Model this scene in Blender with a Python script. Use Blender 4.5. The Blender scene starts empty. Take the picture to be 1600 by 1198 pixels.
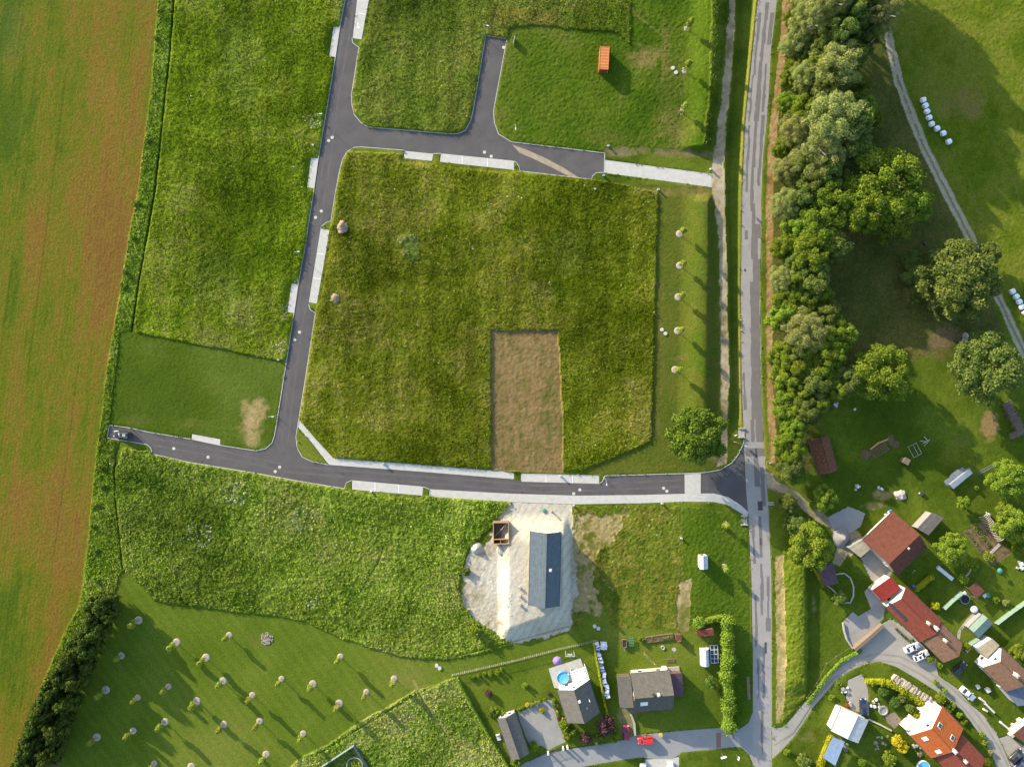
import bpy, bmesh, math, random
import numpy as np
from mathutils import Vector, Matrix

R = math.radians
SC = bpy.context.scene
COL = SC.collection
random.seed(7)

# ------------------------------------------------------------------ camera, sky, sun, exposure
S = 0.17            # metres of ground for one pixel of the 1600 px wide photograph
H = 193.0           # height of the drone
cam = bpy.data.cameras.new('camera'); cam.sensor_width = 36.0
cam.lens = 36.0 * H / (1600 * S)
cam.clip_start = 1.0; cam.clip_end = 6000.0
camo = bpy.data.objects.new('camera', cam); camo.location = (0, 0, H); COL.objects.link(camo)
SC.camera = camo
SUN_ELEV = R(16.0); SUN_TRAVEL = Vector((0.73, -0.685, 0)).normalized()
SUN_AZ = math.atan2(-SUN_TRAVEL.x, -SUN_TRAVEL.y)
w = bpy.data.worlds.new('World'); SC.world = w; w.use_nodes = True
nt = w.node_tree; nt.nodes.clear()
sky = nt.nodes.new('ShaderNodeTexSky'); sky.sky_type = 'NISHITA'; sky.sun_disc = False
sky.sun_elevation = SUN_ELEV; sky.sun_rotation = SUN_AZ; sky.altitude = 400; sky.dust_density = 1.5
bg = nt.nodes.new('ShaderNodeBackground'); bg.inputs[1].default_value = 0.15
wo = nt.nodes.new('ShaderNodeOutputWorld')
nt.links.new(sky.outputs[0], bg.inputs[0]); nt.links.new(bg.outputs[0], wo.inputs[0])
sl = bpy.data.lights.new('sun', 'SUN'); sl.energy = 3.7; sl.angle = R(0.6); sl.color = (1.0, 0.88, 0.68)
so = bpy.data.objects.new('sun', sl); COL.objects.link(so)
d = SUN_TRAVEL * math.cos(SUN_ELEV) + Vector((0, 0, -math.sin(SUN_ELEV)))
so.rotation_euler = d.to_track_quat('-Z', 'Y').to_euler(); so.location = (-60, 60, 80)
SC.view_settings.view_transform = 'Standard'; SC.view_settings.look = 'None'
SC.view_settings.exposure = 1.55; SC.view_settings.gamma = 1.0
SC.cycles.max_bounces = 5; SC.cycles.diffuse_bounces = 3; SC.cycles.transparent_max_bounces = 6
KAL = 0.62          # sunlit picture brightness -> base colour

# ------------------------------------------------------------------ helpers
def lin(c):
    c = np.asarray(c, float) / 255.0
    return np.where(c <= 0.04045, c / 12.92, ((c + 0.055) / 1.055) ** 2.4)
def base(r, g, b, k=1.0):
    return tuple(np.clip(lin((r, g, b)) * KAL * k, 0, 0.85)) + (1.0,)
def ss(a, b, x):
    t = np.clip((np.asarray(x, float) - a) / (b - a), 0, 1); return t * t * (3 - 2 * t)
def P(px, py, z=0.0):
    f = S * (H - z) / H
    return ((px - 800) * f, (599 - py) * f, z)
def topx(x, y, z):
    f = S * (H - z) / H
    return x / f + 800, 599 - y / f

def vnoise(x, y, seed):
    rs = np.random.RandomState(seed); N = 256
    L = rs.rand(N, N)
    xi = np.floor(x).astype(int); yi = np.floor(y).astype(int)
    fx = x - xi; fy = y - yi
    fx = fx * fx * (3 - 2 * fx); fy = fy * fy * (3 - 2 * fy)
    a = L[xi % N, yi % N]; b = L[(xi + 1) % N, yi % N]
    c = L[xi % N, (yi + 1) % N]; e = L[(xi + 1) % N, (yi + 1) % N]
    return (a * (1 - fx) + b * fx) * (1 - fy) + (c * (1 - fx) + e * fx) * fy
def fbm(x, y, wl, octv, seed, gain=0.5):
    x = np.asarray(x, float); y = np.asarray(y, float)
    t = 0; amp = 1; tot = 0
    for o in range(octv):
        ca, sa = math.cos(o * 1.1 + seed), math.sin(o * 1.1 + seed)
        t = t + amp * vnoise((x * ca - y * sa) / wl + 31.7 * o + 900, (x * sa + y * ca) / wl + 17.3 * o + 900, seed * 13 + o)
        tot += amp; amp *= gain; wl *= 0.5
    return t / tot

def inpoly(px, py, poly):
    n = len(poly); ins = np.zeros(px.shape, bool)
    for i in range(n):
        x1, y1 = poly[i]; x2, y2 = poly[(i + 1) % n]
        if y1 == y2: continue
        c = ((y1 > py) != (y2 > py)) & (px < (x2 - x1) * (py - y1) / (y2 - y1) + x1)
        ins ^= c
    return ins

CREST1 = np.array([(-60, 1117), (0, 1115), (150, 1108), (225, 1097), (240, 1094)])
CREST2 = np.array([(300, 1105), (400, 1103), (600, 1098), (660, 1097)])
PATHL = np.array([(-60, 1140), (0, 1137.5), (75, 1131), (150, 1124), (225, 1116), (300, 1113), (325, 1116), (400, 1121), (600, 1123), (700, 1123)])
PATHR = np.array([(-60, 1152), (0, 1149), (75, 1146), (150, 1139), (225, 1132), (300, 1132), (325, 1132), (400, 1135), (600, 1139), (715, 1131)])
def Zb(px, py):
    """height of the bare ground in metres"""
    px = np.asarray(px, float); py = np.asarray(py, float)
    a = 1142 - 55 * ss(640, 730, py)
    zs_ = -1.0 * ss(0, 1, (px - a) / (1164 - a))
    pr = np.interp(py, PATHR[:, 0], PATHR[:, 1]); rl = np.interp(py, [-60, 0, 100, 200, 300, 450, 600, 700], [1194, 1184, 1174, 1164, 1160, 1157.5, 1159, 1162])
    zd = -1.9 * ss(0, 9, px - pr - 0.5) + 0.9 * ss(-9, -2.5, px - rl)
    bl_ = ss(640, 690, py); z = zd * (1 - bl_) + zs_ * bl_
    z = z - 0.8 * ss(1215, 1290, px)
    for cr, y0, y1, y2, y3 in ((CREST1, -900, -800, 226, 238), (CREST2, 302, 316, 640, 662)):
        c = np.interp(py, cr[:, 0], cr[:, 1]); pl = np.interp(py, PATHL[:, 0], PATHL[:, 1])
        hgt = 1.7 * ss(y0, y1, py) * (1 - ss(y2, y3, py))
        z = z + hgt * ss(-42, 0, px - c) * (1 - ss(0, 1, (px - c - 1) / np.maximum(pl - c - 1, 3)))
    z = z + 1.5 * ss(1214, 1254, px) * (1 - ss(1257, 1264, px - 0)) * ss(862, 890, py) * (1 - ss(1062, 1088, py))
    # raised building pad of the new bungalow
    ln = py - (986 + (957 - 986) * (px - 797) / (878 - 797))
    z = z + 2.4 * ss(776, 797, px) * (1 - ss(879, 891, px)) * (1 - ss(-8, 20, ln)) * ss(800, 850, py)
    return z
def Z1(px, py): return float(Zb(px, py))
def G(px, py, dz=0.0):
    z = Z1(px, py) + dz; return Vector(P(px, py, z))

# ------------------------------------------------------------------ materials
def newmat(name):
    m = bpy.data.materials.new(name); m.use_nodes = True
    t = m.node_tree; b = t.nodes['Principled BSDF']
    return m, t, b
def nd(t, typ, **kw):
    n = t.nodes.new(typ)
    for k, v in kw.items(): setattr(n, k, v)
    return n
def mat(name, rgb, rough=0.8, var=0.25, scale=1.5, spec=0.3, metal=0.0, bump=0.0, rgb2=None, detail=6, bscale=None, coord='Object'):
    """base colour varied by noise, with optional bump"""
    m, t, b = newmat(name)
    b.inputs['Roughness'].default_value = rough; b.inputs['Metallic'].default_value = metal
    b.inputs['Specular IOR Level'].default_value = spec
    tc = nd(t, 'ShaderNodeTexCoord')
    n = nd(t, 'ShaderNodeTexNoise'); n.inputs['Scale'].default_value = scale; n.inputs['Detail'].default_value = detail
    n.inputs['Roughness'].default_value = 0.65
    t.links.new(tc.outputs[coord], n.inputs['Vector'])
    rp = nd(t, 'ShaderNodeValToRGB')
    c = np.array(rgb[:3]); c2 = np.array((rgb2 or rgb)[:3])
    rp.color_ramp.elements[0].position = 0.32; rp.color_ramp.elements[1].position = 0.68
    rp.color_ramp.elements[0].color = tuple(np.clip(c * (1 - var), 0, 1)) + (1,)
    rp.color_ramp.elements[1].color = tuple(np.clip(c2 * (1 + var), 0, 0.9)) + (1,)
    t.links.new(n.outputs['Fac'], rp.inputs[0]); t.links.new(rp.outputs[0], b.inputs['Base Color'])
    if bump:
        n2 = nd(t, 'ShaderNodeTexNoise'); n2.inputs['Scale'].default_value = bscale or scale * 4; n2.inputs['Detail'].default_value = 4
        t.links.new(tc.outputs[coord], n2.inputs['Vector'])
        bp = nd(t, 'ShaderNodeBump'); bp.inputs['Strength'].default_value = 0.6; bp.inputs['Distance'].default_value = bump
        t.links.new(n2.outputs['Fac'], bp.inputs['Height']); t.links.new(bp.outputs[0], b.inputs['Normal'])
    return m

def attr_mat(name, nscale=3.0, lo=0.55, hi=1.45, bump=0.12, bscale=4.0):
    """ground cover: its own colour map (attribute) broken up by fine noise"""
    m, t, b = newmat(name)
    b.inputs['Roughness'].default_value = 1.0; b.inputs['Specular IOR Level'].default_value = 0.05
    at = nd(t, 'ShaderNodeAttribute', attribute_name='Col')
    tc = nd(t, 'ShaderNodeTexCoord')
    n = nd(t, 'ShaderNodeTexNoise'); n.inputs['Scale'].default_value = nscale; n.inputs['Detail'].default_value = 5; n.inputs['Roughness'].default_value = 0.7
    t.links.new(tc.outputs['Object'], n.inputs['Vector'])
    mr = nd(t, 'ShaderNodeMapRange'); mr.inputs[1].default_value = 0.3; mr.inputs[2].default_value = 0.7
    mr.inputs[3].default_value = lo; mr.inputs[4].default_value = hi
    t.links.new(n.outputs['Fac'], mr.inputs[0])
    mx = nd(t, 'ShaderNodeVectorMath', operation='SCALE')
    t.links.new(at.outputs['Color'], mx.inputs[0]); t.links.new(mr.outputs[0], mx.inputs['Scale'])
    t.links.new(mx.outputs[0], b.inputs['Base Color'])
    n2 = nd(t, 'ShaderNodeTexNoise'); n2.inputs['Scale'].default_value = bscale; n2.inputs['Detail'].default_value = 4
    t.links.new(tc.outputs['Object'], n2.inputs['Vector'])
    bp = nd(t, 'ShaderNodeBump'); bp.inputs['Strength'].default_value = 0.7; bp.inputs['Distance'].default_value = bump
    t.links.new(n2.outputs['Fac'], bp.inputs['Height']); t.links.new(bp.outputs[0], b.inputs['Normal'])
    return m

def leaf_mat(name, c1, c2, trans=0.25, hue=0.06):
    m, t, b = newmat(name)
    t.nodes.remove(b); out = t.nodes['Material Output']
    ge = nd(t, 'ShaderNodeNewGeometry'); oi = nd(t, 'ShaderNodeObjectInfo')
    mx = nd(t, 'ShaderNodeMix', data_type='RGBA'); mx.inputs[6].default_value = c1; mx.inputs[7].default_value = c2
    t.links.new(ge.outputs['Random Per Island'], mx.inputs[0])
    hs = nd(t, 'ShaderNodeHueSaturation')
    m1 = nd(t, 'ShaderNodeMapRange'); m1.inputs[3].default_value = 0.5 - hue * 0.5; m1.inputs[4].default_value = 0.5 + hue * 0.5
    m2 = nd(t, 'ShaderNodeMapRange'); m2.inputs[3].default_value = 0.9; m2.inputs[4].default_value = 1.15
    t.links.new(oi.outputs['Random'], m1.inputs[0]); t.links.new(oi.outputs['Random'], m2.inputs[0])
    t.links.new(m1.outputs[0], hs.inputs['Hue']); t.links.new(m2.outputs[0], hs.inputs['Value'])
    t.links.new(mx.outputs[2], hs.inputs['Color'])
    df = nd(t, 'ShaderNodeBsdfDiffuse'); tr = nd(t, 'ShaderNodeBsdfTranslucent'); ms = nd(t, 'ShaderNodeMixShader')
    ms.inputs[0].default_value = trans
    t.links.new(hs.outputs[0], df.inputs[0]); t.links.new(hs.outputs[0], tr.inputs[0])
    t.links.new(df.outputs[0], ms.inputs[1]); t.links.new(tr.outputs[0], ms.inputs[2]); t.links.new(ms.outputs[0], out.inputs[0])
    return m

def roof_mat(name, rgb, rows=0.33, cols=0.25, var=0.22, rough=0.7, metal=0.0, kind='tile', spec=0.3):
    spec = spec * 0.4; rough = min(.95, rough + .15)
    """rows of tiles / standing seams from the roof's UV in metres (u along the eave, v up the slope)"""
    m, t, b = newmat(name)
    b.inputs['Roughness'].default_value = rough; b.inputs['Metallic'].default_value = metal; b.inputs['Specular IOR Level'].default_value = spec
    uv = nd(t, 'ShaderNodeUVMap')
    br = nd(t, 'ShaderNodeTexBrick')
    br.inputs['Scale'].default_value = 1.0
    br.inputs['Brick Width'].default_value = cols; br.inputs['Row Height'].default_value = rows
    br.inputs['Mortar Size'].default_value = 0.03 if kind == 'tile' else 0.025; br.inputs['Mortar Smooth'].default_value = 0.3
    c = np.array(rgb[:3])
    br.inputs['Color1'].default_value = tuple(c * (1 - var)) + (1,); br.inputs['Color2'].default_value = tuple(np.clip(c * (1 + var), 0, .9)) + (1,)
    br.inputs['Mortar'].default_value = tuple(c * 0.5) + (1,)
    t.links.new(uv.outputs[0], br.inputs['Vector'])
    n = nd(t, 'ShaderNodeTexNoise'); n.inputs['Scale'].default_value = 0.9; n.inputs['Detail'].default_value = 7; n.inputs['Roughness'].default_value = 0.7
    t.links.new(uv.outputs[0], n.inputs['Vector'])
    mr = nd(t, 'ShaderNodeMapRange'); mr.inputs[1].default_value = .3; mr.inputs[2].default_value = .7; mr.inputs[3].default_value = 0.78; mr.inputs[4].default_value = 1.18
    t.links.new(n.outputs['Fac'], mr.inputs[0])
    mx = nd(t, 'ShaderNodeVectorMath', operation='SCALE')
    t.links.new(br.outputs['Color'], mx.inputs[0]); t.links.new(mr.outputs[0], mx.inputs['Scale'])
    t.links.new(mx.outputs[0], b.inputs['Base Color'])
    bp = nd(t, 'ShaderNodeBump'); bp.inputs['Strength'].default_value = 0.7; bp.inputs['Distance'].default_value = 0.03; bp.invert = True
    t.links.new(br.outputs['Fac'], bp.inputs['Height']); t.links.new(bp.outputs[0], b.inputs['Normal'])
    return m

M = {}
M['asphalt'] = mat('new_asphalt', base(104, 99, 97), 0.9, 0.17, 0.22, bump=0.01, bscale=14, detail=9)
M['old_asphalt'] = mat('old_asphalt', base(178, 172, 165), 0.9, 0.10, 0.5, bump=0.01, bscale=14, detail=8)
M['patch'] = mat('asphalt_patch', base(134, 128, 124), 0.9, 0.10, 0.6, bump=0.01, bscale=14, detail=8)
M['dark_patch'] = mat('fresh_asphalt_patch', base(88, 84, 86), 0.9, 0.12, 0.8)
M['paving'] = mat('pale_paving', base(218, 213, 202), 0.85, 0.10, 0.9, bump=0.01, bscale=6, detail=8)
M['concrete'] = mat('grey_concrete', base(176, 172, 164), 0.9, 0.10, 0.4, bump=0.01, bscale=6, detail=8)
M['lane'] = mat('worn_lane_asphalt', base(188, 180, 166), 0.9, 0.10, 0.35, bump=0.01, bscale=9, detail=8)
M['sideroad'] = mat('side_road_asphalt', base(168, 166, 162), 0.9, 0.08, 0.3, bump=0.01, bscale=9, detail=8)
M['kerb'] = mat('kerb_concrete', base(215, 212, 205), 0.85, 0.08, 1.5)
M['white_paint'] = mat('white_paint', (0.78, 0.78, 0.77, 1), 0.7, 0.04, 3)
M['brick_pave'] = mat('red_brick_paving', base(150, 118, 112), 0.9, 0.15, 3)
M['lid'] = mat('concrete_lid', base(225, 220, 206), 0.8, 0.1, 3)
M['iron'] = mat('cast_iron', (0.05, 0.05, 0.05, 1), 0.6, 0.2, 6)
M['mulch'] = mat('mulch', base(192, 180, 160), 1.0, 0.35, 5, bump=0.06, bscale=9)
M['bark'] = mat('bark', base(112, 98, 80), 1.0, 0.3, 4, bump=0.03)
M['birch_bark'] = mat('birch_bark', base(205, 200, 190), 0.9, 0.25, 3)
M['wood'] = mat('fresh_timber', base(215, 165, 105), 0.8, 0.15, 4)
M['old_wood'] = mat('weathered_timber', base(140, 122, 102), 0.9, 0.25, 4)
M['galv'] = mat('galvanised_steel', (0.42, 0.43, 0.44, 1), 0.45, 0.08, 3, metal=0.4)
M['white_wall'] = mat('white_render', base(238, 234, 226), 0.9, 0.05, 1.0)
M['cream_wall'] = mat('cream_render', base(228, 215, 190), 0.9, 0.06, 1.0)
M['grey_wall'] = mat('grey_render', base(160, 158, 154), 0.9, 0.08, 1.0)
M['timber_wall'] = mat('dark_timber_wall', base(110, 95, 80), 0.9, 0.2, 2)
M['glass'] = mat('window_glass', (0.03, 0.04, 0.05, 1), 0.08, 0.1, 1, spec=0.6)
M['frame'] = mat('window_frame', (0.7, 0.7, 0.68, 1), 0.5, 0.03, 2)
M['door'] = mat('door_paint', (0.18, 0.11, 0.07, 1), 0.6, 0.1, 3)
M['chim'] = mat('chimney_render', base(226, 214, 198), 0.9, 0.1, 3)
M['dark_metal'] = mat('dark_metal', (0.05, 0.052, 0.056, 1), 0.5, 0.1, 3)
M['stone'] = mat('stone', base(172, 150, 124), 0.95, 0.35, 1.6, bump=0.08, bscale=3)
M['pale_stone'] = mat('pale_stone', base(200, 192, 178), 0.95, 0.3, 3, bump=0.04)
M['gravel'] = mat('loose_gravel', base(158, 154, 148), 0.95, 0.3, 5, bump=0.05, bscale=7)
M['sandpile'] = mat('white_sand', base(206, 197, 182), 0.95, 0.1, 2, bump=0.04)
M['film'] = mat('white_bale_film', (0.76, 0.79, 0.82, 1), 0.35, 0.05, 3, bump=0.03, bscale=4)
M['rubber'] = mat('rubber', (0.02, 0.02, 0.02, 1), 0.8, 0.1, 4)
M['rim'] = mat('alloy', (0.45, 0.45, 0.46, 1), 0.35, 0.05, 4, metal=0.8)
M['carglass'] = mat('car_glass', (0.02, 0.025, 0.03, 1), 0.06, 0.1, 1, spec=0.7)
M['lamp_glass'] = mat('headlamp', (0.7, 0.7, 0.68, 1), 0.15, 0.03, 2)
M['tail'] = mat('tail_lamp', (0.35, 0.02, 0.02, 1), 0.25, 0.05, 2)
M['plastic_blue'] = mat('blue_plastic', (0.05, 0.16, 0.42, 1), 0.5, 0.1, 3)
M['plastic_white'] = mat('white_plastic', (0.58, 0.59, 0.60, 1), 0.5, 0.05, 3)
M['plastic_green'] = mat('green_plastic', (0.06, 0.24, 0.18, 1), 0.5, 0.1, 3)
M['soil'] = mat('garden_soil', base(122, 98, 74), 1.0, 0.3, 4, bump=0.05)

# ------------------------------------------------------------------ object helpers
def tag(o, label=None, cat=None, group=None, kind=None):
    if label: o['label'] = label
    if cat: o['category'] = cat
    if group: o['group'] = group
    if kind: o['kind'] = kind
    return o
def thing(name, loc, label, cat, group=None, rz=0.0):
    o = bpy.data.objects.new(name, None); COL.objects.link(o)
    o.empty_display_size = 0.3
    o.location = loc; o.rotation_euler = (0, 0, rz)
    return tag(o, label, cat, group)
class MB:
    """collects simple shapes, then links them as ONE mesh object"""
    def __init__(s): s.v = []; s.f = []; s.uv = []; s.mi = []; s.cur = 0
    def add(s, vs, fs, uvs=None):
        o = len(s.v); s.v += [tuple(v) for v in vs]
        for i, f in enumerate(fs):
            s.f.append([o + k for k in f]); s.uv.append(uvs[i] if uvs else None); s.mi.append(s.cur)
        return s
    def box(s, c, d, rz=0.0, M4=None):
        x, y, z = d[0] / 2, d[1] / 2, d[2] / 2
        vs = [Vector((a * x, b * y, e * z)) for e in (-1, 1) for b in (-1, 1) for a in (-1, 1)]
        if rz: vs = [Matrix.Rotation(rz, 3, 'Z') @ v for v in vs]
        vs = [v + Vector(c) for v in vs]
        if M4: vs = [M4 @ v for v in vs]
        return s.add(vs, [(0, 2, 3, 1), (4, 5, 7, 6), (0, 1, 5, 4), (2, 6, 7, 3), (0, 4, 6, 2), (1, 3, 7, 5)])
    def prism(s, poly, z0, z1):
        n = len(poly)
        vs = [(p[0], p[1], z0) for p in poly] + [(p[0], p[1], z1) for p in poly]
        fs = [tuple(range(n))[::-1], tuple(range(n, 2 * n))] + [(i, (i + 1) % n, n + (i + 1) % n, n + i) for i in range(n)]
        return s.add(vs, fs)
    def tube(s, a, b, r0, r1=None, n=8, cap=True):
        a = Vector(a); b = Vector(b); r1 = r0 if r1 is None else r1
        ax = (b - a).normalized(); u = ax.orthogonal().normalized(); w_ = ax.cross(u)
        vs = []
        for p, r in ((a, r0), (b, r1)):
            for i in range(n):
                t = 2 * math.pi * i / n; vs.append(p + (u * math.cos(t) + w_ * math.sin(t)) * r)
        fs = [(i, (i + 1) % n, n + (i + 1) % n, n + i) for i in range(n)]
        if cap: fs += [tuple(range(n))[::-1], tuple(range(n, 2 * n))]
        return s.add(vs, fs)
    def lathe(s, c, prof, n=20, sx=1, sy=1):
        vs = []; m = len(prof)
        for r, z in prof:
            for i in range(n):
                t = 2 * math.pi * i / n; vs.append((c[0] + r * sx * math.cos(t), c[1] + r * sy * math.sin(t), c[2] + z))
        fs = []
        for k in range(m - 1):
            for i in range(n): fs.append((k * n + i, k * n + (i + 1) % n, (k + 1) * n + (i + 1) % n, (k + 1) * n + i))
        fs += [tuple(range(n))[::-1], tuple(range((m - 1) * n, m * n))]
        return s.add(vs, fs)
    def build(s, name, material, parent=None, smooth=False, mats=None):
        me = bpy.data.meshes.new(name); me.from_pydata(s.v, [], s.f)
        if any(u is not None for u in s.uv):
            l = me.uv_layers.new(name='UVMap'); k = 0
            for p, u in zip(me.polygons, s.uv):
                for j in range(len(p.vertices)):
                    l.data[p.loop_start + j].uv = u[j] if u else (0, 0)
        for m_ in (mats or [material]): me.materials.append(m_)
        if mats: me.polygons.foreach_set('material_index', s.mi)
        if smooth: me.polygons.foreach_set('use_smooth', [True] * len(me.polygons))
        me.update()
        o = bpy.data.objects.new(name, me); COL.objects.link(o)
        if parent: o.parent = parent
        return o
def children(o, cache={}):
    return [c for c in COL.objects if c.parent == o]
KIDS = {}
def copy_tree(o, loc, rz=0.0, scale=None, label=None, kids=None):
    c = o.copy(); COL.objects.link(c); c.location = loc; c.rotation_euler = (0, 0, rz)
    if scale: c.scale = scale
    if label: c['label'] = label
    for ch in (kids if kids is not None else o.children):
        k = ch.copy(); COL.objects.link(k); k.parent = c
        for g in ch.children:
            q = g.copy(); COL.objects.link(q); q.parent = k
    return c
def ordn(i):
    L = ['first', 'second', 'third', 'fourth', 'fifth', 'sixth', 'seventh', 'eighth', 'ninth', 'tenth', 'eleventh', 'twelfth',
         'thirteenth', 'fourteenth', 'fifteenth', 'sixteenth', 'seventeenth', 'eighteenth', 'nineteenth', 'twentieth']
    if i < 20: return L[i]
    t = {2: 'twenty', 3: 'thirty', 4: 'forty', 5: 'fifty', 6: 'sixty'}
    n = i + 1
    return t[n // 10] + ('-' + L[n % 10 - 1] if n % 10 else 'th').replace('yth', 'ieth') if n % 10 else t[n // 10][:-1] + 'ieth'
def ring_obj(name, poly, material, dz, cut=4.0, kind='structure', label=None, cat=None, group=None):
    """a paved sheet: polygon in photo pixels, draped over the ground dz metres above it"""
    bm = bmesh.new()
    vs = [bm.verts.new((p[0], p[1], 0)) for p in poly]
    bm.faces.new(vs); bm.normal_update()
    bmesh.ops.triangulate(bm, faces=bm.faces[:])
    xs = [p[0] for p in poly]; ys = [p[1] for p in poly]; stp = cut / S
    for ax, lo, hi in ((0, min(xs), max(xs)), (1, min(ys), max(ys))):
        k = math.ceil(lo / stp)
        while k * stp < hi:
            co = [0, 0, 0]; no = [0, 0, 0]; co[ax] = k * stp; no[ax] = 1
            bmesh.ops.bisect_plane(bm, geom=bm.verts[:] + bm.edges[:] + bm.faces[:], plane_co=co, plane_no=no, dist=1e-4); k += 1
    for v in bm.verts:
        z = Z1(v.co.x, v.co.y) + dz; v.co = P(v.co.x, v.co.y, z)
    bmesh.ops.recalc_face_normals(bm, faces=bm.faces[:])
    if sum(f.normal.z for f in bm.faces) < 0: bmesh.ops.reverse_faces(bm, faces=bm.faces[:])
    me = bpy.data.meshes.new(name); bm.to_mesh(me); bm.free(); me.materials.append(material)
    o = bpy.data.objects.new(name, me); COL.objects.link(o)
    if label: tag(o, label, cat, group)
    else: o['kind'] = kind
    return o
def ribbon(mb, pts, wdt, z0, z1, closed=False, off=0.0, step=3.0):
    """box strip along a pixel polyline on the ground; width in metres"""
    q = []
    for i in range(len(pts) - 1):
        a = Vector(pts[i]); b = Vector(pts[i + 1]); n = max(1, int((b - a).length * S / step))
        for k in range(n): q.append(a.lerp(b, k / n))
    q.append(Vector(pts[-1]))
    W3 = [G(p.x, p.y) for p in q]; n = len(W3); vs = []
    for i in range(n):
        t = (W3[min(i + 1, n - 1)] - W3[max(i - 1, 0)]); t.z = 0; t.normalize(); nn = Vector((-t.y, t.x, 0))
        c = W3[i] + nn * off
        for sgn, z in ((-1, z0), (1, z0), (1, z1), (-1, z1)): vs.append(c + nn * sgn * wdt / 2 + Vector((0, 0, z)))
    fs = []
    for i in range(n - 1):
        for k in range(4): fs.append((i * 4 + k, i * 4 + (k + 1) % 4, (i + 1) * 4 + (k + 1) % 4, (i + 1) * 4 + k))
    fs += [(3, 2, 1, 0), tuple((n - 1) * 4 + k for k in range(4))]
    mb.add(vs, fs)

# ------------------------------------------------------------------ outlines of the setting, in pixels of the photograph
NEWROAD = [(544,-30),(539.5,0),(531,42),(524,90),(509,180),(497,250),(490,300),(476,390),(466,443),(459.5,489),(450,550),(442,600),(434,650),(429,680),(425,692),(415,701),(400,704),(344,695.5),(299.5,686),(232.5,675),(201,668),(171,664),(167.5,684),(189,687.5),(230,694.5),(236,700),(238,709),(295,722),(400,739),(470,752),(538,763),(541,754),(550,750),(661,760),(671,764),(799,771),(900,774),(1000,773),(1070,771),(1115,770.5),(1137.5,776),(1157.5,789),(1169,799.5),(1166,770),(1163,730),(1162.5,686),(1161,694),(1155,707.5),(1144,722.5),(1125,734),(1100,738),(1070,739.5),(945.5,743),(941,752),(936,755.5),(812.5,752),(806,749),(799,748),(656,736.5),(514,726),(487.5,721),(472.5,714),(464.5,700),(462.5,682),(467,655),(476,599),(493,489),(485,484),(482,475),(482.5,472.5),(501,357),(502.5,354),(510,347.5),(517,346),(524.5,299),(530,270),(535,250),(542.5,237),(554,230.5),(565,230),(630,235),(632,236),(677,240.5),(689,240),(799,251),(803,252),(807.5,255),(811,261),(812.5,267.5),(924,280.5),(926,275),(932,270),(944,270),(945,239.5),(799,222),(779,210),(772.5,192),(771,175),(792,61),(759,56),(739.5,172),(736,187.5),(727.5,204),(715,209.5),(697.5,209),(575,199),(564,192),(554,180),(550,165),(549,150),(560,80),(561,75),(560,74),(551,67),(550,60),(558,0),(563,-30)]
OLDROAD = [(1192,-30),(1184,0),(1174,100),(1164,200),(1160,300),(1157.5,450),(1159,600),(1162,680),(1166,770),(1169,800),(1174,898),(1176,1000),(1177,1198),(1177,1230),(1207,1230),(1206,1198),(1206,1130),(1206,1000),(1205,898),(1201,800),(1197,740),(1193,690),(1189.5,600),(1187.5,450),(1190,300),(1192,250),(1197,200),(1201,150),(1205,75),(1214,0),(1218,-30)]
SIDEROAD = [(790,1215),(818,1192),(856,1176),(897,1168.5),(964,1158.5),(993,1148),(1065,1141),(1143,1135),(1155,1139),(1170,1128),(1176.5,1112),(1177,1194),(1170,1177),(1158,1167),(1152,1166),(1065,1175),(1056,1182),(1050,1185),(1024,1185),(1000,1183),(975,1186),(928,1194),(860,1206),(840,1215)]
LANE = [(1206,1134),(1214,1137),(1221,1136),(1229,1131),(1259,1095),(1271,1080),(1287.5,1062.5),(1304,1041),(1325,1025),(1346,1018),(1334,1010),(1376,975),(1392,966),(1440,1005),(1463,1036),(1466,1055),(1495,1075),(1516,1100),(1527.5,1109),(1541,1124),(1559,1150),(1572.5,1180),(1580,1198),(1588,1225),(1566,1225),(1557.5,1198),(1552.5,1185),(1537.5,1155),(1519,1130),(1504,1110),(1475,1086),(1456,1075),(1431,1059),(1400,1041),(1375,1033),(1357.5,1034),(1349,1037.5),(1325,1049),(1309,1060),(1287.5,1085),(1271,1104),(1241,1150),(1222.5,1170),(1206.5,1185)]
PADS = [  # parking bays and aprons of pale paving
 [(563,-30),(581,-30),(576,0),(564.5,62),(551,60),(558,0)],
 [(521,42),(531,42.5),(524,89.5),(514.5,89)], [(486,247),(497.5,248),(490.5,294.5),(480,292.5)],
 [(455.5,443),(466,444),(459.5,489),(449,487.5)], [(300,678),(344,686),(344,695.5),(299.5,686)],
 [(632,236),(677,240.5),(675,251.5),(631,247)], [(689,240),(799,251),(803,252),(803,266.5),(799,265),(687.5,253)],
 [(501,357),(514.5,359.5),(495,474),(482.5,472.5)],
 [(550,750),(661,760),(660,773.5),(550,764)], [(814,752.2),(936,755.5),(936,743),(814,740)]]
FOOT1 = [(467,655.5),(492.5,685),(521,716),(656,726),(799,737.5),(803,739),(803,748.3),(799,748),(656,736.5),(514,726),(487,691),(465.5,667)]
FOOT2 = [(671,764),(799,771),(900,774),(1000,773),(1070,771),(1115,770.5),(1137.5,776),(1157.5,789),(1169,799.5),(1168,807.5),(1155,799),(1135,787.5),(1115,783.5),(1070,783),(1000,785.5),(900,787),(799,783.5),(671,775)]
FOOT3 = [(945,250.5),(1112.5,272.5),(1112,292.5),(944,270)]
CROSSING = [(1069.5,739.6),(1095,738.4),(1095,770.6),(1070,771)]
YARD_B = [(809,1113),(856,1092),(862,1094),(872,1128),(884,1158),(856,1172),(848,1165),(826,1162),(812,1125)]
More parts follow.
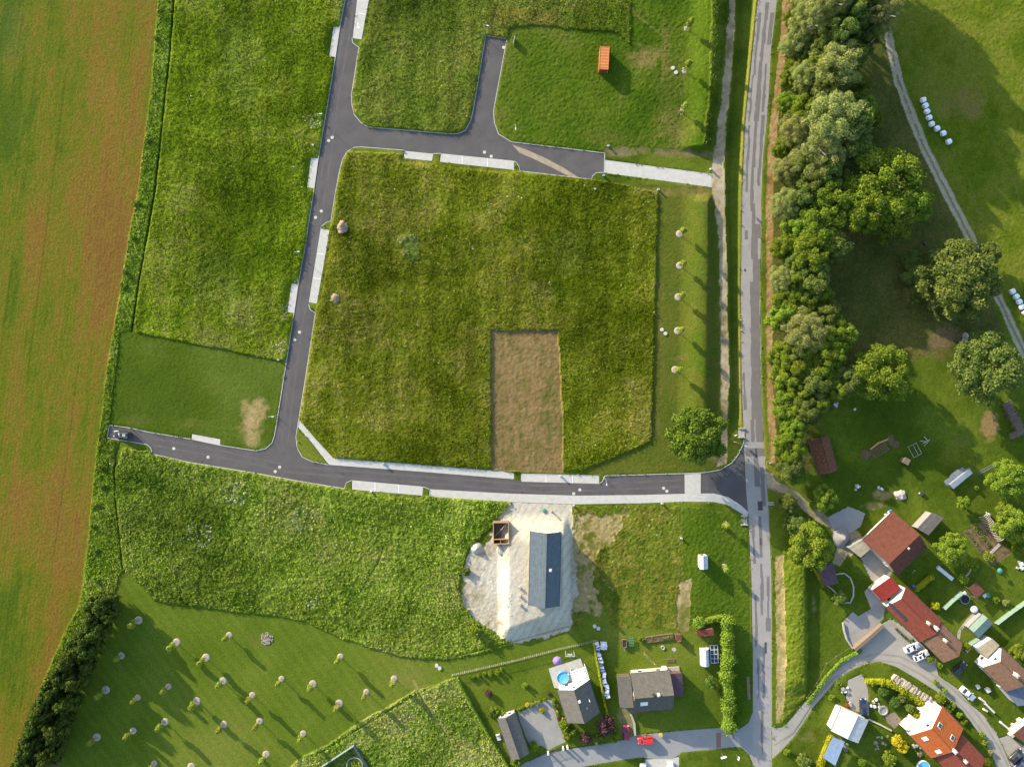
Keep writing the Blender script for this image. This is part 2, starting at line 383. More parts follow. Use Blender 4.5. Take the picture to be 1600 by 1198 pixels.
DRIVE_A = [(1008,1186),(1024,1185),(1050,1185),(1056,1183),(1061,1182),(1061,1215),(1008,1215)]
YARD_E = [(1345,872),(1361,858),(1395,892),(1386,905),(1373,915),(1361,905),(1352,888)]
YARD_D = [(1293,808),(1325,791),(1340,796),(1352,802),(1345,822),(1330,832),(1302,830)]
TERR_E = [(1316,972),(1332.5,955),(1341,962.5),(1361,950),(1380,966),(1331,1011),(1320,991)]
FORE_E = [(1350,924),(1365,910),(1385,940),(1380,966),(1361,950)]
YARD_G = [(1325,1062),(1347,1052),(1356,1075),(1358,1118),(1330,1108),(1322,1090)]
YARD_R = [(1561,1153),(1575,1148),(1600,1165),(1615,1190),(1600,1215),(1584,1205),(1574,1180)]
PAVED = [NEWROAD, OLDROAD, SIDEROAD, LANE, FOOT1, FOOT2, FOOT3, YARD_B, DRIVE_A, YARD_E, YARD_D, TERR_E, FORE_E, YARD_G, YARD_R] + PADS

FIELD = [(-400,-400),(262,-400),(247,0),(236,137),(226,215),(215,300),(200,375),(190,440),(181,492),(175,530),(163,600),(160,640),(154,680),(147,740),(140,820),(131,900),(124,945),(100,990),(82,1030),(62,1080),(45,1110),(30,1160),(22,1198),(-5,1400),(-400,1400)]
WEED_W = [(247,-400),(278,-400),(272,0),(265,90),(257,160),(250,230),(242,300),(226,390),(217,440),(209,500),(204,517),(187,520),(178,600),(172,655),(171,664),(167,684),(180,690),(179,740),(180,775),(185,825),(192,888),(184,898),(178,950),(150,1000),(90,1180),(20,1210),(100,940),(140,760)]
DITCH = [(278,-60),(272,0),(265,90),(257,160),(250,230),(242,300),(226,390),(217,440),(209,500),(205,517)]
DITCH2 = [(188,690),(181,712),(179,740),(180,775),(184,812),(189,860),(192,888)]
MEAD_W = [(278,-400),(560,-400),(539,0),(531,42),(521,42),(514,89),(524,90),(509,180),(497,250),(486,247),(480,292),(490,294),(476,390),(466,443),(455,443),(449,487),(459,489),(450,550),(443,563),(399,556),(325,541),(212,519),(209,500),(226,390),(242,300),(257,160),(272,0)]
LAWN_W = [(187,520),(212,519),(325,541),(399,556),(443,563),(434,650),(425,692),(400,704),(300,686),(171,664),(178,600)]
BLOCK_N = [(558,0),(575,-400),(1170,-400),(1140,0),(1110,225),(945,240),(799,222),(772,190),(792,61),(759,56),(736,187),(715,209),(575,199),(552,170),(550,150),(561,75),(565,62)]
MOWN_NE = [(796,42),(830,40),(965,50),(985,70),(990,-400),(1120,-400),(1112,0),(1108,150),(1098,235),(945,240),(799,222),(772,190),(792,61)]
MEAD_C = [(530,262),(545,236),(630,240),(700,254),(803,267),(925,281),(950,285),(1028,300),(1028,315),(1024,450),(1021,560),(1017,688),(1000,697),(950,718),(925,728),(905,738),(805,738),(656,726),(521,715),(467,655),(490,500),(497,474),(515,359),(520,345)]
TAN = [(767,516),(872,516),(875,560),(880,680),(879,738),(855,739),(767,734)]
EAST_STRIP = [(945,285),(1118,293),(1130,400),(1126,600),(1120,660),(1160,690),(1144,722),(1100,738),(905,743),(925,728),(950,718),(1000,697),(1017,688),(1021,560),(1024,450),(1028,300)]
MEAD_S = [(192,700),(236,706),(295,722),(400,739),(538,763),(550,764),(661,774),(800,784),(790,800),(760,830),(730,860),(715,920),(740,960),(790,990),(800,1007),(750,1020),(700,1029),(662,1029),(625,1025),(575,1010),(537,998),(505,984),(475,970),(437,962),(399,959),(325,949),(275,944),(241,938),(225,918),(205,900),(192,888),(184,812),(179,740)]
ORCHARD = [(184,898),(205,900),(225,918),(241,938),(275,944),(325,949),(399,959),(437,962),(475,970),(505,984),(537,998),(575,1010),(625,1025),(662,1029),(700,1029),(750,1020),(799,1007),(890,985),(960,980),(960,1000),(930,1000),(720,1049),(705,1056),(650,1078),(562,1128),(512,1163),(462,1188),(440,1215),(300,1300),(20,1300),(75,1198),(140,1010),(178,950)]
ROUGH_S = [(650,1078),(715,1058),(796,1200),(830,1300),(560,1300),(440,1215),(462,1188),(512,1163),(562,1128)]
SAND = [(800,784),(893,787),(893,838),(905,900),(890,985),(800,1004),(788,998),(768,985),(735,965),(722,920),(728,885),(740,860),(765,845),(770,820),(790,800)]
PADR = [(800,784),(893,787),(893,838),(892,900),(890,985),(800,1004),(788,998),(783,980),(786,900),(800,850)]
DRYPLOT = [(893,790),(1062,790),(1068,850),(1070,985),(960,980),(930,930),(900,985),(890,985),(893,838)]
DRYPALE = [(893,838),(900,802),(945,806),(965,800),(975,788),(985,800),(965,830),(940,860),(925,900),(942,950),(930,960),(905,950),(893,958)]
PALE2 = [(1062,905),(1080,900),(1078,960),(1075,985),(1058,982)]
LAWN_E = [(1065,790),(1168,808),(1173,900),(1176,1000),(1178,1110),(1150,1135),(1147,960),(1085,965),(1070,985)]
GARDEN_B = [(720,1050),(930,1000),(960,985),(1085,985),(1147,960),(1147,1135),(1065,1141),(990,1150),(885,1170),(850,1175),(820,1192),(796,1200),(715,1058)]
FOREST = [(1236,-400),(1400,-400),(1386,0),(1388,60),(1405,140),(1430,210),(1470,300),(1510,380),(1550,470),(1572,530),(1540,545),(1470,545),(1420,565),(1330,610),(1270,665),(1265,750),(1205,730),(1207,300),(1211,220),(1228,90)]
HAY = [(1400,-400),(2200,-400),(2200,800),(1610,560),(1572,475),(1510,360),(1470,290),(1430,195),(1405,130),(1390,60),(1386,0)]
TRACK = [(1379,-60),(1379,0),(1380,38),(1385,75),(1396,125),(1414,175),(1434,225),(1470,300),(1510,375),(1552,462),(1570,500),(1592,550),(1640,640),(1655,632),(1602,540),(1584,500),(1566,462),(1527,375),(1488,300),(1450,225),(1430,175),(1411,125),(1399,75),(1391,38),(1386,0),(1387,-60)]
PATH = [(1142,-60),(1140,0),(1134,75),(1127,150),(1119,225),(1112.5,268),(1112,296),(1118,325),(1124,400),(1126,600),(1126,690),(1118,730),(1135,725),(1136,660),(1139,600),(1135,400),(1132,325),(1132,225),(1139,150),(1146,75),(1149,0),(1152,-60)]
STRAW = [(1225,-60),(1236,-60),(1230,60),(1222,130),(1215,200),(1208,300),(1207.5,600),(1212,650),(1211,725),(1204,725),(1197.5,600),(1197,300),(1201,215),(1210,140),(1219,60)]
STRAW2 = [(1211,868),(1224,866),(1228,930),(1229,1030),(1224,1110),(1218,1128),(1212,1128),(1214,1030)]
BANK = [(1224,860),(1258,868),(1261,960),(1262,1040),(1258,1090),(1240,1110),(1222,1130),(1224,1110),(1229,1030)]
DRIVE = [(1196,736),(1205,739),(1212.5,750),(1241,766),(1260,781),(1292.5,806),(1310,830),(1345,850),(1330,870),(1305,840),(1297.5,822),(1280,815),(1254,796),(1244,780),(1229,771),(1200,762.5)]
DIRT_D = [(1300,828),(1340,828),(1352,842),(1328,862),(1312,885),(1302,880),(1310,850)]
VEGBED = [(1510,828),(1540,812),(1580,865),(1548,885)]
SOILHEDGE = [(172,950),(180,965),(140,1020),(118,1090),(95,1200),(70,1200),(90,1130)]

# ------------------------------------------------------------------ the ground as one height field, split by what grows on it
GS = 1.5
gx = np.arange(-90, 1692, GS); gy = np.arange(-90, 1292, GS)
PX, PY = np.meshgrid(gx, gy)
n1 = fbm(PX, PY, 14, 3, 1) - 0.5; n2 = fbm(PX, PY, 14, 3, 2) - 0.5
WX = PX + n1 * 5; WY = PY + n2 * 5                    # ragged edges
big = fbm(PX, PY, 160, 4, 3); mid = fbm(PX, PY, 38, 4, 4); fine = fbm(PX, PY, 7, 3, 5); grit = fbm(PX, PY, 3.4, 2, 6)
C = np.zeros(PX.shape + (3,)); VEG = np.zeros(PX.shape); AMP = np.zeros(PX.shape); CLS = np.zeros(PX.shape, int); WLF = np.zeros(PX.shape)
NAMES = ['lawn', 'field', 'meadow', 'rough_grass', 'bare_ground', 'gravel_path', 'forest_floor', 'dry_verge']
def mixc(stops, t):
    t = np.clip(t, 0, 1) * (len(stops) - 1)
    st = np.array([lin(s) for s in stops]); i = np.clip(t.astype(int), 0, len(stops) - 2); f = (t - i)[..., None]
    return st[i] * (1 - f) + st[i + 1] * f
def paint(poly, cls, stops, t, veg, amp, warp=1.0, k=1.0):
    m = inpoly(PX + (WX - PX) * warp, PY + (WY - PY) * warp, poly)
    C[m] = (mixc(stops, t[m]) * k); VEG[m] = veg; AMP[m] = amp; CLS[m] = NAMES.index(cls)
    return m
def patch(cx, cy, rx, ry, rgb, stren, sharp=2.2, veg=None):
    e = ((PX - cx) / rx) ** 2 + ((PY - cy) / ry) ** 2
    a = np.clip((1.15 - e + (mid - 0.5) * 2.0 + (fine - 0.5) * 1.5) * sharp * 0.5, 0, 1) * stren
    a = a * (e < 4); c = lin(rgb)
    C[:] = C * (1 - a[..., None]) + c * a[..., None]
    if veg is not None: VEG[:] = VEG * (1 - a) + veg * a; AMP[:] = AMP * (1 - a) + 0.04 * a
def contrast(a, k=2.2): return np.clip((a - 0.5) * k + 0.5, 0, 1)
EVERY = [(-2000, -2000), (3000, -2000), (3000, 3000), (-2000, 3000)]
G1 = (92, 116, 32); G2 = (118, 138, 46); G3 = (138, 146, 62); GD = (74, 100, 28)
lawn_t = contrast(0.55 * big + 0.3 * mid + 0.15 * fine)
paint(EVERY, 'lawn', [GD, G1, G2, G3], lawn_t, 0.08, 0.05, 0)
rs0 = np.random.RandomState(77); u = PX + 0.129 * PY
stripe = fbm(u, PY * 0.05, 13, 3, 8); stripe2 = fbm(u, PY * 0.03, 4.2, 2, 9)
an = fbm(u, PY * 0.22, 22, 4, 41); an2 = fbm(u, PY * .4, 6, 3, 42)
ft = 0.22 * contrast(stripe, 2.0) + 0.34 * contrast(an, 2.8) + .22 * (an2 - .5) * 2 + .16 * (rs0.rand(*PX.shape) - .5) + 0.30 * contrast(big, 2.6) + 0.16 * ss(20, 235, u) + 0.10 * contrast(mid) + 0.22 * (stripe2 - .5) + .16 * (fbm(u, PY * 0.015, 2.6, 2, 19) - .5) - 0.08
ft = ft + 0.18 * ss(160, 235, u) * ss(150, 400, PY) - 0.30 * (1 - ss(-30, 130, u)) - .10 * ss(760, 980, PY)
paint(WEED_W, 'rough_grass', [(78, 104, 24), (92, 118, 30), (110, 132, 42), (130, 144, 72)], contrast(0.45 * mid + 0.35 * fine + 0.2 * grit, 1.8), 0.28, 0.22)
FM = paint(FIELD, 'field', [(88, 112, 30), (112, 124, 34), (130, 124, 44), (144, 118, 54), (140, 108, 54)], ft, 0.10, 0.05, 0.4)
mt = contrast(0.45 * big + 0.35 * mid + 0.2 * fine, 2.6)
paint(MEAD_W, 'meadow', [(70, 94, 12), (86, 108, 16), (108, 126, 30), (122, 130, 58)], mt, 0.50, 0.20)
paint(LAWN_W, 'lawn', [(74, 100, 26), (86, 112, 30), (104, 126, 48)], contrast(0.6 * big + 0.4 * mid), 0.10, 0.07, 0.5)
paint(BLOCK_N, 'meadow', [(66, 86, 20), (82, 102, 26), (104, 120, 44), (120, 124, 54)], mt, 0.50, 0.20)
paint(MOWN_NE, 'lawn', [(70, 102, 20), (86, 116, 26), (104, 126, 40), (118, 124, 58)], contrast(0.5 * big + 0.4 * mid + .1 * fine, 2.4), 0.16, 0.16)
paint(EAST_STRIP, 'lawn', [(92, 108, 34), (112, 120, 48), (96, 116, 40), (126, 122, 66)], contrast(0.4 * big + 0.5 * mid + .1 * fine, 2.2), 0.08, 0.07, 0.4)
paint(MEAD_C, 'meadow', [(66, 82, 8), (80, 94, 12), (104, 114, 30), (128, 126, 58)], mt, 0.52, 0.20, 0.5)
paint(TAN, 'bare_ground', [(96, 102, 44), (120, 112, 60), (140, 118, 74), (154, 130, 86), (132, 108, 66)], contrast(0.2 * big + 0.3 * mid + 0.25 * fine + .25 * fbm(PX, PY * .12, 5, 3, 55), 3.0), 0.05, 0.12, 0.6)
paint(MEAD_S, 'rough_grass', [(74, 100, 26), (102, 126, 38), (126, 146, 54), (140, 148, 76)], contrast(0.35 * big + 0.35 * mid + 0.3 * fine, 2.6), 0.45, 0.30, 0.7)
mow = 0.5 + 0.5 * np.sin((PX * 0.79 - PY * 0.61) / 2.3)
ot = contrast(0.6 * big + 0.3 * mid + .1 * mow, 2.2)
paint(ORCHARD, 'lawn', [(96, 122, 34), (112, 136, 46), (132, 146, 62)], ot, 0.05, 0.04, 0.4)
paint(ROUGH_S, 'rough_grass', [(84, 112, 34), (110, 136, 48), (140, 152, 74), (150, 152, 92)], contrast(0.35 * big + 0.35 * mid + 0.3 * fine, 2.6), 0.4, 0.28)
paint(DRYPLOT, 'meadow', [(78, 100, 22), (98, 110, 34), (122, 122, 52), (88, 106, 30), (112, 116, 44)], contrast(.4 * big + .4 * mid + .2 * fine, 3.0), 0.14, 0.20, 1.6)
paint(LAWN_E, 'lawn', [(74, 106, 22), (92, 122, 32), (112, 134, 46)], contrast(.5 * big + .4 * mid + .1 * fine), 0.14, 0.15)
paint(DRYPALE, 'bare_ground', [(104, 112, 40), (140, 132, 70), (188, 166, 116), (156, 144, 88), (204, 182, 134)], contrast(.2 * big + .4 * mid + .4 * fine, 3.0), 0.05, 0.12, 5.0)
paint(PALE2, 'bare_ground', [(120, 124, 56), (166, 148, 98), (206, 182, 134)], contrast(.5 * mid + .5 * fine, 2.6), 0.05, 0.08, 2.4)
paint(SAND, 'bare_ground', [(158, 146, 116), (196, 182, 154), (216, 206, 184), (206, 194, 168), (184, 172, 146)], contrast(.25 * big + .4 * mid + .35 * fine, 2.8), 0.0, 0.10, 3.4)
paint(PADR, 'bare_ground', [(196, 184, 158), (214, 206, 186), (222, 214, 196)], contrast(.3 * big + .4 * mid + .3 * fine, 2.4), 0.0, 0.05, 0.25)
paint(GARDEN_B, 'lawn', [(96, 122, 34), (116, 138, 46), (132, 146, 60)], contrast(.4 * big + .5 * mid + .1 * fine), 0.05, 0.04)
paint(FOREST, 'forest_floor', [(72, 88, 34), (92, 98, 42), (112, 110, 54), (88, 108, 36)], contrast(.5 * big + .3 * mid + .2 * fine), 0.08, 0.10, 1.5)
paint(HAY, 'lawn', [(92, 118, 26), (110, 132, 34), (130, 142, 52), (104, 126, 32)], contrast(.4 * big + .4 * mid + .2 * fine, 2.6), 0.08, 0.12)
hay_tr = np.abs(((PX - np.interp(PY, [0, 600], [1455, 1640])) + 40 * (fbm(PX * 0, PY, 90, 2, 12) - .5)) % 70 - 35) < 1.6
m = inpoly(PX, PY, HAY) & hay_tr; C[m] = C[m] * .8 + lin((160, 146, 92)) * .2
paint(TRACK, 'gravel_path', [(186, 172, 140), (206, 194, 166)], contrast(.4 * mid + .6 * fine), 0, 0.03, 0.8)
tc_ = np.interp(PY, [0, 38, 75, 125, 175, 225, 300, 375, 462, 550, 640], [1382.5, 1385.5, 1392, 1403.5, 1422, 1442, 1479, 1518.5, 1559, 1600, 1647])
m = (np.abs(PX - tc_ + 3 * n1) < 1.9) & (CLS == NAMES.index('gravel_path')) & (mid + .5 * fine > .62); C[m] = C[m] * .35 + lin((108, 112, 52)) * .65; VEG[m] = .08
paint(PATH, 'gravel_path', [(140, 126, 88), (184, 166, 132), (204, 188, 156)], contrast(.5 * mid + .5 * fine, 2.6), 0, 0.05, 1.4)
m = (inpoly(PX, PY, PATH)) & (mid + .6 * fine < .62) & (np.abs(PX - np.interp(PY, PATHR[:, 0] * 0 + PATHR[:, 0], PATHR[:, 1]) + 8) < 2.5); C[m] = C[m] * .6 + lin((120, 124, 66)) * .4
paint(STRAW, 'dry_verge', [(168, 132, 76), (200, 164, 108), (214, 184, 130)], contrast(.4 * mid + .6 * fine), 0.06, 0.10, 0.8)
paint(STRAW2, 'dry_verge', [(150, 146, 82), (196, 174, 118), (206, 186, 130)], contrast(.4 * mid + .6 * fine), 0.10, 0.14, 0.8)
paint(BANK, 'lawn', [(100, 124, 34), (122, 142, 46), (140, 152, 66)], contrast(.4 * big + .3 * mid + .3 * fine), 0.22, 0.24, 0.8)
paint(DRIVE, 'gravel_path', [(160, 140, 108), (186, 168, 134), (200, 186, 156)], contrast(.4 * mid + .6 * fine), 0, 0.04, 0.8)
paint(DIRT_D, 'bare_ground', [(160, 144, 112), (188, 172, 138)], contrast(.4 * mid + .6 * fine), 0, 0.04)
paint(VEGBED, 'bare_ground', [(108, 92, 62), (150, 128, 90)], contrast(fine), 0, 0.06, .3)
paint(SOILHEDGE, 'bare_ground', [(112, 96, 60), (150, 124, 84)], contrast(.4 * mid + .6 * fine), 0, 0.05, 1.4)
# patches of another growth or wear
for a in ((399, 652, 23, 28, (204, 180, 136), .9, 1.7, .03), (408, 632, 14, 12, (190, 172, 126), .7, 1.3, .04), (393, 684, 13, 14, (190, 172, 126), .7, 1.4, .04), (380, 668, 10, 14, (176, 160, 110), .5, 1.2), (300, 660, 30, 8, (130, 130, 70), .5, 1.0), (215, 655, 24, 10, (130, 128, 72), .5, 1.0), (1003, 85, 30, 22, (158, 140, 96), .75, 1.6, .05), (1050, 160, 40, 70, (124, 120, 66), .5, 1.2), (960, 215, 70, 16, (118, 116, 60), .4, 1.2), (1075, 240, 60, 8, (150, 134, 104), .8, 2, .04), (985, 236, 45, 8, (150, 136, 104), .8, 2, .04),
          (1060, 300, 60, 10, (160, 146, 92), .7, 1.6, .05), (830, 25, 45, 14, (150, 130, 64), .5, 1.4), (1040, 75, 10, 60, (150, 134, 88), .6, 1.2), (1062, 210, 26, 40, (134, 128, 72), .5, 1.2),
          (770, 905, 26, 38, (234, 227, 210), .7, 1.4), (762, 872, 20, 12, (226, 216, 196), .6, 1.4), (745, 930, 14, 20, (150, 146, 96), .5, 1.4), (1505, 165, 34, 30, (150, 130, 84), .6, 1.4, .03), (1480, 525, 30, 20, (150, 126, 92), .8, 1.6, .03), (1475, 545, 30, 26, (132, 112, 84), .7, 1.6, .03),
          (1546, 668, 15, 24, (176, 146, 104), .85, 2, .03), (1120, 745 - 30, 16, 12, (180, 160, 124), .7, 1.6, .02), (1378, 772, 16, 10, (196, 176, 128), .7, 1.6, .02),
          (1365, 790, 22, 8, (196, 176, 128), .7, 1.6, .02), (1272, 950, 5, 22, (188, 170, 132), .7, 1.6), (640, 1120, 24, 10, (160, 150, 120), .6, 1.4, .1), (1262, 1150, 16, 10, (190, 176, 116), .6, 1.2),
          (980, 1112, 14, 40, (176, 164, 134), .8, 1.6, .02), (622, 985, 10, 5, (150, 150, 90), .4, 1), (405, 1000, 26, 14, (150, 140, 90), .5, 1.2), (640, 1060, 30, 20, (160, 158, 100), .4, 1),
          (960, 240, 30, 6, (150, 138, 108), .6, 1.6, .04), (1500, 690, 10, 10, (150, 130, 90), .3, 1), (895, 870, 10, 60, (180, 170, 140), .4, 1.2), (1030, 560, 10, 200, (132, 124, 64), .5, 1.0),
          (335, 440, 50, 60, (124, 136, 80), .35, 1.0), (640, 385, 16, 22, (118, 138, 66), .8, 2.2, .8), (370, 90, 34, 100, (120, 134, 72), .4, 1.0), (890, 395, 50, 40, (122, 136, 66), .35, 1.0),
          (1095, 380, 16, 60, (84, 122, 18), .5, 1), (1092, 560, 16, 90, (84, 122, 18), .6, 1), (1092, 60, 22, 90, (84, 118, 24), .6, 1), (1085, 180, 18, 50, (88, 118, 26), .5, 1),
          (850, 455, 24, 26, (160, 150, 86), .4, 1.2), (20, 60, 26, 60, (104, 120, 66), .5, 1.0), (28, 200, 26, 30, (104, 126, 60), .4, 1.0), (165, 150, 30, 100, (170, 126, 70), .35, 1.0)):
    patch(*a)
row_ = 1 + .07 * np.sin(u * 2 * math.pi / 5.5) * contrast(fbm(u, PY * .1, 40, 2, 81)) ; tram = np.ones(PX.shape)
for u0, ya, yb in ((39, 5, 125), (72, 380, 900), (196, 560, 900), (118, 100, 620)): tram -= .22 * np.clip(1.6 - np.abs(u - u0 + 3 * n1), 0, 1) * ss(ya, ya + 40, PY) * (1 - ss(yb - 60, yb, PY))
m = CLS == 1; C[m] *= (row_ * tram)[m][:, None]
# white umbels and yellow weeds: small pale spots growing in the rough grass
rs = np.random.RandomState(5); sp = rs.rand(*PX.shape)
clump = contrast(fbm(PX, PY, 30, 3, 21), 3.5)
m = ((CLS == 3) | (CLS == 2)) & (sp < 0.004 * clump ** 2); C[m] = C[m] * .35 + lin((216, 214, 186)) * .65
m = ((CLS == 3)) & (sp > 1 - 0.02 * clump); C[m] = C[m] * .5 + lin((170, 168, 60)) * .5
for cx, cy, r in ((312, 835, 22), (475, 810, 20), (470, 510, 12), (440, 540, 10), (180, 725, 8), (490, 190, 14), (466, 440, 7), (440, 490, 14), (1150, 1, 1), (370, 770, 22), (487, 940, 12)):
    m = (((PX - cx) / r) ** 2 + ((PY - cy) / r) ** 2 < 1) & (sp > 0.88) & (CLS != 0) & (CLS != 1); C[m] = lin((214, 212, 184)) * .8
# worn wheel marks on the mown tan rectangle / sand
m = (CLS == 4) & inpoly(PX, PY, SAND); rut = np.abs(np.sin((PX * 0.86 + PY * 0.5 + 9 * n1) / 3.2)); C[m] *= (0.90 + 0.14 * contrast(rut))[m][:, None]
dots = (m & (sp < 0.035) & (PX > 782) & (PX < 800) & (PY > 925)); C[dots] = lin((92, 112, 44)); AMP[dots] = .3
# mowing tracks and footpaths through the grass
def trail(pts, wd, rgb, stren, veg=None):
    p = np.array(pts, float); best = np.full(PX.shape, 1e9)
    for (x1, y1), (x2, y2) in zip(p[:-1], p[1:]):
        L = (x2 - x1) ** 2 + (y2 - y1) ** 2; t = np.clip(((PX - x1) * (x2 - x1) + (PY - y1) * (y2 - y1)) / L, 0, 1)
        best = np.minimum(best, np.hypot(PX - x1 - t * (x2 - x1), PY - y1 - t * (y2 - y1)))
    a = np.clip((wd - best + 1.5 * n1) / 1.0, 0, 1) * stren; c = lin(rgb)
    C[:] = C * (1 - a[..., None]) + c * a[..., None]
    if veg is not None: VEG[:] = VEG * (1 - a) + veg * a; AMP[:] = AMP * (1 - a) + .03 * a
trail(DITCH, 1.7, (80, 92, 34), .7, -0.7); trail(DITCH2, 1.4, (96, 104, 44), .6, -0.3)
trail([(645, 1062), (665, 1100), (700, 1150), (735, 1172)], 2.2, (176, 168, 104), .9, 0.0)
trail([(365, 830), (352, 860), (345, 880), (330, 895)], 1.2, (120, 132, 52), .6, 0.05); trail([(606, 840), (590, 880), (560, 930)], 1.2, (110, 130, 46), .5, 0.1)
trail([(700, 1027), (750, 1016), (799, 1003), (890, 978)], 1.6, (110, 124, 46), .6, 0.0)
trail([(690, 1064), (640, 1090), (560, 1138), (500, 1176)], 2.0, (98, 124, 40), .7, 0.1)
trail([(650, 1078), (715, 1053)], 2, (110, 130, 44), .6, 0.1)
trail([(965, 0), (1040, 60), (1034, 130)], 2, (150, 138, 84), .4)
trail([(970, 155), (965, 190), (972, 140)], 1.3, (150, 140, 78), .5)
trail([(1160, 282), (1155, 600), (1160, 680)], 3.4, (166, 162, 84), .8, 0.02); trail([(1184, -30), (1170, 100), (1161, 200), (1157, 280)], 3.2, (160, 160, 76), .8, 0.02)
trail([(1170, 812), (1172, 900), (1174, 1000)], 2.6, (150, 160, 66), .8, 0.02)
trail([(1203, 800), (1207, 898), (1208, 1000), (1208, 1120)], 2.4, (96, 120, 40), .5, 0.1)

# height of the field: ground + what grows on it
RM = np.zeros(PX.shape, bool)
for p in PAVED: RM |= inpoly(PX, PY, p)
HP = [inpoly(PX, PY, p) for p in ()]
def blur(a, n):
    a = a.astype(float)
    for _ in range(n):
        a = (a + np.roll(a, 1, 0) + np.roll(a, -1, 0) + np.roll(a, 1, 1) + np.roll(a, -1, 1)) / 5
    return a
near = blur(RM, 6)
PM_ = np.zeros(PX.shape, bool)
for p in PADS: PM_ |= inpoly(PX, PY, p)
VEG = VEG * (1 - 0.9 * np.clip(blur(PM_, 40) * 5, 0, 1)); hv = 0.7 + 0.5 * fbm(PX, PY, 46, 3, 61); VEG = np.where(np.isin(CLS, (2, 3)), VEG * hv, VEG); AMP = np.where(np.isin(CLS, (2, 3)), AMP * hv, AMP)
VEG = VEG * (1 - 0.85 * np.clip(near * 2, 0, 1)); AMP = AMP * (1 - 0.8 * np.clip(near * 2, 0, 1))
ROUGHK = np.where(CLS == 3, 1.0, 0.45)
lump = (0.16 * (fine - 0.5) + 0.5 * (grit - 0.5) + 0.30 * ROUGHK * (mid - 0.5)) * 2.0
rnd = rs.rand(*PX.shape) - 0.5
ZB = Zb(PX, PY)
ZG = ZB + np.maximum(VEG + AMP * (lump + 0.75 * rnd), -0.75) + 0.02
RMe = RM & (blur(RM, 1) > 0.99)
ZG = np.where(RM, ZB - 0.16, ZG)
f = S * (H - ZG) / H
X3 = (PX - 800) * f; Y3 = (599 - PY) * f
# only a little of the picture's brightness comes from the growth itself: the light does the rest
TALL = np.clip(AMP * 3.5, 0, 1)
swath = 0.10 * np.sin(PX / 5.2 + 6 * (big - .5)) * (CLS == 2)
sweep = ((fbm(PX, PY, 110, 3, 31) - 0.5) * 0.8 + (fbm(PX, PY, 34, 3, 33) - .5) * .28) * np.isin(CLS, (2, 3)) + swath
HUE = np.array([[1.08, 1.0, .86], [1.03, 1.0, .84], [1.05, 1.0, .86], [1.04, 1.0, .9], [1, 1, 1], [1, 1, 1], [1, 1, 1], [1, 1, 1]])[CLS]
C = C * HUE * (1 + sweep)[..., None]
KC = np.array([.84, .84, 1.12, 1.04, 1.0, 1.0, 1.0, .85])[CLS] * (1 + (0.5 * (grit - .5) + .35 * (rs.rand(*PX.shape) - .5)) * TALL)
C = C * KAL * KC[..., None]
ny, nx = PX.shape
idx = np.arange(ny * nx).reshape(ny, nx)
q = np.stack([idx[1:, :-1], idx[1:, 1:], idx[:-1, 1:], idx[:-1, :-1]], -1).reshape(-1, 4)
fc = CLS[:-1, :-1].reshape(-1)
V3 = np.stack([X3, Y3, ZG], -1).reshape(-1, 3); CC = np.concatenate([np.clip(C, 0, .9), np.ones(C.shape[:2] + (1,))], -1).reshape(-1, 4)
gmats = {'lawn': attr_mat('lawn_grass', 2.5, .68, 1.32, .05), 'field': attr_mat('field_crop', 3.0, .62, 1.38, .08), 'meadow': attr_mat('meadow_grass', 3.2, .42, 1.6, .12),
         'rough_grass': attr_mat('rough_weeds', 2.0, .45, 1.55, .2), 'bare_ground': attr_mat('bare_ground', 3.0, .82, 1.18, .05), 'gravel_path': attr_mat('path_gravel', 4.0, .8, 1.2, .04),
         'forest_floor': attr_mat('forest_floor', 2.0, .6, 1.4, .1), 'dry_verge': attr_mat('dry_verge', 3.0, .65, 1.35, .08)}
def big_mesh(name, verts, quads, cols, material):
    me = bpy.data.meshes.new(name)
    me.vertices.add(len(verts)); me.vertices.foreach_set('co', verts.astype(np.float32).ravel())
    me.loops.add(quads.size); me.loops.foreach_set('vertex_index', quads.astype(np.int32).ravel())
    me.polygons.add(len(quads)); me.polygons.foreach_set('loop_start', np.arange(0, quads.size, 4, dtype=np.int32))
    me.update(calc_edges=True)
    if cols is not None:
        at = me.attributes.new('Col', 'FLOAT_COLOR', 'POINT'); at.data.foreach_set('color', cols.astype(np.float32).ravel())
    me.materials.append(material)
    o = bpy.data.objects.new(name, me); COL.objects.link(o); return o
for ci, nm in enumerate(NAMES):
    fm = q[fc == ci]
    if not len(fm): continue
    uq, inv = np.unique(fm, return_inverse=True)
    o = big_mesh(nm, V3[uq], inv.reshape(-1, 4), CC[uq], gmats[nm])
    o['kind'] = 'stuff' if nm in ('meadow', 'rough_grass') else 'structure'
    if nm in ('meadow', 'rough_grass'):
        o['label'] = {'meadow': 'tall uncut meadow grass on the building plots', 'rough_grass': 'rough weedy grass along the field edge and road banks'}[nm]
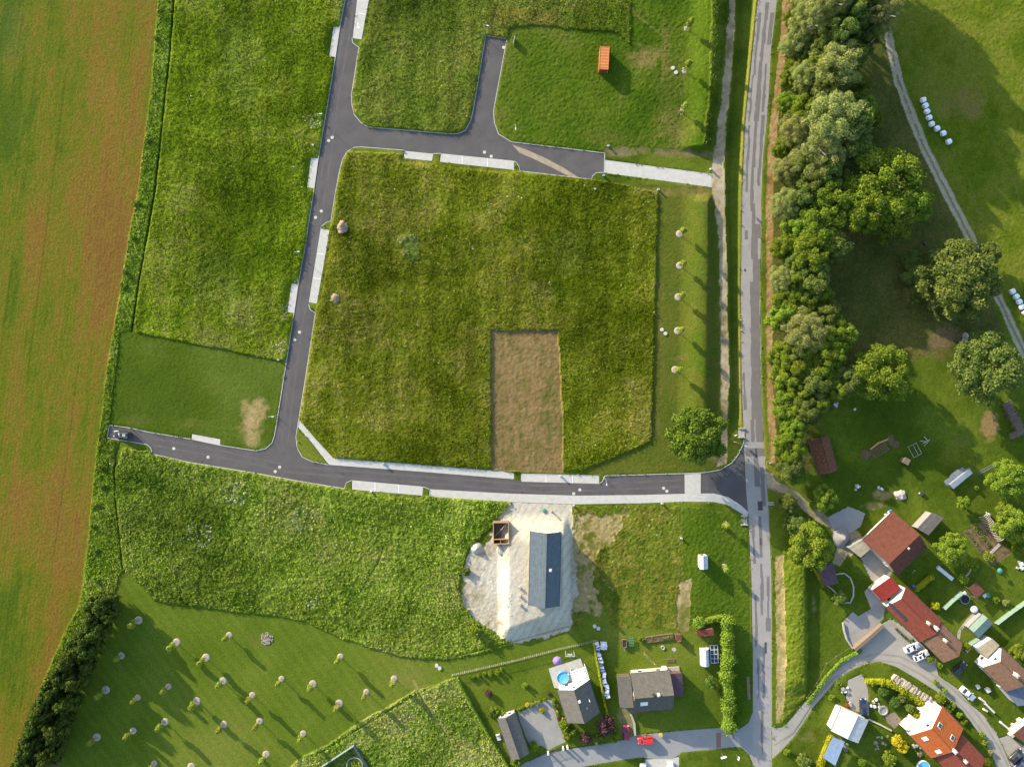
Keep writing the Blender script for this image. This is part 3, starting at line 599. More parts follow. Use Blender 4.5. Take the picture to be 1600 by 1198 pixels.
# blades and leaves standing in the tall growth: small faces that catch the light
edge = blur(RM, 3)
for ci, nm, keep, sz0 in ((2, 'meadow_blades', .62, .115), (3, 'weed_leaves', .6, .14), (-1, 'verge_tufts', .5, .16)):
    msk = ((CLS == ci) & (VEG > .15) & ~RM) if ci > 0 else ((edge > .12) & ~RM & np.isin(CLS, (0, 2, 3)) & (fbm(PX, PY, 12, 2, 91) > .5))
    ii = np.flatnonzero(msk.ravel()); ii = ii[rs.rand(len(ii)) < keep * np.clip(contrast(fbm(PX, PY, 26, 3, 71), 2.4).ravel()[ii] * 1.0 + .4, 0, 1.4)]
    n = len(ii); base_p = V3[ii] + np.concatenate([(rs.rand(n, 2) - .5) * GS * S, (rs.rand(n, 1) * .26 + .02)], 1)
    nr = rs.normal(size=(n, 3)) + np.array([-.35, .35, 1.25]); nr /= np.linalg.norm(nr, axis=1)[:, None]
    tv = np.cross(nr, rs.normal(size=(n, 3))); tv /= np.linalg.norm(tv, axis=1)[:, None]; bv = np.cross(nr, tv)
    sz = sz0 * (0.5 + 1.0 * rs.rand(n, 1) ** 1.5)
    vq = np.stack([base_p - tv * sz * .7 - bv * sz * .5, base_p + tv * sz * .6 - bv * sz, base_p + tv * sz + bv * sz * .6, base_p - tv * sz * .5 + bv * sz], 1).reshape(-1, 3)
    cq = CC[ii, :3] * (0.95 + 0.5 * rs.rand(n, 1)) * np.array([1.05, 1.05, .95]); cq = np.concatenate([np.clip(cq, 0, .9), np.ones((n, 1))], 1)
    m_, t_, b_ = newmat(nm); b_.inputs['Roughness'].default_value = 1.0; b_.inputs['Specular IOR Level'].default_value = .05
    at_ = nd(t_, 'ShaderNodeAttribute', attribute_name='Col'); t_.links.new(at_.outputs['Color'], b_.inputs['Base Color'])
    o = big_mesh(nm, vq, np.arange(4 * n).reshape(-1, 4), np.repeat(cq, 4, 0), m_); o['kind'] = 'stuff'
    o['label'] = {'meadow_blades': 'grass blades standing in the uncut meadow plots', 'weed_leaves': 'leafy weeds standing in the rough grass', 'verge_tufts': 'grass tufts creeping over the road kerbs'}[nm]
# the land beyond, out to the horizon
per = np.concatenate([idx[0, ::8], idx[::8, -1], idx[-1, ::-8], idx[::-8, 0]])
ri = V3[per]; ri = ri + np.array([0, 0, 0.0]); n = len(ri)
r1 = ri.copy(); r1[:, :2] *= 1.5; r1[:, 2] = -1.0
ang = np.arctan2(ri[:, 1], ri[:, 0]); r2 = np.stack([np.cos(ang) * 5000, np.sin(ang) * 5000, np.full(n, -1.0)], -1)
vv = np.concatenate([ri, r1, r2]); i0 = np.arange(n); i1 = (i0 + 1) % n
qq = np.concatenate([np.stack([i0, i0 + n, i1 + n, i1], -1), np.stack([i0 + n, i0 + 2 * n, i1 + 2 * n, i1 + n], -1)])
o = big_mesh('ground', vv, qq, None, mat('far_grass', base(102, 120, 38, .82), 1.0, .3, .12, spec=.05, detail=9)); o['kind'] = 'structure'

# ------------------------------------------------------------------ roads, bays, footpaths, yards
ring_obj('new_road', NEWROAD, M['asphalt'], 0.0)
ring_obj('old_road', OLDROAD, M['old_asphalt'], 0.004)
ring_obj('side_road', SIDEROAD, M['sideroad'], 0.008)
ring_obj('lane', LANE, M['lane'], 0.012)
for p in PADS: ring_obj('parking_bay', p, M['paving'], 0.03)
for p in (FOOT1, FOOT2, FOOT3): ring_obj('footpath', p, M['paving'], 0.06)
ring_obj('crossing', CROSSING, M['paving'], 0.012)
ring_obj('driveway', YARD_B, M['concrete'], 0.03); ring_obj('driveway', DRIVE_A, M['paving'], 0.03)
for p, mm in ((YARD_E, 'lane'), (YARD_D, 'concrete'), (TERR_E, 'concrete'), (FORE_E, 'concrete'), (YARD_G, 'lane'), (YARD_R, 'lane')):
    ring_obj('yard', p, M[mm], 0.03)
for p in ([(1119, 1144.5), (1126.5, 1144), (1126.5, 1167.5), (1119.5, 1168.5)], [(1140, 1142.5), (1147, 1142), (1147, 1165.5), (1140.5, 1166.5)]):
    ring_obj('brick_strip', p, M['brick_pave'], 0.016)
# parking lines
ln = MB()
for a, b in (((560, 21), (572, 23)), ((722, 243.5), (722, 256)), ((761.5, 247.5), (761.5, 260)), ((496, 396), (508, 398)), ((489.5, 434), (501.5, 436)), ((586, 753.5), (586, 767)), ((623, 757), (623, 770)), ((853, 741), (853, 753.5)), ((894.5, 742), (894.5, 754.5))):
    ribbon(ln, [a, b], 0.12, 0.035, 0.042, step=50)
o = ln.build('parking_line', M['white_paint']); o['kind'] = 'structure'
# wheelchair mark painted on the disabled bay
wm = MB(); cx, cy = 559.5, 41
ribbon(wm, [(cx + 1.8 * math.cos(t * .45), cy + 1.8 + 1.8 * math.sin(t * .45)) for t in range(0, 12)], 0.13, 0.036, 0.044, step=50)
ribbon(wm, [(cx - .4, cy - 2.6), (cx - .2, cy + .6), (cx + 1.6, cy + .8), (cx + 2.2, cy + 3)], 0.14, 0.046, 0.05, step=50)
wm.lathe(tuple(G(cx - .5, cy - 4, .036)), [(0.17, 0), (0.17, .008)], 10)
o = wm.build('wheelchair_mark', M['white_paint']); o['kind'] = 'structure'
# kerbs
kb = MB()
def sub(poly, a, b):
    i = min(range(len(poly)), key=lambda k: (poly[k][0] - a[0]) ** 2 + (poly[k][1] - a[1]) ** 2)
    j = min(range(len(poly)), key=lambda k: (poly[k][0] - b[0]) ** 2 + (poly[k][1] - b[1]) ** 2)
    return poly[i:j + 1]
for pl in (sub(NEWROAD, (544, -30), (171, 664)), sub(NEWROAD, (171, 664), (538, 763)), sub(NEWROAD, (538, 763), (550, 750)), sub(NEWROAD, (661, 760), (671, 764)),
           sub(NEWROAD, (1162.5, 686), (945.5, 743)), sub(NEWROAD, (945.5, 743), (936, 755)), sub(NEWROAD, (514, 726), (493, 489)), sub(NEWROAD, (493, 489), (482, 475)),
           sub(NEWROAD, (501, 357), (632, 236)), sub(NEWROAD, (803, 252), (944, 270)), sub(NEWROAD, (944, 270), (550, 60)), sub(NEWROAD, (677, 240.5), (689, 240))):
    ribbon(kb, pl, 0.17, -0.2, 0.10)
for pl in ([(671, 775), (799, 783.5), (900, 787), (1000, 785.5), (1070, 783), (1115, 783.5), (1135, 787.5), (1155, 799), (1168, 807.5)], [(521, 716), (656, 726), (799, 737.5)], [(564.5, 62), (576, 0)],
           [(945, 250.5), (1112.5, 272.5)], [(1112, 292.5), (944, 270)], [(514.5, 359.5), (495, 474)], [(550, 764), (660, 773.5)], [(631, 247), (675, 251.5)], [(687.5, 253), (799, 265), (803, 266.5)], [(814, 740), (936, 743)]):
    ribbon(kb, pl, 0.12, -0.2, 0.075)
o = kb.build('kerb', M['kerb']); o['kind'] = 'structure'
# repairs laid into the old road
rs2 = random.Random(3); k = 0
def road_x(py): 
    L = [(1184, 0), (1174, 100), (1164, 200), (1160, 300), (1157.5, 450), (1159, 600), (1162, 680), (1166, 770), (1169, 800), (1174, 898), (1176, 1000), (1177, 1220)]
    Rr = [(1214, 0), (1205, 75), (1201, 150), (1197, 200), (1192, 250), (1190, 300), (1187.5, 450), (1189.5, 600), (1193, 690), (1197, 740), (1201, 800), (1205, 898), (1206, 1000), (1206, 1220)]
    return np.interp(py, [a[1] for a in L], [a[0] for a in L]), np.interp(py, [a[1] for a in Rr], [a[0] for a in Rr])
def road_patch(u0, u1, y0, y1, m_='patch', dz=0.010, jag=0.035):
    n = max(2, int((y1 - y0) / 5)); le = []; re = []
    a = b = 0
    for i in range(n + 1):
        y = y0 + (y1 - y0) * i / n; xl, xr = road_x(y)
        if rs2.random() < .35: a = rs2.uniform(-jag, jag); 
        if rs2.random() < .35: b = rs2.uniform(-jag, jag)
        le.append((xl + (xr - xl) * (u0 + a), y)); re.append((xl + (xr - xl) * (u1 + b), y))
    road_patch.n = getattr(road_patch, 'n', 0) + 1; ring_obj('road_patch', le + re[::-1], M[m_], dz + .0012 * road_patch.n, cut=8)
for (u0, u1, y0, y1) in ((.12, .27, 20, 118), (.42, .62, 4, 96), (.74, .95, 20, 70), (.40, .60, 96, 190), (.10, .2, 118, 190), (.72, .84, 100, 175), (.44, .60, 190, 262), (.14, .26, 196, 300), (.76, .9, 180, 290), (.42, .56, 262, 330),
                         (.52, .66, 318, 352), (.55, .96, 350, 372), (.52, .86, 352, 405), (.60, .97, 405, 440), (.48, .97, 440, 520), (.16, .30, 360, 374), (.50, .97, 520, 600), (.06, .18, 582, 640), (.46, .97, 600, 655), (.40, .55, 655, 690),
                         (.62, .97, 655, 690), (.05, .97, 700, 712), (.44, .66, 712, 760), (.72, .9, 730, 790), (.14, .26, 820, 880), (.50, .62, 806, 870), (.14, .24, 930, 1010), (.46, .56, 880, 960), (.8, .88, 900, 980), (.24, .32, 1030, 1090), (.52, .62, 1010, 1090), (.44, .52, 1110, 1180), (.7, .9, 965, 985)):
    road_patch(u0, u1, y0, y1)
for (u0, u1, y0, y1) in ((.55, .64, 700, 714), (.5, .72, 783, 797), (.5, .58, 840, 851), (.62, .72, 1003, 1020), (.16, .24, 420, 424)):
    road_patch(u0, u1, y0, y1, 'dark_patch', 0.016, .005)
# wheel tracks worn along the lane and the new road
M['lane_track'] = mat('lane_wheel_track', base(172, 164, 150), .9, .12, .5); M['road_track'] = mat('road_wheel_track', base(112, 105, 104), .9, .14, .4)
LC = [(1207, 1160), (1235, 1140), (1265, 1093), (1298, 1057), (1330, 1036), (1370, 1026), (1405, 1030), (1440, 1048), (1480, 1075), (1512, 1105), (1535, 1135), (1557, 1170), (1574, 1205)]
for ctr, m_, z_ in ((LC, 'lane_track', .016), ([(551, -10), (540, 60), (524, 150), (511, 250), (497, 340), (480, 430), (463, 540), (450, 640), (445, 690)], 'road_track', .004), ([(240, 690), (350, 710), (450, 732), (560, 742), (700, 752), (850, 764), (1000, 758), (1065, 755)], 'road_track', .004)):
    for of in (-.85, .85):
        mb = MB(); ribbon(mb, ctr, .55, z_ - .03, z_, off=of, step=1.5); o = mb.build('wheel_track', M[m_]); o['kind'] = 'structure'
# sand washed over the end of the branch road
sw = [(800, 226), (822, 234), (850, 246), (880, 262), (905, 278), (890, 276), (862, 262), (835, 249), (812, 239)]
ring_obj('sand_spill', sw, mat('sand_spill', base(186, 168, 140), .95, .15, .6), 0.006, cut=4)

# ------------------------------------------------------------------ foliage
def leaf_cloud(lobes, n, leaf, seed, up=0.0, jit=0.7, asp=1.0, hollow=True):
    """many small leaf-sized faces spread through ellipsoid lobes [(centre, radii)]"""
    r = np.random.RandomState(seed)
    cs = np.array([l[0] for l in lobes], float); rr = np.array([l[1] for l in lobes], float)
    wgt = (rr.prod(1)) ** (2 / 3); ch = r.choice(len(lobes), n, p=wgt / wgt.sum())
    dv = r.normal(size=(n, 3)); dv /= np.linalg.norm(dv, axis=1)[:, None]
    flip = (dv[:, 2] < -0.35) & (r.rand(n) < .8); dv[flip, 2] *= -1
    rad = 0.72 + 0.36 * r.rand(n) ** 1.2 + (r.rand(n) < .12) * r.rand(n) * .4
    p = cs[ch] + dv * rr[ch] * rad[:, None]
    nrm = dv / rr[ch]; nrm /= np.linalg.norm(nrm, axis=1)[:, None]
    nrm = nrm + r.normal(size=(n, 3)) * jit + np.array([0, 0, up]); nrm /= np.linalg.norm(nrm, axis=1)[:, None]
    t = np.cross(nrm, r.normal(size=(n, 3))); t /= np.linalg.norm(t, axis=1)[:, None]
    b = np.cross(nrm, t); sz = leaf * (0.55 + 0.9 * r.rand(n))[:, None] * 0.5
    v = np.stack([p - t * sz - b * sz * asp * .6, p + t * sz * .5 - b * sz * asp, p + t * sz + b * sz * asp * .7, p - t * sz * .6 + b * sz * asp], 1)
    return v.reshape(-1, 3)
def cloud_mesh(name, verts, material):
    q_ = np.arange(len(verts)).reshape(-1, 4)
    me = bpy.data.meshes.new(name)
    me.vertices.add(len(verts)); me.vertices.foreach_set('co', verts.astype(np.float32).ravel())
    me.loops.add(q_.size); me.loops.foreach_set('vertex_index', q_.astype(np.int32).ravel())
    me.polygons.add(len(q_)); me.polygons.foreach_set('loop_start', np.arange(0, q_.size, 4, dtype=np.int32))
    me.update(calc_edges=True); me.materials.append(material); return me
def crown_lobes(seed, n, lr=(0.26, 0.42), spread=0.72, top=0.2):
    r = random.Random(seed); L = [((0, 0, -0.05), (0.5, 0.5, 0.55))]
    for i in range(n):
        az = i * 2.399 + r.uniform(-.4, .4); z = r.uniform(-0.75, 1.0)
        rad = math.sqrt(max(0.02, 1 - z * z)) * spread * r.uniform(0.68, 1.24)
        s = r.uniform(*lr)
        L.append(((rad * math.cos(az), rad * math.sin(az), z * 0.74 + top * .3), (s, s, s * r.uniform(.75, 1.05))))
    return L
LM = {'sap': leaf_mat('sapling_leaves', base(136, 156, 44), base(190, 198, 88), .3, .03), 'broad': leaf_mat('bright_leaves', base(104, 132, 32), base(160, 178, 66), .3, .03), 'pale': leaf_mat('pale_leaves', base(140, 154, 74), base(194, 198, 118), .28, .03),
      'dark': leaf_mat('dark_leaves', base(92, 116, 46), base(148, 160, 80), .25, .03), 'lime': leaf_mat('lime_leaves', base(116, 146, 36), base(170, 186, 70), .25, .03),
      'oak': leaf_mat('oak_leaves', base(76, 106, 28), base(136, 156, 60), .2, .03), 'yellow': leaf_mat('yellow_leaves', base(196, 176, 30), base(236, 214, 70), .25, .02),
      'purple': leaf_mat('purple_leaves', base(84, 58, 62), base(128, 92, 92), .15, .02), 'hedge': leaf_mat('hedge_leaves', base(110, 146, 40), base(168, 190, 76), .25, .02),
      'conifer': leaf_mat('conifer_needles', base(70, 100, 40), base(112, 140, 64), .15, .02), 'thuja': leaf_mat('thuja_sprays', base(150, 160, 22), base(204, 200, 60), .2, .02),
      'field_hedge': leaf_mat('field_hedge_leaves', base(72, 94, 34), base(118, 134, 60), .2, .03)}
CROWN = {}
for kd, n_l, lr, cnt, lf in (('broad', 60, (.12, .26), 22000, .046), ('pale', 80, (.09, .21), 26000, .036), ('dark', 64, (.12, .25), 22000, .046), ('lime', 50, (.13, .26), 15000, .055), ('oak', 64, (.13, .23), 20000, .048), ('field_hedge', 44, (.15, .28), 9000, .08)):
    CROWN[kd] = [cloud_mesh(kd + '_crown', leaf_cloud(crown_lobes(11 * i + n_l, n_l, lr), cnt, lf, i + n_l, up=.25, asp=1.0 if kd != 'pale' else .6), LM[kd]) for i in range(4)]
for kd in ('yellow', 'purple', 'conifer', 'thuja', 'hedge'):
    CROWN[kd] = [cloud_mesh(kd + '_crown', leaf_cloud(crown_lobes(7 * i + 3, 16, (.3, .45), .62), 2200, .15, i + 40, up=.2), LM[kd]) for i in range(2)]
SMALL = {kd: [cloud_mesh(kd + '_shrub', leaf_cloud(crown_lobes(5 * i + 2, 12, (.3, .48), .6), 900, .22, i + 60, up=.3), LM[kd]) for i in range(3)] for kd in ('broad', 'dark', 'lime', 'pale')}
def trunk_mesh(name, seed, material):
    r = random.Random(seed); mb = MB(); p = Vector((0, 0, -0.02)); rad = 1.0
    pts = [p.copy()]
    for i in range(5):
        p = p + Vector((r.uniform(-.02, .02), r.uniform(-.02, .02), .14)); pts.append(p.copy())
    for i in range(5): mb.tube(pts[i], pts[i + 1], .022 * (1 - i * .15), .022 * (1 - (i + 1) * .15), 8, cap=(i == 4))
    for k in range(7):
        a = pts[2 + k % 4]; az = k * 2.4 + r.random(); e = a + Vector((math.cos(az) * .13, math.sin(az) * .13, r.uniform(.12, .22)))
        mb.tube(a, e, .010, .005, 6); mb.tube(e, e + Vector((math.cos(az) * .08, math.sin(az) * .08, .12)), .005, .002, 5)
    o = mb.build(name, material); me = o.data; bpy.data.objects.remove(o); return me
TRUNK = {'bark': [trunk_mesh('trunk', i, M['bark']) for i in range(3)], 'birch': [trunk_mesh('birch_trunk', i + 9, M['birch_bark']) for i in range(2)]}
def link_mesh(name, me, parent=None, loc=(0, 0, 0), scale=(1, 1, 1), rz=0.0):
    o = bpy.data.objects.new(name, me); COL.objects.link(o); o.parent = parent; o.location = loc; o.scale = scale; o.rotation_euler = (0, 0, rz); return o
RT = random.Random(99)
def tree(name, px, py, rpx, h, kind, label, cat='tree', group=None, squash=1.0):
    """px, py: where the middle of the crown stands in the photograph; its foot is found straight below"""
    zt = Z1(px - (px - 800) * .05, py - (py - 599) * .05); zc = zt + h * .58
    x, y, _ = P(px, py, zc); r = rpx * S * (H - zc) / H
    fx, fy = topx(x, y, zt); zt = Z1(fx, fy)
    t = thing(name, (x, y, zt), label, cat, group)
    link_mesh('trunk', RT.choice(TRUNK['birch' if kind == 'pale' else 'bark']), t, (0, 0, 0), (h * .95, h * .95, h), RT.random() * 6)
    lowc = kind == 'field_hedge'
    link_mesh('crown', RT.choice(CROWN[kind]), t, (0, 0, h * (.46 if lowc else .58)), (r * RT.uniform(.95, 1.1), r * RT.uniform(.95, 1.1) * squash, h * (.54 if lowc else .42)), RT.random() * 6)
    return t
def shrub(name, px, py, rpx, h, kind, label, group=None, sy=1.0, rz=0.0, cat='shrub'):
    pool = SMALL.get(kind) if (kind in SMALL and rpx < 16) else CROWN[kind]
    zt = Z1(px, py); x, y, _ = P(px, py, zt + h * .5); r = rpx * S
    o = link_mesh(name, RT.choice(pool), None, (x, y, zt + h * .45), (r, r * sy, h * .55), rz)
    return tag(o, label, cat, group)
def hedge(name, label, pts, wdt, h, kind, dens=60, leaf=.3, group=None, bumpy=.25, z0=0.0):
    """clipped or loose hedge along a pixel polyline"""
    mb = MB(); ribbon(mb, pts, wdt * .5, -0.1, h * .8, step=1.5)
    L = []; r = random.Random(len(pts) * 7 + int(wdt * 10) + int(pts[0][0]))
    for (a, b) in zip(pts[:-1], pts[1:]):
        A3 = G(*a); B3 = G(*b); n = max(1, int((B3 - A3).length / (wdt * .55)))
        for k in range(n + 1):
            c = A3.lerp(B3, k / n); s = r.uniform(1 - bumpy, 1 + bumpy * .4)
            L.append(((c.x + r.uniform(-.1, .1) * wdt, c.y + r.uniform(-.1, .1) * wdt, c.z + h * .5), (wdt * .5 * s, wdt * .5 * s, h * .52 * s)))
    tot = sum((Vector(G(*a)) - Vector(G(*b))).length for a, b in zip(pts[:-1], pts[1:]))
    v = leaf_cloud(L, int(tot * (wdt + 2 * h) * dens * .5) + 50, leaf, 3, up=.25)
    o0 = len(mb.v); mb.v += [tuple(x) for x in v.tolist()]
    for i in range(len(v) // 4): mb.f.append([o0 + 4 * i + k for k in range(4)]); mb.uv.append(None); mb.mi.append(0)
    o = mb.build(name, LM[kind]); return tag(o, label, 'hedge', group)

# ------------------------------------------------------------------ the belt of trees beside the old road, and others
BELT = [(1345,-120,34,18,'broad'),(1372,-80,32,18,'dark'),(1330,-75,32,18,'broad'),(1290,-28,30,18,'pale'),(1340,-30,30,19,'dark'),(1370,-22,24,17,'broad'),(1325,35,26,19,'dark'),(1350,62,20,15,'dark'),(1330,95,20,17,'dark'),(1275,110,24,14,'broad'),(1245,95,18,9,'broad'),(1285,140,24,16,'dark'),(1255,175,22,12,'broad'),(1330,200,30,17,'dark'),(1290,265,26,14,'dark'),(1250,255,20,10,'broad'),(1250,310,24,11,'dark'),(1300,310,28,14,'broad'),(1350,330,34,15,'broad'),(1255,380,24,10,'broad'),(1240,440,20,9,'broad'),(1250,475,22,9,'broad'),(1290,490,22,10,'dark'),(1245,550,20,10,'dark'),(1300,555,22,10,'broad'),(1285,590,22,9,'broad'),(1245,615,20,9,'broad'),(1275,630,18,9,'broad'),(1255,10,20,12,'pale'),(1262,32,28,18,'pale'),(1295,8,28,20,'pale'),(1345,6,24,20,'dark'),(1372,26,30,20,'pale'),(1240,70,22,11,'pale'),(1308,60,26,19,'dark'),(1237,28,13,6,'broad'),(1303,107,40,19,'pale'),(1256,120,22,13,'pale'),(1282,80,24,14,'dark'),
 (1231,125,14,7,'broad'),(1334,137,22,11,'broad'),(1231,162,18,7,'broad'),(1264,152,20,9,'broad'),(1300,190,48,19,'pale'),(1342,172,22,13,'broad'),(1361,188,15,9,'broad'),(1242,205,28,12,'pale'),(1278,236,42,16,'pale'),(1225,232,17,7,'broad'),(1322,226,34,14,'dark'),(1226,266,22,10,'pale'),
 (1266,286,26,12,'dark'),(1310,280,24,11,'dark'),(1383,288,58,16,'broad'),(1418,322,30,13,'broad'),(1340,315,32,14,'broad'),(1390,345,34,13,'oak'),(1285,345,38,13,'broad'),(1228,318,24,10,'pale'),(1246,348,24,9,'lime'),(1224,385,20,8,'broad'),(1266,400,30,12,'broad'),(1300,385,26,11,'dark'),(1221,436,22,9,'pale'),(1268,438,28,11,'dark'),(1245,412,20,9,'dark'),
 (1226,466,20,8,'broad'),(1276,462,22,9,'broad'),(1222,494,24,8,'lime'),(1256,520,36,12,'pale'),(1309,524,27,11,'broad'),(1226,556,24,8,'broad'),(1276,560,30,11,'broad'),(1228,590,24,8,'lime'),(1266,602,28,10,'dark'),(1240,575,20,9,'broad'),(1378,583,44,12,'broad'),(1350,592,26,10,'broad'),(1318,595,24,10,'dark'),(1304,610,18,9,'lime'),
 (1230,636,24,9,'broad'),(1255,642,26,10,'dark'),(1240,668,22,9,'broad'),(1232,700,23,9,'broad'),(1236,728,21,8,'dark'),(1246,745,14,6,'broad')]
KN = {'pale': 'pale feathery grey-green tree', 'broad': 'bright green leafy tree', 'dark': 'dark olive green tree', 'lime': 'yellowish green bushy tree', 'oak': 'deep green lumpy tree'}
BELT.sort(key=lambda b: b[1]); cnt = {}
tot_k = {k: sum(1 for b in BELT if b[4] == k) for k in KN}
for (px, py, r, h, kd) in BELT:
    i = cnt.get(kd, 0); cnt[kd] = i + 1
    if tot_k[kd] == 1: lab = '%s on the meadow side of the roadside belt' % KN[kd]
    else: lab = '%s in the roadside belt, %s of its kind from the top' % (KN[kd], ordn(i))
    tree('belt_tree', px, py, r * 1.1, h, kd, lab, 'tree', 'trees in the belt beside the old road')
tree('oak_tree', 1090, 678, 46, 12, 'oak', 'broad round green tree standing alone at the road junction', 'tree')
tree('oak_tree', 1497, 437, 66, 15, 'dark', 'large dark spreading tree overhanging the gravel track', 'tree')
tree('broad_tree', 1540, 576, 60, 13, 'dark', 'large grey-green tree between the gravel track and the firewood stacks', 'tree')
for a in ((1432,430,22,6,'dark','low dark tree on the shaded meadow side of the track tree'), (1425,405,16,5,'dark','small dark tree at the upper edge of the shaded meadow'), (1428,460,16,5,'dark','small dark tree below the low dark tree in the shaded meadow'), (1470,480,20,7,'dark','dark tree under the lower edge of the big track tree'), (1545,395,20,8,'dark','grey-green tree hanging over the track beside the bales'),
          (1287,778,22,6,'lime','small bushy tree beside the gravel drive'), (1230,786,17,5,'dark','dark bush-like tree at the road end of the gravel drive'), (1243,818,20,5,'dark','dark bushy tree left of the round yellow-green tree'),
          (1268,852,36,8,'lime','round yellow-green tree beside the gravel heap'), (1572,747,30,7,'lime','yellow-green tree beside the grey scrap shed'), (1485,857,27,6,'lime','yellow-green tree behind the brown-roofed barn'),
          (1578,818,26,7,'lime','bright tree at the right end of the vegetable tunnel'), (1597,832,18,6,'broad','bright tree at the frame edge past the vegetable tunnel'), (1570,795,15,5,'lime','small bright tree above the vegetable tunnel'), (1505,785,11,4,'lime','slim young tree below the grey scrap shed'),
          (946,1133,15,5,'purple','purple-leaved plum tree beside the street and crimson car'), (1312,935,12,3.5,'dark','small grey-green tree beside the stone-edged courtyard'), (1590,1020,14,4,'lime','small tree at the right edge past the white-gabled house')):
    tree('garden_tree', *a[:5], a[5], 'tree')
# field hedge, lower left
HG = [(166,940,16,7),(170,955,12,5),(160,985,14,6),(146,1012,14,6),(136,1040,14,6),(124,1068,14,6),(114,1096,14,6),(102,1124,14,6),(92,1152,14,6),(82,1182,14,6),(150,945,20,8),(172,962,12,8),(152,985,18,9.5),(138,1010,18,9.5),(118,1062,18,9),(104,1098,18,9),(88,1140,18,9),(74,1178,18,9),(160,950,16,8),(146,968,16,9),(138,988,17,9.5),(122,1002,16,9),(128,1022,13,6),(108,1030,16,9),(97,1050,16,9.5),(86,1070,17,9.5),(76,1090,17,9),(66,1110,17,9),(58,1130,17,9),(50,1152,17,9),(42,1174,17,9),(32,1198,17,9),(108,1052,12,7),(92,1088,13,7),(76,1126,13,7),(62,1160,13,7),(52,1192,13,7)]
HG.sort(key=lambda b: b[1])
for i, (px, py, r, h) in enumerate(HG):
    tree('hedgerow_tree', px, py, r, h, 'field_hedge', 'dense dark tree of the hedgerow beside the field, %s from the top' % ordn(i), 'tree', 'hedgerow trees between the field and the orchard')
WC = sorted(((212, 318), (208, 372), (196, 425), (192, 446), (232, 220), (244, 60), (160, 760), (148, 790), (145, 822), (158, 730), (150, 860), (150, 905)), key=lambda a: a[1])
for i, (px, py) in enumerate(WC):
    shrub('weed_clump', px, py, 4 + (i % 3), 1.2, ('broad', 'dark', 'lime')[i % 3], 'leafy weed clump in the strip beside the field, %s from the top' % ordn(i), 'weed clumps along the field edge')
# shrubs
SH = [(629,376,8,1.3,'pale','grey-green weed clump in the big meadow, left of three'),(644,372,6,1.2,'pale','grey-green weed clump in the big meadow, right of three'),(633,396,6,1.2,'pale','grey-green weed clump in the big meadow, lowest of three'),(742,985,11,2.6,'broad','leafy shrub at the lower left corner of the sandy site'),(728,893,7,1.5,'dark','low weedy shrub on the left edge of the sandy site'),(882,1130,9,2.4,'broad','green shrub at the corner of the paved yard'),(890,1147,10,2.6,'broad','round green shrub behind the street fence'),
      (915,1152,9,2.2,'purple','dark purple shrub along the street'),(935,1156,9,2,'dark','dark green shrub left of the crimson car'),(960,1150,9,3,'broad','green shrub at the street end of the thin hedge'),(763,1083,6,1.5,'purple','small purple bush on the lawn'),(820.5,1071,5,1.5,'lime','round pale green ball bush on the lawn'),
      (772,1112,8,1.8,'broad','shrub above the charcoal garage'),(784,1115,5,1.4,'lime','bright bush beside the charcoal garage'),(806,1190,9,2,'lime','yellow-green shrub below the charcoal garage'),(766,1113,6,1.6,'conifer','dark spiky shrub left of the garage shrubs'),
      (834,1166,9,1.4,'broad','flower bed shrub between garage and street'),(847,1110,5,1,'thuja','yellow shrub in the bed along the paved yard'),(824,1101,4,1,'yellow','yellow flowering bush at the top of the paved yard'),(831,1101,4,1,'pale','pale bush at the top of the paved yard'),
      (1110,1066,9,4,'conifer','tall dark conifer beside the big hedge'),(1001,999,5,1.4,'broad','round shrub at the end of the long raised bed'),(1092,974,11,2.6,'hedge','rounded bright bush at the left end of the big hedge'),(1410,1167,10,3,'yellow','yellow shrub, lower one beside the orange-roofed house'),(1402,1158,10,3,'yellow','yellow shrub, upper one beside the orange-roofed house'),
      (1542,1190,6,2,'yellow','small yellow shrub beside the lane'),(1461,946,7,2,'thuja','yellow-green clipped ball beside the red roof'),(1484,945,3.5,1,'lime','small round bush by the green fence'),(1470,1090,9,2,'broad','green shrub at the upper corner of the orange roof'),(1483,1106,7,1.6,'broad','green shrub between orange roof and lane'),(1499,1117,5,1.6,'lime','small bright bush at the lane wall'),
      (1520,885,9,2,'broad','shrub along the curved garden path'),(1505,905,9,1.8,'lime','bright shrub beside the brown garden shelter'),(1545,870,9,2,'broad','leafy shrub beside the green parasol'),(1556,938,6,1.4,'broad','bushy plant near the green fence, upper'),(1572,942,6,1.2,'pale','pale bushy plant near the green fence, right'),(1590,858,9,2.4,'broad','shrub at the right edge below the tunnel'),
      (1452,1030,6,1.4,'broad','shrub beside the silver hatchback'),(1468,1040,5,1.2,'lime','small bush in front of the brown roof'),(1512,1010,6,1.4,'broad','bush between brown roof and green fence'),(1256,1190,13,2.4,'dark','grey-green shrub on the bank beside the lane mouth'),(1337,1168,0,0,'',''),
      (1380,1080,10,2,'conifer','dark shrub in the garden behind the yellow-green hedge'),(1398,1098,10,2,'conifer','second dark shrub in the garden behind the yellow-green hedge'),(1412,1090,9,2,'dark','dark shrub beside the firewood row'),(1420,1105,8,2,'dark','dark shrub above the short yellow-green hedge'),(1389,1185,12,2.5,'broad','dark green shrub below the yellow shrubs'),
      (1346,1190,8,1,'broad','low shrub at the bottom edge beside the blue pool'),(1270,790,8,2,'broad','leafy shrub on the far side of the gravel drive'),(1545,752,0,0,'',''),(1525,762,4,1.4,'lime','small bush right of the scrap shed'),(1341,866,4,1,'lime','round bush by the paved forecourt'),(1131,822,4,1.4,'lime','tiny sapling bush on the right lawn')]
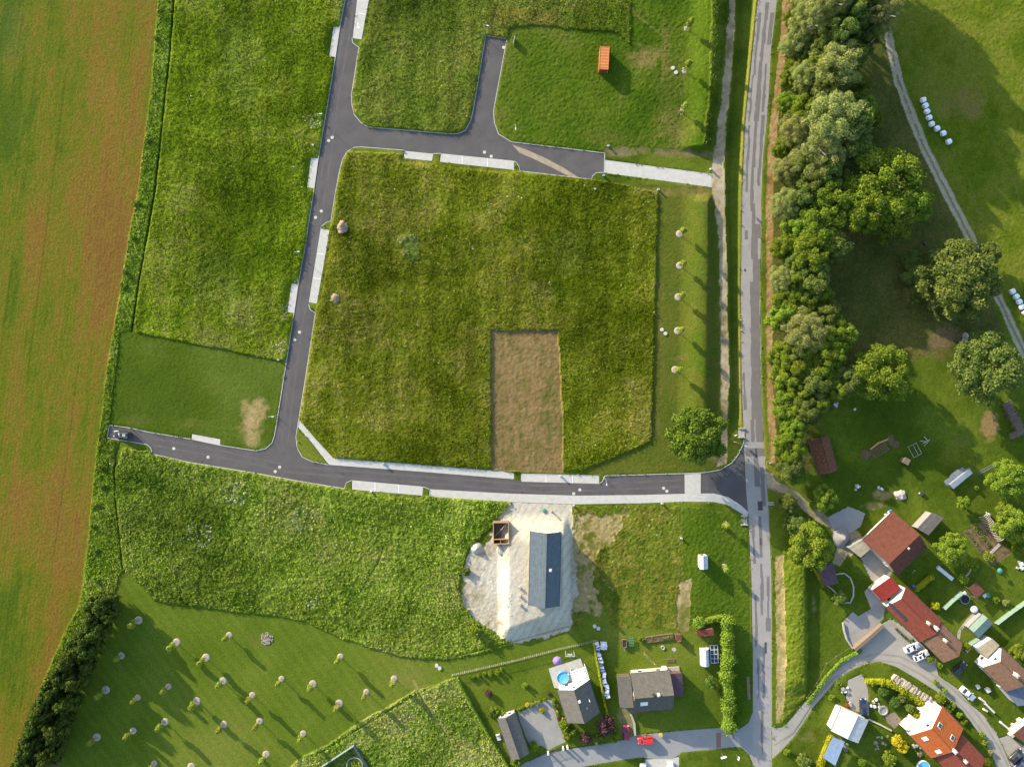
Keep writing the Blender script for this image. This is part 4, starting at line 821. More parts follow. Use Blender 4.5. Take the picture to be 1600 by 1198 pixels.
for i, (px, py) in enumerate(((858, 1084), (865, 1093), (868, 1102), (870.5, 1112), (874, 1122), (876.5, 1132), (880, 1142), (883, 1152))):
    SH.append((px, py, 3.2 + (i % 3) * .7, .9, ('purple', 'lime', 'dark', 'pale')[i % 4], 'small bed plant along the left eave of the dark grey house, %s from the top' % ordn(i)))
for i, (px, py) in enumerate(((811, 1108), (817, 1105), (838, 1098), (843, 1096), (851, 1093))):
    SH.append((px, py, 3.2, .9, ('lime', 'broad', 'pale')[i % 3], 'low bed plant along the top of the paved yard, %s from the left' % ordn(i)))
for i, (px, py) in enumerate(((1401, 983), (1408, 990), (1414, 995), (1420, 1000), (1426, 1000))): SH.append((px, py, 2.6, .8, 'dark', 'small dark bush in the pale strip under the red eave, %s from the top' % ordn(i)))
for i, (px, py) in enumerate(((1462, 1066), (1475, 1078), (1489, 1100), (1507, 1128), (1540, 1160), (1548, 1176), (1535, 1148))): SH.append((px, py, 5, 1.2, ('broad', 'lime', 'pale')[i % 3], 'leafy verge plant beside the curving lane, %s from the top' % ordn(i)))
for i, (px, py) in enumerate(((1345, 1125), (1290, 1190), (1230, 1175), (1310, 1070), (1300, 1090))): SH.append((px, py, 5.5, 1.0, ('lime', 'broad')[i % 2], 'tall weed clump on the bank around the white workshop, ' + ('right of its corner', 'at the bottom edge', 'near the lane mouth', 'above its roof', 'left of its roof')[i]))
for (px, py, r, h, kd, lab) in SH:
    if r: shrub('shrub', px, py, r, h, kd, lab)
hedge('hedge', 'tall bright clipped hedge along the garden beside the old road', [(1133,966),(1133,1000),(1132,1050),(1134,1100),(1135,1128)], 3.5, 3.4, 'hedge', 110, .26, bumpy=.4)
hedge('hedge', 'short bright hedge closing the top of the corner garden', [(1104,967),(1124,962)], 2.0, 2.2, 'hedge', 90, .26)
hedge('hedge', 'narrow trimmed hedge between the dark-roofed house and the woodpile', [(927,1003),(936,1050),(944,1095),(950,1120)], 0.7, 2.0, 'thuja', 70, .16, bumpy=.1)
hedge('hedge', 'narrow trimmed hedge along the footpath side of the lower garden', [(716,1060),(735,1096),(760,1140),(796,1198)], 0.9, 1.6, 'hedge', 60, .18, bumpy=.12)
hedge('hedge', 'yellow-green hedge curving above the dark garden beside the lane', [(1352,1062),(1375,1062),(1392,1068),(1420,1084),(1450,1104)], 2.0, 1.9, 'thuja', 50, .25)
hedge('hedge', 'short thick yellow-green hedge beside the white gable', [(1426,1112),(1438,1120),(1448,1130)], 1.6, 2.0, 'thuja', 50, .25)
hedge('hedge', 'yellow-green hedge beside the pale blue carport roof', [(1296,1150),(1286,1172),(1277,1200)], 2.0, 2.0, 'thuja', 45, .28)
hedge('hedge', 'squared yellow hedge on the lawn behind the red roof', [(1430,918),(1452,900)], 1.5, 1.8, 'thuja', 60, .2, bumpy=.08)
hedge('hedge', 'low ragged hedge on the bank between the lower lawn and the lane', [(1262,1096),(1290,1056),(1315,1030),(1342,1016)], 1.2, 0.9, 'hedge', 40, .3)
for i, (px, py, r) in enumerate(((734,1058,3.5),(740,1057,3),(747,1055,3),(757,1053,4),(766,1052,4.5),(777,1050,5),(783,1045,3))): shrub('shrub', px, py, r, 1.2, 'lime', 'small yellow-green shrub along the picket fence, %s from the left' % ordn(i), 'shrubs along the picket fence')

# ------------------------------------------------------------------ saplings with mulch beds
def make_sapling(kind, h):
    t = thing('sapling', (0, 0, 0), 'x', 'sapling')
    mb = MB(); mb.lathe((0, 0, 0), [(1.0, -.05), (1.0, .03), (.85, .10), (.3, .12), (.12, .07)], 22); mb.build('mulch_bed', M['mulch'], t, True)
    mb = MB(); mb.tube((0, 0, 0), (.03, 0, h * .55), .075, .05, 7); mb.tube((.03, 0, h * .55), (0, .02, h * .9), .035, .012, 6)
    for k in range(5):
        az = k * 2.4; z = h * (.55 + .06 * k); mb.tube((.02, 0, z), (.4 * math.cos(az), .4 * math.sin(az), z + .5), .014, .005, 5)
    mb.build('trunk', M['bark'], t)
    mb = MB(); mb.tube((.35, 0, 0), (.35, 0, 1.9), .05, .05, 6); mb.build('stake', M['wood'], t)
    v = leaf_cloud([((RT.uniform(-.25, .25), RT.uniform(-.25, .25), h * (.52 + .1 * i)), (.62, .62, .5)) for i in range(5)], 1000, .24, 5, up=.2)
    link_mesh('crown', cloud_mesh('sapling_crown', v, LM[kind]), t); return t
ORCH = [(216.5,968.5,1.1),(276,1003,1.05),(358,992,.85),(322,1027,1),(189,1024,.7),(348.5,1063.5,.9),(165.5,1077,1.1),(215,1089,.75),(263,1072,.9),(307.5,1095,.95),(394.5,1085.5,1),(258,1127,1.05),(208,1141,1),(151,1151,.9),(350,1131,1.05),(241,1192,.9),(299,1197,1),(532,1025.5,1),(440,1060,1),(489,1068,.9),(572.5,1080.5,1),(616,1060,1.05),(530,1098.5,1),(406,1126,1.05),(474,1145.5,1),(416,1178,1)]
ORCH.sort(key=lambda a: a[1])
sap = make_sapling('sap', 4.4)
for i, (px, py, s) in enumerate(ORCH):
    c = sap if i == 0 else copy_tree(sap, (0, 0, 0))
    c.location = G(px, py, .06); c.rotation_euler = (0, 0, RT.random() * 6); c.scale = (1, 1, s)
    c.scale = (RT.uniform(.8, 1.12),) * 2 + (s,); c['label'] = 'staked young fruit tree in the orchard lawn, %s from the top' % ordn(i); c['group'] = 'young trees in the orchard lawn'
STRIP = [(1073,46),(1070,110.5),(1065,175),(1062,365.5),(1062.5,415),(1060,464),(1059,517),(1055,577.5)]
sap2 = make_sapling('sap', 5.6)
for i, (px, py) in enumerate(STRIP):
    c = sap2 if i == 0 else copy_tree(sap2, (0, 0, 0))
    c.location = G(px, py, .08); c.rotation_euler = (0, 0, RT.random() * 6)
    c['label'] = 'tall thin sapling in a mulch disc beside the grassy bank, %s from the top' % ordn(i); c['group'] = 'saplings along the grassy bank'
for i, (px, py) in enumerate(((1132, 819), (1131, 886))):
    c = copy_tree(sap, G(px, py, .1), RT.random() * 6, (1, 1, .7)); c['group'] = 'saplings beside the white hut'
    c['label'] = ('small sapling on the lawn above the white hut', 'small sapling on the lawn right of the white hut')[i]

# ------------------------------------------------------------------ lids, drains, posts, lamps
def lid_obj(name, r, hgt, material):
    t = thing(name, (0, 0, 0), 'x', 'manhole cover')
    mb = MB(); mb.lathe((0, 0, 0), [(r, -.1), (r, hgt), (r * .8, hgt)], 18); mb.build('concrete_ring', material, t)
    mb = MB(); mb.lathe((0, 0, hgt - .02), [(r * .72, 0), (r * .72, .025), (r * .66, .03)], 16); mb.build('cover', M['lid'], t); return t
MAN = [(519,215),(513.5,220),(757,238),(767.5,244.5),(787,74.5),(502,330),(493,340),(468,519),(460.5,531),(437,729.5),(430,736.5),(271.5,700.5),(325,714),(906,765),(896.5,771),(1037,762.5),(1042,767)]
MAN.sort(key=lambda a: a[1]); ml = lid_obj('manhole_cover', .42, .012, M['lid'])
for i, (px, py) in enumerate(MAN):
    c = ml if i == 0 else copy_tree(ml, (0, 0, 0)); c.location = G(px, py, .004)
    c['label'] = 'round pale manhole cover in the new road, %s from the top' % ordn(i); c['group'] = 'manhole covers in the new road'
MAN2 = [(885, 1172), (984, 1167), (1007, 1170)]
WELL = [(1051,107),(1056,114),(1034,515),(1039.5,521),(682.5,1039),(687,1043),(929,977.5),(935,981)]
wl = lid_obj('well_cover', .5, .3, M['lid'])
for i, (px, py) in enumerate(WELL):
    c = wl if i == 0 else copy_tree(wl, (0, 0, 0)); c.location = G(px, py, .05); c['category'] = 'well cover'
    pos = ('in the grass below the orange container', 'on the strip beside the saplings', 'on the corner of the orchard lawn', 'on the grass right of the sandy site')[i // 2]
    c['label'] = 'white concrete well ring %s, %s of the pair' % (pos, ('upper', 'lower')[i % 2]); c['group'] = 'concrete well rings in the grass'
dr = [(546,153),(626,233),(790,249),(515,341),(484,529.5),(816,770),(958,772.5),(660,759),(316,721)]
dr.sort(key=lambda a: a[1])
for i, (px, py) in enumerate(dr):
    mb = MB(); mb.box((0, 0, 0), (.5, .5, .02)); 
    for k in range(4): mb.box((-.18 + .12 * k, 0, .012), (.05, .42, .012))
    o = mb.build('drain_grate', M['iron']); o.location = G(px, py, .012); o.rotation_euler.z = -.12
    tag(o, 'dark square drain grate at the new road edge, %s from the top' % ordn(i), 'drain', 'drain grates in the new road')
def make_lamp(h=6.3):
    t = thing('street_lamp', (0, 0, 0), 'x', 'street lamp')
    mb = MB(); mb.tube((0, 0, -.1), (0, 0, 1.0), .075, .075, 10); mb.tube((0, 0, 1.0), (0, 0, h), .06, .035, 10); mb.build('pole', M['galv'], t)
    mb = MB(); mb.tube((0, 0, h), (.9, 0, h + .15), .03, .025, 8); mb.build('arm', M['galv'], t)
    mb = MB(); mb.box((1.1, 0, h + .17), (.6, .24, .08)); hd = mb.build('lamp_head', M['plastic_white'], t)
    mb = MB(); mb.box((1.1, 0, h + .12), (.45, .18, .02)); mb.build('lens', M['lamp_glass'], hd); return t
LAMPS = [(505,192,0,'beside the upper road junction'),(757,57,-.3,'at the closed end of the short spur road'),(805,208,-1.5,'beside the branch road below the spur'),(471,400,0,'beside the left edge of the new road, middle'),(432,649,0,'at the bare patch before the lower junction'),(205,669,-1.4,'beside the parked black car'),(942.5,745,-1.5,'at the right end of the upper parking bays'),(1147,690,-.5,'beside the mouth of the new road, near the tree')]
lp = make_lamp()
for i, (px, py, rz, tx) in enumerate(LAMPS):
    c = lp if i == 0 else copy_tree(lp, (0, 0, 0)); c.location = G(px, py, 0); c.rotation_euler.z = rz
    c['label'] = 'slim grey street lamp ' + tx; c['group'] = 'street lamps along the new road'
BOX = [(490,228,'left of the upper junction'),(436,562,'at the lower left corner of the long meadow'),(599,724,'on the upper footpath'),(580,768,'below the lower parking bays'),(875.5,743,'behind the right upper parking bays'),(896,789,'at the top right corner of the sandy site'),(1034,786,'below the lower footpath'),(1064,840,'on the dry plot boundary'),(1110,265,'at the road end of the short footpath'),(943,275,'at the left end of the short footpath'),(950,229,'on the bare strip above the short footpath'),(929,296.5,'at the top edge of the big meadow'),(1028,297,'at the corner of the mown strip')]
def make_box():
    t = thing('utility_cabinet', (0, 0, 0), 'x', 'cabinet')
    mb = MB(); mb.box((0, 0, .45), (.5, .32, .9)); mb.build('housing', M['plastic_white'], t)
    mb = MB(); mb.box((0, 0, .93), (.56, .38, .06)); mb.build('lid', M['galv'], t)
    mb = MB(); mb.box((0, -.165, .48), (.42, .015, .7)); d_ = mb.build('door', M['plastic_white'], t)
    mb = MB(); mb.box((.15, -.18, .5), (.04, .02, .12)); mb.build('handle', M['dark_metal'], d_); return t
ub = make_box()
for i, (px, py, tx) in enumerate(BOX):
    c = ub if i == 0 else copy_tree(ub, (0, 0, 0)); c.location = G(px, py, 0); c.rotation_euler.z = -.1; c['label'] = 'small white utility cabinet ' + tx; c['group'] = 'utility cabinets on the plots'
def sign(px, py, rz, label, face='plastic_white', sz=(.7, .7), hh=2.3, two=False):
    t = thing('road_sign', G(px, py), label, 'sign', None, rz)
    mb = MB(); mb.tube((0, 0, 0), (0, 0, hh), .035, .035, 8); mb.build('pole', M['galv'], t)
    mb = MB(); mb.box((0, -.05, hh - sz[1] / 2), (sz[0], .03, sz[1])); mb.build('sign_panel', M[face], t); return t
sign(1146, 679, .5, 'white-backed road sign beside the round tree at the junction'); sign(1147, 714, -.8, 'small sign at the kerb of the junction corner', sz=(.5, .5)); sign(1122, 724, -.4, 'small sign on the sandy corner below the round tree', sz=(.5, .5))
sign(1100, 735, -.2, 'blue and white sign at the pale crossing', 'plastic_blue', (.6, .6)); sign(1201, 722, .2, 'white post sign at the gravel drive mouth', sz=(.4, .4), hh=1.2); sign(1157, 318, 1.5, 'sign on the verge beside the old road', 'plastic_blue', (.8, .6))
t = thing('info_board', G(803, 66), 'tall white information board standing in the grass near the spur', 'board', None, R(80))
mb = MB(); mb.box((0, 0, .9), (2.0, .06, 1.3)); mb.build('panel', M['plastic_white'], t)
mb = MB(); mb.box((-.9, 0.06, .8), (.08, .06, 1.6)); mb.box((.9, .06, .8), (.08, .06, 1.6)); mb.build('posts', M['galv'], t)
for (px, py, rz, lb, sz) in ((1127, 1176, .3, 'large white direction board on the corner lawn', (1.5, .9)), (1150, 1178, 1.2, 'white sign edge-on at the corner lawn beside the old road', (.9, .9))): sign(px, py, rz, lb, 'plastic_white', sz, 2.6)
# culvert ends beside the old road
for i, (px, py, lb) in enumerate(((1158, 676, 'pale concrete culvert head above the junction'), (1162, 812, 'pale stone culvert head below the junction'), (1203, 786, 'dark culvert mouth beside the gravel drive'))):
    mb = MB(); mb.box((0, 0, .1), (1.6, 2.6 if i < 2 else .4, .6)); mb.box((0, 1.2 if i < 2 else .3, .3), (1.8, .25, .8)); mb.box((0, -1.2 if i < 2 else -.3, .3), (1.8, .25, .8))
    o = mb.build('culvert_head', M['pale_stone']); o.location = G(px, py, -.25); tag(o, lb, 'culvert', 'culvert heads beside the old road')
# ------------------------------------------------------------------ bales, stones, heaps
bm_ = MB(); prof = [(.05, -.62), (.5, -.62), (.66, -.55), (.70, -.42), (.71, 0), (.70, .42), (.66, .55), (.5, .62), (.05, .62)]
bm_.lathe((0, 0, 0), prof, 20); vv_ = [Vector(v) for v in bm_.v]; rr_ = random.Random(4)
bm_.v = [(v.z, v.x + rr_.uniform(-.015, .015), v.y * .96 + .68) for v in vv_]
bale = bm_.build('wrapped_bale', M['film'], None, True)
B1 = [(1440,158),(1443.5,167),(1446,176),(1449.2,185.5),(1453.2,195.5),(1461.7,202.5),(1471.2,210),(1480,223)]; B2 = [(1579,456),(1585,464),(1589.5,472),(1594,480),(1599,489)]
k = 0
for row, nm in ((B1, 'the row by the curved track'), (B2, 'the row at the right frame edge')):
    for i, (px, py) in enumerate(row):
        c = bale if k == 0 else bale.copy()
        if k: COL.objects.link(c)
        k += 1; c.location = G(px, py, .03); c.rotation_euler = (0, 0, R(28) + RT.uniform(-.25, .25))
        tag(c, 'white wrapped hay bale, %s from the top in %s' % (ordn(i), nm), 'hay bale', 'wrapped bales in ' + nm)
def rock(name, px, py, r, h, material, label, cat, seed, sub_=4, rough=.35, cone=0.0, sy=1.0):
    bm = bmesh.new(); bmesh.ops.create_icosphere(bm, subdivisions=sub_, radius=1)
    for v in bm.verts:
        p = v.co.copy(); n_ = float(fbm(np.array([p.x * 10 + seed * 7.]), np.array([p.y * 10 + p.z * 7]), 6, 4, seed)[0]) - .5
        q_ = p * (1 + rough * n_ * 2); rad = math.hypot(q_.x, q_.y)
        z = max(q_.z, -.1)
        if cone: z = max(0, (1 - rad)) * (1 - cone * .2) * (1 + .4 * n_) + (-.1 if q_.z < 0 else 0)
        v.co = (q_.x * r, q_.y * r * sy, z * h)
    for f_ in bm.faces: f_.smooth = True
    me = bpy.data.meshes.new(name); bm.to_mesh(me); bm.free(); me.materials.append(material)
    o = bpy.data.objects.new(name, me); COL.objects.link(o); o.location = G(px, py, .02); return tag(o, label, cat)
rock('rubble_heap', 535.5, 356, 1.7, 1.3, M['stone'], 'brown heap of stones on the meadow edge, the larger one', 'heap', 1, sy=1.15)
rock('rubble_heap', 523.5, 466, 1.35, 1.0, M['stone'], 'smaller brown heap of stones below the parking bays', 'heap', 2)
rock('gravel_heap', 1314, 839, 2.3, 2.6, M['gravel'], 'large pale gravel heap at the end of the drive', 'heap', 3, cone=.2, rough=.5, sy=1.25)
rock('sand_heap', 744.5, 856, 1.7, 1.5, M['sandpile'], 'white sand heap on the left edge of the building site', 'heap', 4, cone=.2, rough=.2)
rock('sand_heap', 1406, 773, 1.6, 0.7, M['sandpile'], 'pale heap of sand and rubble on the lawn above the barn', 'heap', 6, rough=.4)
rock('hay_heap', 1508, 525, 0.9, .9, M['mulch'], 'tan heap of hay beside the track trees, upper one', 'heap', 7); rock('hay_heap', 1507, 534, 1.0, .9, M['mulch'], 'tan heap of hay beside the track trees, lower one', 'heap', 8)
t = thing('stone_ring', G(417, 997), 'round pile of pale stones on the orchard lawn', 'stone pile')
mb = MB(); mb.lathe((0, 0, 0), [(1.5, 0), (1.3, .2), (.3, .35)], 16); mb.build('core', M['soil'], t)
mb = MB(); r9 = random.Random(8)
for i in range(90):
    a = r9.random() * 6.28; rad = 1.65 * math.sqrt(r9.random()); s = r9.uniform(.16, .32)
    mb.box((rad * math.cos(a), rad * math.sin(a), .12 + .22 * (1 - rad / 1.7)), (s, s * r9.uniform(.6, 1), s * .8), r9.random() * 3)
o = mb.build('stones', M['pale_stone'], t); o['kind'] = 'stuff'

# ------------------------------------------------------------------ buildings
RM_ = {'blue': roof_mat('blue_standing_seam', base(104, 118, 128), 0.42, 40, .05, .45, 0.1, 'seam', .4), 'charcoal': roof_mat('charcoal_tiles', base(132, 128, 122), .33, .28, .08, .7),
       'grey': roof_mat('grey_tiles', base(122, 118, 110), .33, .28, .12, .75), 'brown': roof_mat('brown_tiles', base(132, 82, 66), .34, .26, .10, .75), 'red': roof_mat('red_tiles', base(172, 92, 74), .34, .26, .10, .7),
       'tan': roof_mat('tan_tiles', base(172, 132, 106), .34, .26, .16, .8), 'orange': roof_mat('orange_tiles', base(222, 122, 66), .34, .26, .07, .7), 'redbright': roof_mat('bright_red_metal', base(170, 66, 58), 40, .3, .08, .6, 0, 'seam'),
       'maroon': roof_mat('maroon_tiles', base(150, 98, 84), .34, .26, .12, .8), 'white': roof_mat('white_sheet_roof', base(232, 232, 230), 40, .5, .02, .5, 0, 'seam'), 'greyblue': roof_mat('grey_blue_sheet', base(134, 142, 156), 40, .6, .03, .5, .1, 'seam'),
       'old': roof_mat('old_clay_tiles', base(150, 104, 76), .3, .22, .4, .85), 'green': roof_mat('pale_green_sheet', base(160, 186, 166), 40, .4, .05, .5, 0, 'seam'), 'mauve': roof_mat('mauve_shingles', base(122, 96, 106), .3, .3, .12, .8),
       'felt': roof_mat('roofing_felt', base(140, 132, 120), 1.0, 5, .12, .9), 'poly': roof_mat('pale_blue_sheeting', base(176, 200, 226), 40, .8, .03, .3, 0, 'seam', .5), 'beige': roof_mat('beige_roof_coating', base(198, 184, 156), 1.2, 6, .1, .9)}
def wpt(px, py, z): return Vector(P(px, py, z))
def window(par, c, n, w_, h_, name='window'):
    """window in a wall: c centre, n outward direction (local frame)"""
    n = Vector(n); u = Vector((-n.y, n.x, 0)); c = Vector(c); rz = math.atan2(n.y, n.x) + math.pi / 2
    mb = MB()
    for s_ in (-1, 1):
        mb.box(c + u * s_ * (w_ / 2) + n * .02, (.1, .1, h_ + .1), rz); mb.box(c + Vector((0, 0, s_ * h_ / 2)) + n * .025, (w_ + .1, .1, .1), rz)
    mb.box(c + Vector((0, 0, -h_ / 2 - .08)) + n * .07, (w_ + .3, .2, .05), rz)
    f_ = mb.build(name, M['frame'], par); mb = MB(); mb.box(c + n * .012, (w_ - .1, .03, h_ - .1), rz); mb.build('pane', M['glass'], f_); return f_
def gable(name, label, cat, A, B, eL, eR, hr, he, roof, wall='white_wall', ov=.45, chim=(), sky=(), roof2=None, win=True, panels=(), trim='white_wall', he2=None, ge=.35):
    z0 = Z1((A[0] + B[0]) / 2, (A[1] + B[1]) / 2)
    a = wpt(*A, z0 + hr); b = wpt(*B, z0 + hr); a.z = b.z = 0; L = (b - a).length; dx = (b - a) / L; ny_ = Vector((-dx.y, dx.x, 0)); mid = (a + b) / 2
    he2 = he2 or he
    offs = []
    for e, hh in ((eL, he), (eR, he2)): p = wpt(*e, z0 + hh); p.z = 0; offs.append(((p - mid).dot(ny_), hh))
    offs.sort(key=lambda o: -o[0]); (wl, hl), (wr, hR) = offs
    rz = math.atan2(dx.y, dx.x)
    t = thing(name, (mid.x, mid.y, z0), label, cat, None, rz)
    x0 = -L / 2 + ge; x1 = L / 2 - ge; th = .12
    def roofz(y): return hr + (hl - hr) * y / wl if y >= 0 else hr + (hR - hr) * y / wr
    yl = wl - ov; yr = wr + ov
    mb = MB(); prof = [(yl, -.6), (yl, roofz(yl) - .05), (0, hr - .05), (yr, roofz(yr) - .05), (yr, -.6)]
    vs = [(x0, y, z) for y, z in prof] + [(x1, y, z) for y, z in prof]
    mb.add(vs, [(0, 1, 2, 3, 4), (9, 8, 7, 6, 5)] + [(k, 5 + k, 5 + (k + 1) % 5, (k + 1) % 5) for k in range(5)])
    wo_ = mb.build('wall', M[wall], t)
    ro = []
    for side, (w_, hh, mt_) in enumerate(((wl, hl, roof), (wr, hR, roof2 or roof))):
        mb = MB(); sl_ = math.hypot(w_, hh - hr)
        xa, xb = -L / 2, L / 2
        top = [(xa, 0, hr + th), (xb, 0, hr + th), (xb, w_, hh + th), (xa, w_, hh + th)]; bot = [(x, y, z - th) for x, y, z in top]
        uvs = [[(0, 0), (L, 0), (L, sl_), (0, sl_)]] + [[(0, 0)] * 4] * 5
        fl = [(0, 1, 2, 3), (7, 6, 5, 4), (0, 4, 5, 1), (1, 5, 6, 2), (2, 6, 7, 3), (3, 7, 4, 0)]
        if side == 0: fl = [f_[::-1] for f_ in fl]; uvs = [u_[::-1] for u_ in uvs]
        fl = [f_[::-1] for f_ in fl]; uvs = [u_[::-1] for u_ in uvs]
        mb.add(top + bot, fl, uvs); ro.append(mb.build('roof', RM_[mt_], t))
        mb = MB(); g_ = .07 if w_ > 0 else -.07
        mb.tube((xa, w_ + g_, hh + .02), (xb, w_ + g_, hh + .02), .07, .07, 8); mb.tube((x0, (yl if w_ > 0 else yr) + g_, hh), (x0, (yl if w_ > 0 else yr) + g_, 0), .045, .045, 6); mb.build('gutter', M['dark_metal'], t)
    mb = MB(); mb.tube((-L / 2, 0, hr + th + .01), (L / 2, 0, hr + th + .01), .11, .11, 8); rc = mb.build('ridge_cap', RM_[roof], t)
    def loc(px, py, zz): p = wpt(px, py, z0 + zz) - Vector((mid.x, mid.y, 0)); return p.dot(dx), p.dot(ny_)
    for (px, py, sz, up, mt_) in chim:
        u_, v_ = loc(px, py, hr + up * .5); zr_ = roofz(v_)
        mb = MB(); tz = max(hr, zr_ + .4) + up
        mb.box((u_, v_, (zr_ - .3 + tz) / 2), (sz, sz, tz - zr_ + .3)); mb.box((u_, v_, tz + .04), (sz + .16, sz + .16, .1)); mb.tube((u_, v_, tz + .05), (u_, v_, tz + .3), sz * .22, sz * .2, 10)
        mb.build('chimney', M[mt_], ro[0 if v_ > 0 else 1])
    for (px, py, w_, h_) in sky:
        u_, v_ = loc(px, py, (hr + he) / 2); zr_ = roofz(v_) + th; s_ = 1 if v_ > 0 else -1; pit = math.atan2((hl if s_ > 0 else hR) - hr, (wl if s_ > 0 else wr))
        mt4 = Matrix.Translation((u_, v_, zr_ + .05)) @ Matrix.Rotation(pit, 4, 'X')
        mb = MB(); mb.box((0, 0, 0), (w_ + .2, h_ + .2, .14), M4=mt4); f_ = mb.build('roof_window', M['frame'], ro[0 if s_ > 0 else 1])
        mb = MB(); mb.box((0, 0, .075), (w_, h_, .02), M4=mt4); mb.build('pane', M['glass'], f_)
    for (pa, pb, w_) in panels:
        ua, va = loc(pa[0], pa[1], (hr + he) / 2); ub_, vb = loc(pb[0], pb[1], (hr + he) / 2); v_ = (va + vb) / 2; s_ = 1 if v_ > 0 else -1
        pit = math.atan2((hl if s_ > 0 else hR) - hr, (wl if s_ > 0 else wr)); n_ = 6
        mb = MB()
        for k in range(n_): mb.box((0, 0, 0), (abs(ub_ - ua) / n_ - .06, w_, .08), M4=Matrix.Translation((min(ua, ub_) + abs(ub_ - ua) * (k + .5) / n_, v_, roofz(v_) + th + .1)) @ Matrix.Rotation(pit, 4, 'X'))
        mb.build('solar_panel', M['glass'], ro[0 if s_ > 0 else 1])
    if win:
        n_ = max(2, int((x1 - x0) / 3.2))
        for k in range(n_):
            x = x0 + (x1 - x0) * (k + .5) / n_
            if k == n_ // 2:
                mb = MB(); mb.box((x, yr - .02, 1.02), (1.0, .08, 2.05)); dd = mb.build('door', M['door'], t); mb = MB(); mb.box((x + .38, yr - .09, 1.05), (.06, .08, .16)); mb.build('handle', M['galv'], dd)
            else: window(t, (x, yr, 1.5), (0, -1, 0), 1.2, 1.25)
            window(t, (x, yl, 1.5), (0, 1, 0), 1.2, 1.25)
        for xx, sgn in ((x0, -1), (x1, 1)):
            window(t, (xx, yl * .45, 1.5), (sgn, 0, 0), 1.1, 1.25); window(t, (xx, yr * .45, 1.5), (sgn, 0, 0), 1.1, 1.25)
            if hr > 6: window(t, (xx, 0, hr - 2.2), (sgn, 0, 0), .9, 1.1)
    return t, ro
def slab_shed(name, label, cat, corners, zs, roof, wall='grey_wall', inset=.25, posts=False, parent=None, openf=False, th=.12, group=None):
    """roof plane over four photo points (heights zs above the ground there), on walls or posts"""
    cx = sum(c[0] for c in corners) / 4; cy = sum(c[1] for c in corners) / 4; z0 = Z1(cx, cy)
    W4 = [wpt(c[0], c[1], z0 + z) for c, z in zip(corners, zs)]
    org = Vector((sum(p.x for p in W4) / 4, sum(p.y for p in W4) / 4, z0))
    t = thing(name, org, label, cat, group) if parent is None else parent
    L4 = [p - org for p in W4] if parent is None else [parent.matrix_basis.inverted() @ p for p in W4]
    area = sum(L4[i].x * L4[(i + 1) % 4].y - L4[(i + 1) % 4].x * L4[i].y for i in range(4))
    if area < 0: L4 = L4[::-1]
    a = (L4[1] - L4[0]).length; b = (L4[3] - L4[0]).length
    mb = MB(); bot = [v - Vector((0, 0, th)) for v in L4]
    mb.add(L4 + bot, [(0, 1, 2, 3), (7, 6, 5, 4)] + [(i, 4 + i, 4 + (i + 1) % 4, (i + 1) % 4) for i in range(4)], [[(0, 0), (a, 0), (a, b), (0, b)]] + [[(0, 0)] * 4] * 5)
    ro = mb.build('roof', RM_[roof], t)
    ctr = sum(L4, Vector()) / 4; ins = [v + (ctr - v).normalized() * inset for v in L4]
    mb = MB()
    if posts:
        for v in ins: mb.tube((v.x, v.y, -.2), (v.x, v.y, v.z - th * .8), .07, .07, 8)
        for i in range(4): mb.tube((ins[i].x, ins[i].y, ins[i].z - th - .06), (ins[(i + 1) % 4].x, ins[(i + 1) % 4].y, ins[(i + 1) % 4].z - th - .06), .06, .06, 6)
        mb.build('frame', M['old_wood'], t)
    else:
        mb.add([(v.x, v.y, -.5) for v in ins] + [(v.x, v.y, v.z - th * .6) for v in ins], [(3, 2, 1, 0), (4, 5, 6, 7)] + [(i, (i + 1) % 4, 4 + (i + 1) % 4, 4 + i) for i in range(4)])
        mb.build('wall', M[wall], t)
        u_ = (ins[1] - ins[0]); u_.z = 0; u_.normalize(); n_ = Vector((u_.y, -u_.x, 0)); c_ = (ins[0] + ins[1]) / 2; rz_ = math.atan2(u_.y, u_.x)
        mb = MB(); mb.box((c_.x + n_.x * .02, c_.y + n_.y * .02, .98), (.95, .08, 1.95), rz_); dd = mb.build('door', M['door'], t)
        mb = MB(); mb.box((c_.x + u_.x * .35 + n_.x * .08, c_.y + u_.y * .35 + n_.y * .08, 1.0), (.06, .06, .15), rz_); mb.build('handle', M['galv'], dd)
    return t, ro, L4
# new bungalow
tA, roA = gable('bungalow', 'long new bungalow with a blue-grey metal roof on the sandy site', 'house', (855, 833), (852, 950), (829, 829.5), (876.5, 831), 5.2, 3.0, 'blue', 'cream_wall', .5, chim=((860, 890.5, .55, .25, 'white_wall'),), ge=.25)
for (u_, v_) in ((7.2, -1.7), (-2.6, -1.9), (-4.4, -2.2)):
    for i_ in (0, 1):
        pass
mb = MB()
for (px, py) in ((865.5, 855), (864.5, 909.5), (861, 920.5), (859.5, 920)):
    p = wpt(px, py, Z1(px, py) + 4.4); q_ = tA.matrix_basis.inverted() @ p; mb.tube((q_.x, q_.y, 3.6), (q_.x, q_.y, 4.75), .08, .08, 8)
mb.build('vent_pipe', M['dark_metal'], roA[1])
t = thing('formwork_shed', G(783, 830), 'roofless timber box with a diagonal beam beside the sandy site', 'timber frame', None, R(1))
wd, hd_ = 4.0, 5.6; mb = MB()
for (x, y, dx_, dy_) in ((0, hd_ / 2, wd, .12), (0, -hd_ / 2, wd, .12), (-wd / 2, 0, .12, hd_ - .12), (wd / 2, 0, .12, hd_ - .12), (0, -1.6, wd - .12, .12)): mb.box((x, y, 1.0), (dx_, dy_, 2.2))
mb.build('board_wall', M['old_wood'], t); mb = MB()
